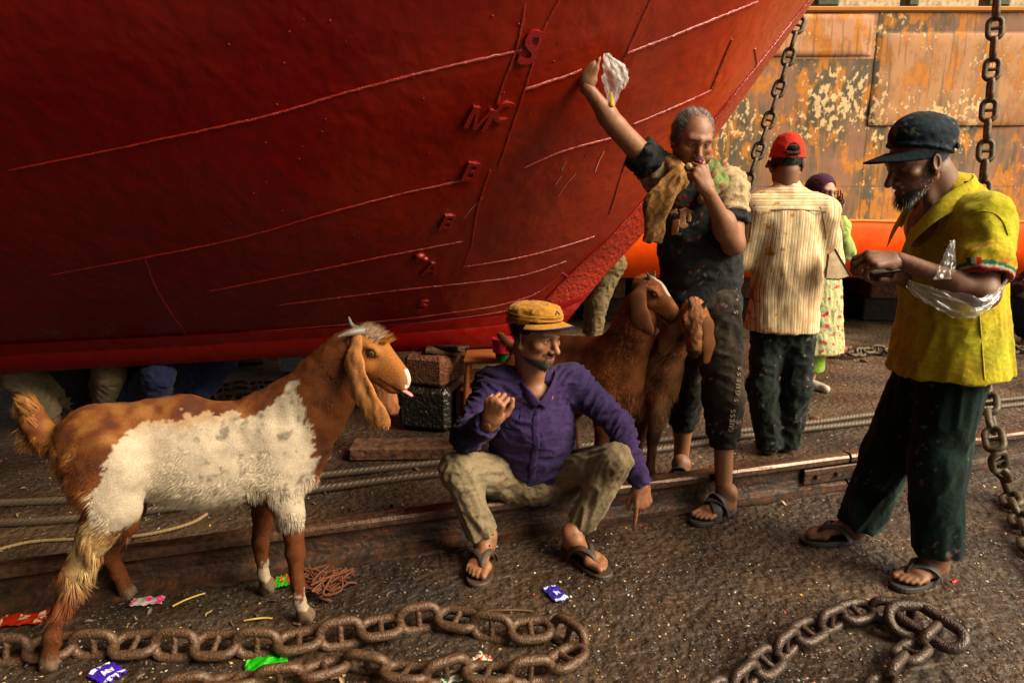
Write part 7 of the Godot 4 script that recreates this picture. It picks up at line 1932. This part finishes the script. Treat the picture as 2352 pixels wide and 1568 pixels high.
func goat_pied():
	var t := thing("goat", "white and brown goat with long hanging ears, tongue out, seen side on", "goat", Vector3(-1.05, 0, -2.03))
	var br := Color(0.150, 0.042, 0.010); var dk := Color(0.055, 0.016, 0.007); var gold := Color(0.34, 0.155, 0.035); var wh := Color(0.52, 0.42, 0.30)
	var A := func(x: float, y: float, z: float) -> Vector3: return at(x, y, z)
	var f := Field.new(); f.c0 = br; f.k0 = 0.05
	var lat := Vector3(0.12, 0, 1).normalized()
	var chest: Vector3 = A.call(612, 1020, 2.10); var mid: Vector3 = A.call(440, 1038, 2.04); var rump: Vector3 = A.call(255, 1040, 1.97)
	f.fcap(chest, mid, 0.150, 0.152, lat, 1.22); f.fcap(mid, rump, 0.152, 0.128, lat, 1.15)
	f.ell(A.call(500, 1075, 2.06), Vector3(0.19, 0.115, 0.125)); f.ell(A.call(655, 1050, 2.11), Vector3(0.10, 0.12, 0.10))
	f.ell(A.call(205, 1010, 1.95), Vector3(0.09, 0.095, 0.11)); f.cap(A.call(600, 935, 2.10), A.call(650, 925, 2.11), 0.05, 0.05)
	f.cap(A.call(230, 975, 1.96), A.call(420, 945, 2.04), 0.05, 0.05)
	# neck and throat
	f.fcap(A.call(668, 995, 2.11), A.call(790, 830, 2.09), 0.118, 0.070, lat, 1.35, 0.06); f.cap(A.call(640, 930, 2.11), A.call(800, 790, 2.09), 0.05, 0.045); f.cap(A.call(700, 1060, 2.11), A.call(815, 870, 2.09), 0.050, 0.036, 0.05)
	# legs
	var hoof := Color(0.16, 0.12, 0.08); var leg := Color(0.13, 0.036, 0.011)
	f.ell(A.call(638, 1075, 2.03), Vector3(0.075, 0.13, 0.055)); f.ell(A.call(240, 1085, 1.87), Vector3(0.10, 0.14, 0.065)); f.ell(A.call(255, 1085, 2.05), Vector3(0.09, 0.13, 0.06))
	goat_leg(f, [A.call(640, 1090, 2.03), A.call(662, 1165, 2.03), A.call(677, 1262, 2.035), A.call(682, 1345, 2.035), gnd(694, 1420, 0.015)], [0.058, 0.046, 0.029, 0.020, 0.023], leg, hoof)
	goat_leg(f, [A.call(606, 1085, 2.18), A.call(606, 1150, 2.20), A.call(597, 1245, 2.22), A.call(603, 1315, 2.22), gnd(608, 1352, 0.015)], [0.055, 0.042, 0.028, 0.020, 0.022], leg, hoof)
	goat_leg(f, [A.call(235, 1080, 1.88), A.call(262, 1165, 1.86), A.call(172, 1308, 1.82), A.call(118, 1462, 1.79), gnd(106, 1528, 0.015)], [0.085, 0.070, 0.034, 0.021, 0.024], leg, hoof)
	goat_leg(f, [A.call(255, 1080, 2.06), A.call(285, 1165, 2.08), A.call(246, 1262, 2.14), A.call(282, 1335, 2.16), gnd(284, 1364, 0.015)], [0.075, 0.060, 0.032, 0.021, 0.023], leg, hoof)
	f.ell(A.call(296, 1180, 1.98), Vector3(0.035, 0.07, 0.035), 0.03, Color(0.20, 0.09, 0.05)); f.cap(A.call(290, 1200, 1.99), A.call(292, 1240, 1.99), 0.020, 0.012, 0.01, Color(0.20, 0.09, 0.05))
	# tail, curled up
	var tp := [A.call(180, 1000, 1.94), A.call(140, 1012, 1.93), A.call(100, 1000, 1.93), A.call(74, 965, 1.94), A.call(80, 935, 1.95)]
	for i in 4: f.cap(tp[i], tp[i + 1], [0.036, 0.034, 0.036, 0.034, 0.02][i], [0.034, 0.036, 0.034, 0.02][i], 0.02)
	var hx := Transform3D(look(Vector3(0.80, -0.52, 0.20), Vector3(0.50, 0.86, 0.06)), A.call(838, 800, 2.07))
	var ec := Color(0.42, 0.17, 0.050)
	var ef := Field.new(); ef.c0 = ec; ef.k0 = 0.012
	ear(ef, [hx * Vector3(-0.040, 0.026, -0.028), A.call(812, 835, 2.005), A.call(832, 900, 1.975), A.call(862, 950, 1.965), A.call(880, 968, 1.97)], [0.022, 0.030, 0.035, 0.034, 0.026], Vector3(-0.35, 0.1, 1), 3.4, ec)
	ef.cap(A.call(816, 850, 1.975), A.call(848, 930, 1.945), 0.012, 0.010, 0.012, Color(-1, 0, 0), 1)
	ear(ef, [hx * Vector3(0.040, 0.022, -0.020), A.call(872, 872, 2.16), A.call(886, 915, 2.18), A.call(902, 938, 2.17)], [0.022, 0.030, 0.034, 0.024], Vector3(0.3, 0.1, 1), 3.4, Color(0.25, 0.09, 0.03))
	var poly := PackedVector2Array(); var pale := PackedVector2Array(); var saddle := PackedVector2Array()
	for q in [[640, 890], [668, 896], [696, 985], [712, 1077], [700, 1150], [700, 1225], [640, 1225], [613, 1141], [520, 1190], [416, 1190], [305, 1150], [280, 1089], [310, 1037], [315, 985], [347, 962], [463, 950], [538, 960], [555, 975], [584, 966], [628, 915]]:
		var p: Vector3 = A.call(q[0], q[1], 1.97); poly.append(Vector2(p.x, p.y))
	for q in [[285, 1150], [262, 1260], [235, 1345], [140, 1345], [165, 1260], [222, 1170], [270, 1110]]:
		var p: Vector3 = A.call(q[0], q[1], 1.83); pale.append(Vector2(p.x, p.y))
	var back_y: float = A.call(420, 918, 2.04).y
	var sock: float = A.call(682, 1362, 2.03).y + 0.0; var sock2: float = A.call(682, 1398, 2.03).y
	var paint := func(p: Vector3, n: Vector3, c: Color) -> Color:
		var j := Vector2(nz.get_noise_3d(p.x * 16, p.y * 16, p.z * 16), nz.get_noise_3d(p.x * 16 + 50, p.y * 16, p.z * 16)) * 0.022 + Vector2(nz.get_noise_3d(p.x * 45, p.y * 45, p.z * 45), nz.get_noise_3d(p.x * 45 + 9, p.y * 45, p.z * 45)) * 0.016
		var v := Vector2(p.x, p.y) + j
		var m := nz.get_noise_3d(p.x * 9, p.y * 9, p.z * 9)
		var k := c
		if p.y > 0.35: k = br.lerp(gold, clampf(m * 1.2 + 0.02, 0, 0.6) * smoothstep(-0.72, -0.85, p.x)).lerp(dk, clampf(-m * 1.6 + 0.05, 0, 0.7))
		if p.x < -1.18 and p.y > 0.35 and p.y < 0.7: k = k.lerp(gold, 0.35 * smoothstep(-1.2, -1.45, p.x))
		if Geometry2D.is_point_in_polygon(v, poly): k = wh * (0.92 + 0.22 * m) * (1.0 - 0.55 * smoothstep(0.22, 0.42, nz.get_noise_3d(p.x * 22 + 9, p.y * 22, p.z * 12)) * smoothstep(-1.05, -0.9, p.x)); k = k.lerp(gold, smoothstep(back_y - 0.075, back_y - 0.03, p.y + j.x) * 0.6 * smoothstep(-0.75, -0.95, p.x))
		elif Geometry2D.is_point_in_polygon(v, pale) and p.z > -1.95: k = Color(0.40, 0.26, 0.11).lerp(br, clampf(0.2 + m * 1.6, 0, 0.8))
		if p.x > -0.95 and p.y > sock2 and p.y < sock + j.x * 2.0: k = wh.lerp(br, 0.25)
		return k
	var hpaint := func(p: Vector3, n: Vector3, c: Color) -> Color:
		var m := nz.get_noise_3d(p.x * 24, p.y * 24, p.z * 24)
		var k := c.lerp(gold, clampf(0.3 + m, 0, 0.6) * smoothstep(0.12, 0.03, p.z))
		if absf(p.x) < 0.014 and p.z > 0.145 and p.y > -0.025: k = Color(0.70, 0.55, 0.48)
		if p.y > 0.048 and p.z < 0.03: k = k.lerp(wh, 0.7)
		if absf(p.y + 0.043) < 0.005 and p.z > 0.09: k = Color(0.10, 0.04, 0.03)
		var e := Vector2(p.y - 0.020, p.z - 0.038).length()
		if absf(p.x) > 0.036 and e < 0.020: k = k.lerp(Color(0.03, 0.015, 0.01), smoothstep(0.020, 0.012, e) * 0.8)
		return k
	var jb := net(f, 0.0095, paint, func(p, n): return 0.006 * nz.get_noise_3d(p.x * 14, p.y * 14, p.z * 14))
	var jh := net(goat_head(Color(0.36, 0.125, 0.026), Color(0.30, 0.12, 0.06)), 0.0042, hpaint, null, hx)
	var je := net(ef, 0.0055, func(p: Vector3, n: Vector3, c: Color) -> Color: return c * (1.0 + 0.5 * nz.get_noise_3d(p.x * 30, p.y * 14, p.z * 30)), func(p, n): return 0.003 * nz.get_noise_3d(p.x * 40, p.y * 14, p.z * 40))
	wnet("body", [jb, jh, je], M.hide, t)
	goat_eyes(t, hx)
	ear_fur(t, je, 90)
	horn(t, [hx * Vector3(-0.022, 0.050, -0.026), A.call(806, 764, 2.03), A.call(776, 773, 2.02)], 0.019, srgb(112, 104, 92))
	horn(t, [hx * Vector3(0.020, 0.052, -0.020), A.call(812, 752, 2.10), A.call(800, 728, 2.12)], 0.017, srgb(96, 90, 80))
	var tg := Field.new(); tg.c0 = Color(0.62, 0.22, 0.20); tg.k0 = 0.01
	tg.fcap(hx * Vector3(-0.004, -0.040, 0.145), hx * Vector3(-0.006, -0.036, 0.198), 0.013, 0.011, hx.basis.y, 2.2)
	wnet("tongue", [net(tg, 0.003)], M.eye.duplicate(), t)
	var ax := (chest - rump).normalized()
	wfur("fur", [jb], 70000, func(p: Vector3, n: Vector3, c: Color, rng):
		var L := 0.026; var d := (-ax * 0.75 + Vector3(0, -0.55, 0)); var w := 0.0013
		var hind := smoothstep(-1.15, -1.3, p.x)
		if p.y > 0.35: L = lerpf(0.024, 0.040, hind * smoothstep(0.72, 0.6, p.y)); d = d.lerp(Vector3(-0.25, -0.9, 0.05), hind * 0.8)
		if p.x > -0.9 and p.y > 0.62: d = Vector3(-0.5, -0.75, 0); L = 0.022
		if p.x > -0.82 and p.y < 0.50 and p.y > 0.30: d = Vector3(0.02, -1, 0); L = 0.030
		if p.y <= 0.35: L = 0.010; d = Vector3(0, -1, 0)
		if p.x < -1.2 and p.y > 0.20 and p.y <= 0.45 and p.z > -1.97: L = 0.050; d = Vector3(-0.12, -0.95, 0.1); w = 0.0020
		if p.y < 0.14: L = 0.012; d = Vector3(0.1, -1, 0)
		if p.x < -1.385 and p.y > 0.62: L = 0.048; d = Vector3(-0.6, -0.45, 0); w = 0.0020; c = c.lerp(gold * 1.1, 0.6 * rng.randf()); d = Vector3(-0.25, 0.35 if p.y > 0.72 else -0.6, 0)
		var curl := Vector3(nz.get_noise_3d(p.x * 12, p.y * 12, p.z * 12), nz.get_noise_3d(p.x * 12 + 30, p.y * 12, p.z * 12), nz.get_noise_3d(p.x * 12, p.y * 12 + 30, p.z * 12)) * (0.25 + hind * 1.0)
		return [((d.normalized() + curl + n * 0.07).normalized()) * L * rng.randf_range(0.6, 1.15), w, c * rng.randf_range(0.82, 1.2)], M.fur, t, 41)
	var inv := hx.affine_inverse()
	wfur("head_fur", [jh], 9000, func(p: Vector3, n: Vector3, c: Color, rng):
		var q: Vector3 = inv * p
		if q.z > 0.155: return null
		var L := 0.008; var d := hx.basis * Vector3(0, -0.2, -1)
		if q.y > 0.045 and q.z < 0.05: L = 0.034; d = hx.basis * Vector3(rng.randf_range(-0.4, 0.4), 0.6, 0.35)
		return [((d + n * 0.35).normalized()) * L * rng.randf_range(0.6, 1.1), 0.0015, c * rng.randf_range(0.8, 1.3)], M.fur, t, 42)

func goat_brown_tall():
	var t := thing("goat", "taller plain brown goat with a white blaze, behind the seated man's shoulder", "goat", at(1400, 1090, 3.1) * Vector3(1, 0, 1))
	var br := Color(0.27, 0.085, 0.026); var hoof := Color(0.05, 0.04, 0.03); var leg := Color(0.09, 0.030, 0.012)
	var f := Field.new(); f.c0 = br; f.k0 = 0.05
	var ax := Vector3(0.78, 0, 0.62).normalized(); var lat := Vector3(-0.62, 0, 0.78).normalized()
	var chest := at(1405, 872, 3.10); var rump := chest - ax * 0.46 + Vector3(0, -0.01, 0); var mid := chest.lerp(rump, 0.5) + Vector3(0, -0.01, 0)
	f.fcap(chest, mid, 0.150, 0.155, lat, 1.25); f.fcap(mid, rump, 0.155, 0.135, lat, 1.2)
	f.cap(at(1400, 800, 3.10), chest - ax * 0.5 + Vector3(0, 0.10, 0), 0.055, 0.05); f.ell(at(1435, 895, 3.06), Vector3(0.085, 0.12, 0.09)); f.ell(at(1440, 905, 3.0), Vector3(0.03, 0.03, 0.03), 0.03)
	f.fcap(at(1415, 835, 3.07), at(1470, 700, 2.98), 0.115, 0.072, lat, 1.3, 0.06); f.cap(at(1440, 880, 3.02), at(1490, 725, 2.95), 0.06, 0.045, 0.05)
	goat_leg(f, [at(1400, 905, 3.04), at(1388, 965, 3.03), at(1380, 1030, 3.02), at(1380, 1080, 3.02), at(1384, 1098, 3.02) * Vector3(1, 0, 1) + Vector3(0, 0.015, 0)], [0.075, 0.048, 0.030, 0.021, 0.023], leg, hoof)
	goat_leg(f, [at(1425, 905, 3.14), at(1420, 965, 3.14), at(1414, 1030, 3.14), at(1412, 1075, 3.14), at(1414, 1090, 3.14) * Vector3(1, 0, 1) + Vector3(0, 0.015, 0)], [0.075, 0.048, 0.030, 0.021, 0.023], leg, hoof)
	for s in [-0.09, 0.09]:
		var h: Vector3 = rump + lat * s
		goat_leg(f, [h, h + ax * 0.06 + Vector3(0, -0.2, 0), h - ax * 0.07 + Vector3(0, -0.38, 0), h - ax * 0.04 + Vector3(0, -h.y + 0.09, 0), h - ax * 0.03 + Vector3(0, -h.y + 0.015, 0)], [0.10, 0.065, 0.032, 0.021, 0.023], leg, hoof)
	f.cap(rump - ax * 0.13 + Vector3(0, 0.08, 0), rump - ax * 0.22 + Vector3(0, 0.14, 0), 0.03, 0.02, 0.03)
	var hx := Transform3D(look(Vector3(0.70, -0.56, 0.44), Vector3(0.45, 0.83, 0.3)), at(1490, 668, 2.95))
	var ef := Field.new(); ef.c0 = Color(0.17, 0.055, 0.022); ef.k0 = 0.012
	ear(ef, [hx * Vector3(-0.036, 0.022, -0.028), at(1462, 690, 2.90), at(1470, 730, 2.87), at(1492, 758, 2.86)], [0.024, 0.037, 0.042, 0.024], Vector3(-0.55, 0.15, 1), 3.4, Color(0.17, 0.055, 0.022))
	ear(ef, [hx * Vector3(0.036, 0.015, -0.02), at(1520, 735, 3.03), at(1527, 765, 3.03)], [0.022, 0.032, 0.022], Vector3(0.5, 0.1, 1), 3.4, Color(0.10, 0.03, 0.012))
	var hp := func(p: Vector3, n: Vector3, c: Color) -> Color:
		var k := c * (1.0 + 0.5 * nz.get_noise_3d(p.x * 24, p.y * 24, p.z * 24))
		if absf(p.x + 0.004) < 0.010 - 0.10 * absf(p.z - 0.055) and p.y > 0.02 and p.z < 0.09: k = Color(0.7, 0.6, 0.5)
		var e := Vector2(p.y - 0.020, p.z - 0.038).length()
		if absf(p.x) > 0.036 and e < 0.020: k = k.lerp(Color(0.02, 0.012, 0.01), smoothstep(0.020, 0.012, e) * 0.8)
		if absf(p.y + 0.043) < 0.005 and p.z > 0.09: k = Color(0.03, 0.015, 0.01)
		return k.lerp(Color(0.03, 0.012, 0.008), 0.6 * smoothstep(0.15, 0.17, p.z))
	var jb := net(f, 0.0105, func(p: Vector3, n: Vector3, c: Color) -> Color: return c * (1.0 + 0.9 * nz.get_noise_3d(p.x * 8, p.y * 8, p.z * 8)), func(p, n): return 0.004 * nz.get_noise_3d(p.x * 12, p.y * 12, p.z * 12))
	var jh := net(goat_head(br, Color(0.05, 0.02, 0.015)), 0.0045, hp, null, hx); var je := net(ef, 0.006)
	wnet("body", [jb, jh, je], M.hide, t)
	goat_eyes(t, hx)
	ear_fur(t, je, 90)
	horn(t, [hx * Vector3(-0.024, 0.050, -0.020), hx * Vector3(-0.036, 0.066, -0.034), hx * Vector3(-0.044, 0.074, -0.046)], 0.011, srgb(92, 86, 76))
	horn(t, [hx * Vector3(0.024, 0.050, -0.020), hx * Vector3(0.033, 0.066, -0.032), hx * Vector3(0.040, 0.074, -0.042)], 0.011, srgb(92, 86, 76))
	brown_fur(t, jb, jh, hx, ax, 61)
func brown_fur(t: Node3D, jb: Net, jh: Net, hx: Transform3D, ax: Vector3, sd: int):
	wfur("fur", [jb], 20000, func(p: Vector3, n: Vector3, c: Color, rng):
		var d := -ax * 0.5 + Vector3(0, -0.8, 0); var L := 0.024
		if p.y < 0.35: d = Vector3(0, -1, 0); L = 0.009
		elif p.y < 0.52: L = 0.034; d = Vector3(0, -1, 0)
		return [((d + n * 0.3).normalized()) * L * rng.randf_range(0.6, 1.15), 0.0018, c * (rng.randf_range(0.6, 1.5) + 1.1 * maxf(0.0, nz.get_noise_3d(p.x * 7, p.y * 7, p.z * 7)) + 0.8 * smoothstep(0.6, 0.75, p.y) * rng.randf())], M.fur, t, sd)
	wfur("head_fur", [jh], 4500, func(p: Vector3, n: Vector3, c: Color, rng):
		var q: Vector3 = hx.affine_inverse() * p
		if q.z > 0.15: return null
		return [((hx.basis * Vector3(0, -0.2, -1) + n * 0.4).normalized()) * (0.010 if q.z > 0.04 else 0.018) * rng.randf_range(0.6, 1.2), 0.0017, c * rng.randf_range(0.6, 1.9)], M.fur, t, sd + 1)

func ear_fur(t: Node3D, je: Net, sd: int):
	wfur("ear_fur", [je], 5000, func(p: Vector3, n: Vector3, c: Color, rng):
		return [((Vector3(0, -1, 0) + n * 0.25 + Vector3(rng.randf_range(-0.3, 0.3), 0, 0)).normalized()) * 0.008 * rng.randf_range(0.6, 1.2), 0.0014, c * (rng.randf_range(0.6, 1.4) + 0.5 * nz.get_noise_3d(p.x * 25, p.y * 12, p.z * 25))], M.fur, t, sd)
func goat_brown_small():
	var t := thing("goat", "smaller shaggy brown goat with lowered head before the standing man's legs", "goat", at(1500, 1095, 3.05) * Vector3(1, 0, 1))
	var br := Color(0.33, 0.135, 0.052); var hoof := Color(0.05, 0.04, 0.03); var leg := Color(0.13, 0.055, 0.022); var knee := Color(0.02, 0.014, 0.010)
	var f := Field.new(); f.c0 = br; f.k0 = 0.045
	var ax := Vector3(0.70, 0, 0.60).normalized(); var lat := Vector3(-0.60, 0, 0.70).normalized()
	var chest := at(1505, 862, 3.10); var rump := chest - ax * 0.46; var mid := chest.lerp(rump, 0.5)
	f.fcap(chest, mid, 0.120, 0.125, lat, 1.25); f.fcap(mid, rump, 0.125, 0.11, lat, 1.2); f.ell(at(1535, 862, 3.02), Vector3(0.055, 0.09, 0.07)); f.ell(at(1545, 895, 2.99), Vector3(0.028, 0.028, 0.028), 0.03)
	f.fcap(at(1515, 830, 3.05), at(1578, 742, 2.93), 0.100, 0.062, lat, 1.25, 0.05)
	goat_leg(f, [at(1520, 900, 3.03), at(1512, 950, 3.01), at(1500, 1005, 3.00), at(1494, 1070, 3.0), at(1496, 1096, 3.0) * Vector3(1, 0, 1) + Vector3(0, 0.015, 0)], [0.062, 0.042, 0.028, 0.019, 0.021], leg, hoof)
	goat_leg(f, [at(1490, 900, 3.10), at(1476, 950, 3.10), at(1468, 1005, 3.10), at(1464, 1060, 3.10), at(1466, 1085, 3.10) * Vector3(1, 0, 1) + Vector3(0, 0.015, 0)], [0.062, 0.042, 0.028, 0.019, 0.021], leg, hoof)
	f.ell(at(1500, 1003, 2.985), Vector3(0.026, 0.035, 0.026), 0.01, knee); f.ell(at(1513, 945, 2.99), Vector3(0.036, 0.06, 0.034), 0.02, Color(0.34, 0.20, 0.09)); f.ell(at(1478, 940, 3.08), Vector3(0.036, 0.06, 0.034), 0.02, Color(0.30, 0.17, 0.08))
	for s in [-0.075, 0.075]:
		var h: Vector3 = rump + lat * s
		goat_leg(f, [h, h + ax * 0.05 + Vector3(0, -0.17, 0), h - ax * 0.06 + Vector3(0, -0.33, 0), h - ax * 0.03 + Vector3(0, -h.y + 0.09, 0), h - ax * 0.02 + Vector3(0, -h.y + 0.015, 0)], [0.09, 0.06, 0.03, 0.02, 0.022], leg, hoof)
	f.cap(rump - ax * 0.10 + Vector3(0, 0.07, 0), rump - ax * 0.17 + Vector3(0, 0.12, 0), 0.025, 0.018, 0.03)
	var hx := Transform3D(look(Vector3(-0.06, -0.80, 0.58), Vector3(0.02, 0.55, 0.83)), at(1594, 726, 2.86))
	var ef := Field.new(); var c2 := Color(0.26, 0.095, 0.030); ef.c0 = c2; ef.k0 = 0.012
	ear(ef, [hx * Vector3(0.040, 0.012, -0.020), at(1625, 748, 2.80), at(1627, 790, 2.79), at(1623, 822, 2.79)], [0.022, 0.030, 0.032, 0.024], Vector3(0.5, 0.1, 1), 3.2, c2)
	ear(ef, [hx * Vector3(-0.040, 0.012, -0.020), at(1552, 752, 2.88), at(1532, 780, 2.92), at(1522, 806, 2.92)], [0.022, 0.032, 0.032, 0.022], Vector3(-0.5, 0.1, 1), 3.2, br)
	var jb := net(f, 0.0105, func(p: Vector3, n: Vector3, c: Color) -> Color: return c * (1.0 + 0.9 * nz.get_noise_3d(p.x * 9, p.y * 9, p.z * 9)), func(p, n): return 0.004 * nz.get_noise_3d(p.x * 14, p.y * 14, p.z * 14))
	var jh := net(goat_head(br * 1.25, Color(0.12, 0.05, 0.02)), 0.0045, func(p: Vector3, n: Vector3, c: Color) -> Color:
		var k := c * (1.0 + 0.8 * nz.get_noise_3d(p.x * 40, p.y * 40, p.z * 20))
		var e := Vector2(p.y - 0.020, p.z - 0.038).length()
		if absf(p.x) > 0.034 and e < 0.022: k = k.lerp(Color(0.02, 0.012, 0.01), smoothstep(0.022, 0.012, e) * 0.8)
		return k.lerp(Color(0.02, 0.012, 0.008), 0.7 * smoothstep(0.158, 0.17, p.z)), func(p, n): return 0.004 * nz.get_noise_3d(p.x * 50, p.y * 50, p.z * 25), hx)
	var je := net(ef, 0.006)
	wnet("body", [jb, jh, je], M.hide, t)
	goat_eyes(t, hx)
	ear_fur(t, je, 91)
	for s in [-1.0, 1.0]: horn(t, [hx * Vector3(s * 0.024, 0.050, -0.020), hx * Vector3(s * 0.034, 0.068, -0.034), hx * Vector3(s * 0.040, 0.078, -0.04)], 0.012, srgb(92, 86, 76))
	brown_fur(t, jb, jh, hx, ax, 71)

# ---------- litter ----------
func wrapper(called: String, label: String, px: float, py: float, s: Vector2, yaw: float, c1: Color, c2: Color, sd: int, group := "snack wrappers on the ground"):
	var t := thing(called, label, "wrapper", gnd(px, py, 0.004), group)
	var P := []; var n := 12
	for side in 2:
		for j in n:
			for i in n:
				var jj := n - 1 - j if side else j
				var u := i / (n - 1.0) - 0.5; var v := jj / (n - 1.0) - 0.5
				var puff := (0.25 - u * u) * (0.25 - v * v) * 16.0 * 0.006
				var h := 0.010 + 0.012 * nz.get_noise_2d(u * 5 + sd, v * 5) + puff * (1.0 - 2.0 * side)
				var q := Basis(Vector3.UP, yaw) * Vector3(u * s.x * (1.0 + 0.1 * nz.get_noise_2d(v * 4, sd)), maxf(h, 0.002), v * s.y)
				P.append(q)
	var m := mat(0.25, null, 1.0, null, 0.1, false); m.albedo_color = c1
	mi("foil", grid_mesh(P, n, n * 2, PackedVector2Array(), true), m, t)
	var m2 := mat(0.3, null, 1.0, null, 0.1, false); m2.albedo_color = c2
	for e in [[-0.42, 0.10, 0.9], [0.40, 0.16, 0.9], [0.05, 0.22, 0.4]]:
		var R := []
		for j in 3:
			for i in 7:
				var u: float = e[0] + e[1] * (j / 2.0 - 0.5); var v: float = (i / 6.0 - 0.5) * e[2]
				var puff := (0.25 - u * u) * (0.25 - v * v) * 16.0 * 0.006
				R.append(Basis(Vector3.UP, yaw) * Vector3(u * s.x * (1.0 + 0.1 * nz.get_noise_2d(v * 4, sd)), maxf(0.010 + 0.012 * nz.get_noise_2d(u * 5 + sd, v * 5) + puff, 0.002) + 0.0014, v * s.y))
		mi("print", grid_mesh(R, 7, 3), m2, t)
func build_litter():
	wrapper("snack_wrapper", "blue and white snack wrapper lying alone before the seated man", 1276, 1368, Vector2(0.10, 0.055), -1.1, srgb(52, 40, 150), srgb(196, 200, 226), 3)
	wrapper("snack_wrapper", "bright green wrapper beside the rusty chain at the bottom", 612, 1533, Vector2(0.12, 0.085), 0.35, srgb(24, 150, 20), srgb(60, 180, 40), 7)
	wrapper("snack_wrapper", "silver and pink wrapper on the dirt between the goat's legs", 338, 1386, Vector2(0.105, 0.045), 0.1, srgb(150, 140, 134), srgb(200, 40, 110), 9)
	wrapper("snack_wrapper", "orange red wrapper behind the goat's near hind leg", 50, 1428, Vector2(0.14, 0.07), 0.2, srgb(150, 34, 12), srgb(190, 150, 120), 12)
	wrapper("snack_wrapper", "violet and white wrapper under the chain at the bottom left", 245, 1552, Vector2(0.09, 0.07), -0.5, srgb(58, 30, 160), srgb(200, 200, 190), 15)
	wrapper("snack_wrapper", "small green and red wrapper by the goat's front hooves", 645, 1340, Vector2(0.06, 0.075), 0.5, srgb(50, 140, 24), srgb(190, 40, 24), 18)
	wrapper("snack_wrapper", "crumpled pale wrapper at the middle of the bottom edge", 1060, 1556, Vector2(0.12, 0.05), 0.3, srgb(196, 196, 180), srgb(30, 130, 90), 21)
	wrapper("snack_wrapper", "torn white wrapper by the bend of the rusty chain", 1100, 1524, Vector2(0.07, 0.05), 0.8, srgb(190, 180, 160), srgb(160, 60, 30), 24)
	wrapper("snack_wrapper", "small red scrap beside the yellow shirt man's near foot", 2190, 1340, Vector2(0.03, 0.016), 0.4, srgb(190, 24, 20), srgb(150, 20, 18), 27)
	# rusty tangle of fibre by the goat's front hoof
	var rng := RandomNumberGenerator.new(); rng.seed = 31
	var g := gnd(745, 1345, 0.02); var st := st_new()
	for k in 26:
		var c := []
		var o := Vector3(rng.randf_range(-0.06, 0.06), rng.randf_range(0.0, 0.035), rng.randf_range(-0.06, 0.06))
		for i in 6: c.append(g + o + Vector3(rng.randf_range(-0.055, 0.055), rng.randf_range(-0.012, 0.02), rng.randf_range(-0.05, 0.05)))
		st.append_from(tube(curve(c, 24), flt([0.0038]), flt([0.0038]), 5), 0, Transform3D.IDENTITY)
	var hm := mat(0.9, ntex(91, 0.05, 3, [srgb(60, 30, 14), srgb(120, 64, 30)]), 6.0, null, 0.1, false)
	tag(mi("fibre_tangle", st.commit(), hm), "rust brown tangle of old rope fibre by the goat's front hoof", "rope fibre")
	# dead leaves, bark and straw on the dirt under the goat
	var T := []; var C := []; var P := []
	for j in 4:
		for i in 6: P.append(Vector3((i / 5.0 - 0.5), 0.12 * sin(i * 1.1) + 0.10 * (j / 3.0 - 0.5) * (j / 3.0 - 0.5) * 4.0, (j / 3.0 - 0.5) * 0.4 * sin(PI * (i + 0.6) / 6.2)))
	var lm := grid_mesh(P, 6, 4)
	for i in 900:
		var z := rng.randf_range(-3.4, -1.5); var x := rng.randf_range(-2.6, 0.2)
		if z < -2.3: x = rng.randf_range(-2.6, 1.6); z = rng.randf_range(-3.6, -2.75)
		if x > -0.4 and z > -2.4: continue
		if rng.randf() > 0.30 + 0.7 * exp(-pow((x + 0.85) / 0.5, 2) - pow((z + 1.95) / 0.3, 2)): continue
		var s := rng.randf_range(0.012, 0.045)
		T.append(Transform3D(Basis.from_euler(Vector3(rng.randf_range(-0.5, 0.5), rng.randf() * TAU, rng.randf_range(-0.5, 0.5))).scaled(Vector3.ONE * s), Vector3(x, ground_h(x, z) + 0.006, z)))
		var q := rng.randf()
		C.append(Color(0.09, 0.055, 0.03) * rng.randf_range(0.5, 1.3) if q < 0.75 else Color(0.30, 0.21, 0.09) * rng.randf_range(0.6, 1.2))
	tag(scatter("dead_leaves", lm, T, C, M.stone), "brown dead leaves and bark shreds littering the dirt round the rail", "dead leaves", "", "stuff")
	for q in [[395, 1392, 470, 1362, "yellow straw stalk on the dirt between the goat's legs"], [560, 1425, 625, 1420, "pale split stalk on the dirt before the chain"], [1120, 1402, 1225, 1404, "thin brown twig on the ground left of the blue wrapper"]]:
		var a := gnd(q[0], q[1], 0.008); var b := gnd(q[2], q[3], 0.008)
		var p := curve([a, a.lerp(b, 0.35) + Vector3(0, 0.006, 0.004), a.lerp(b, 0.7) + Vector3(0, 0.002, -0.004), b], 14)
		var sm := mat(0.8, null, 1.0, null, 0.1, false); sm.albedo_color = srgb(176, 146, 70) if q[0] < 1000 else srgb(92, 66, 44)
		tag(mi("stalk", tube(p, flt([0.004]), flt([0.003]), 6), sm), q[4], "stalk")
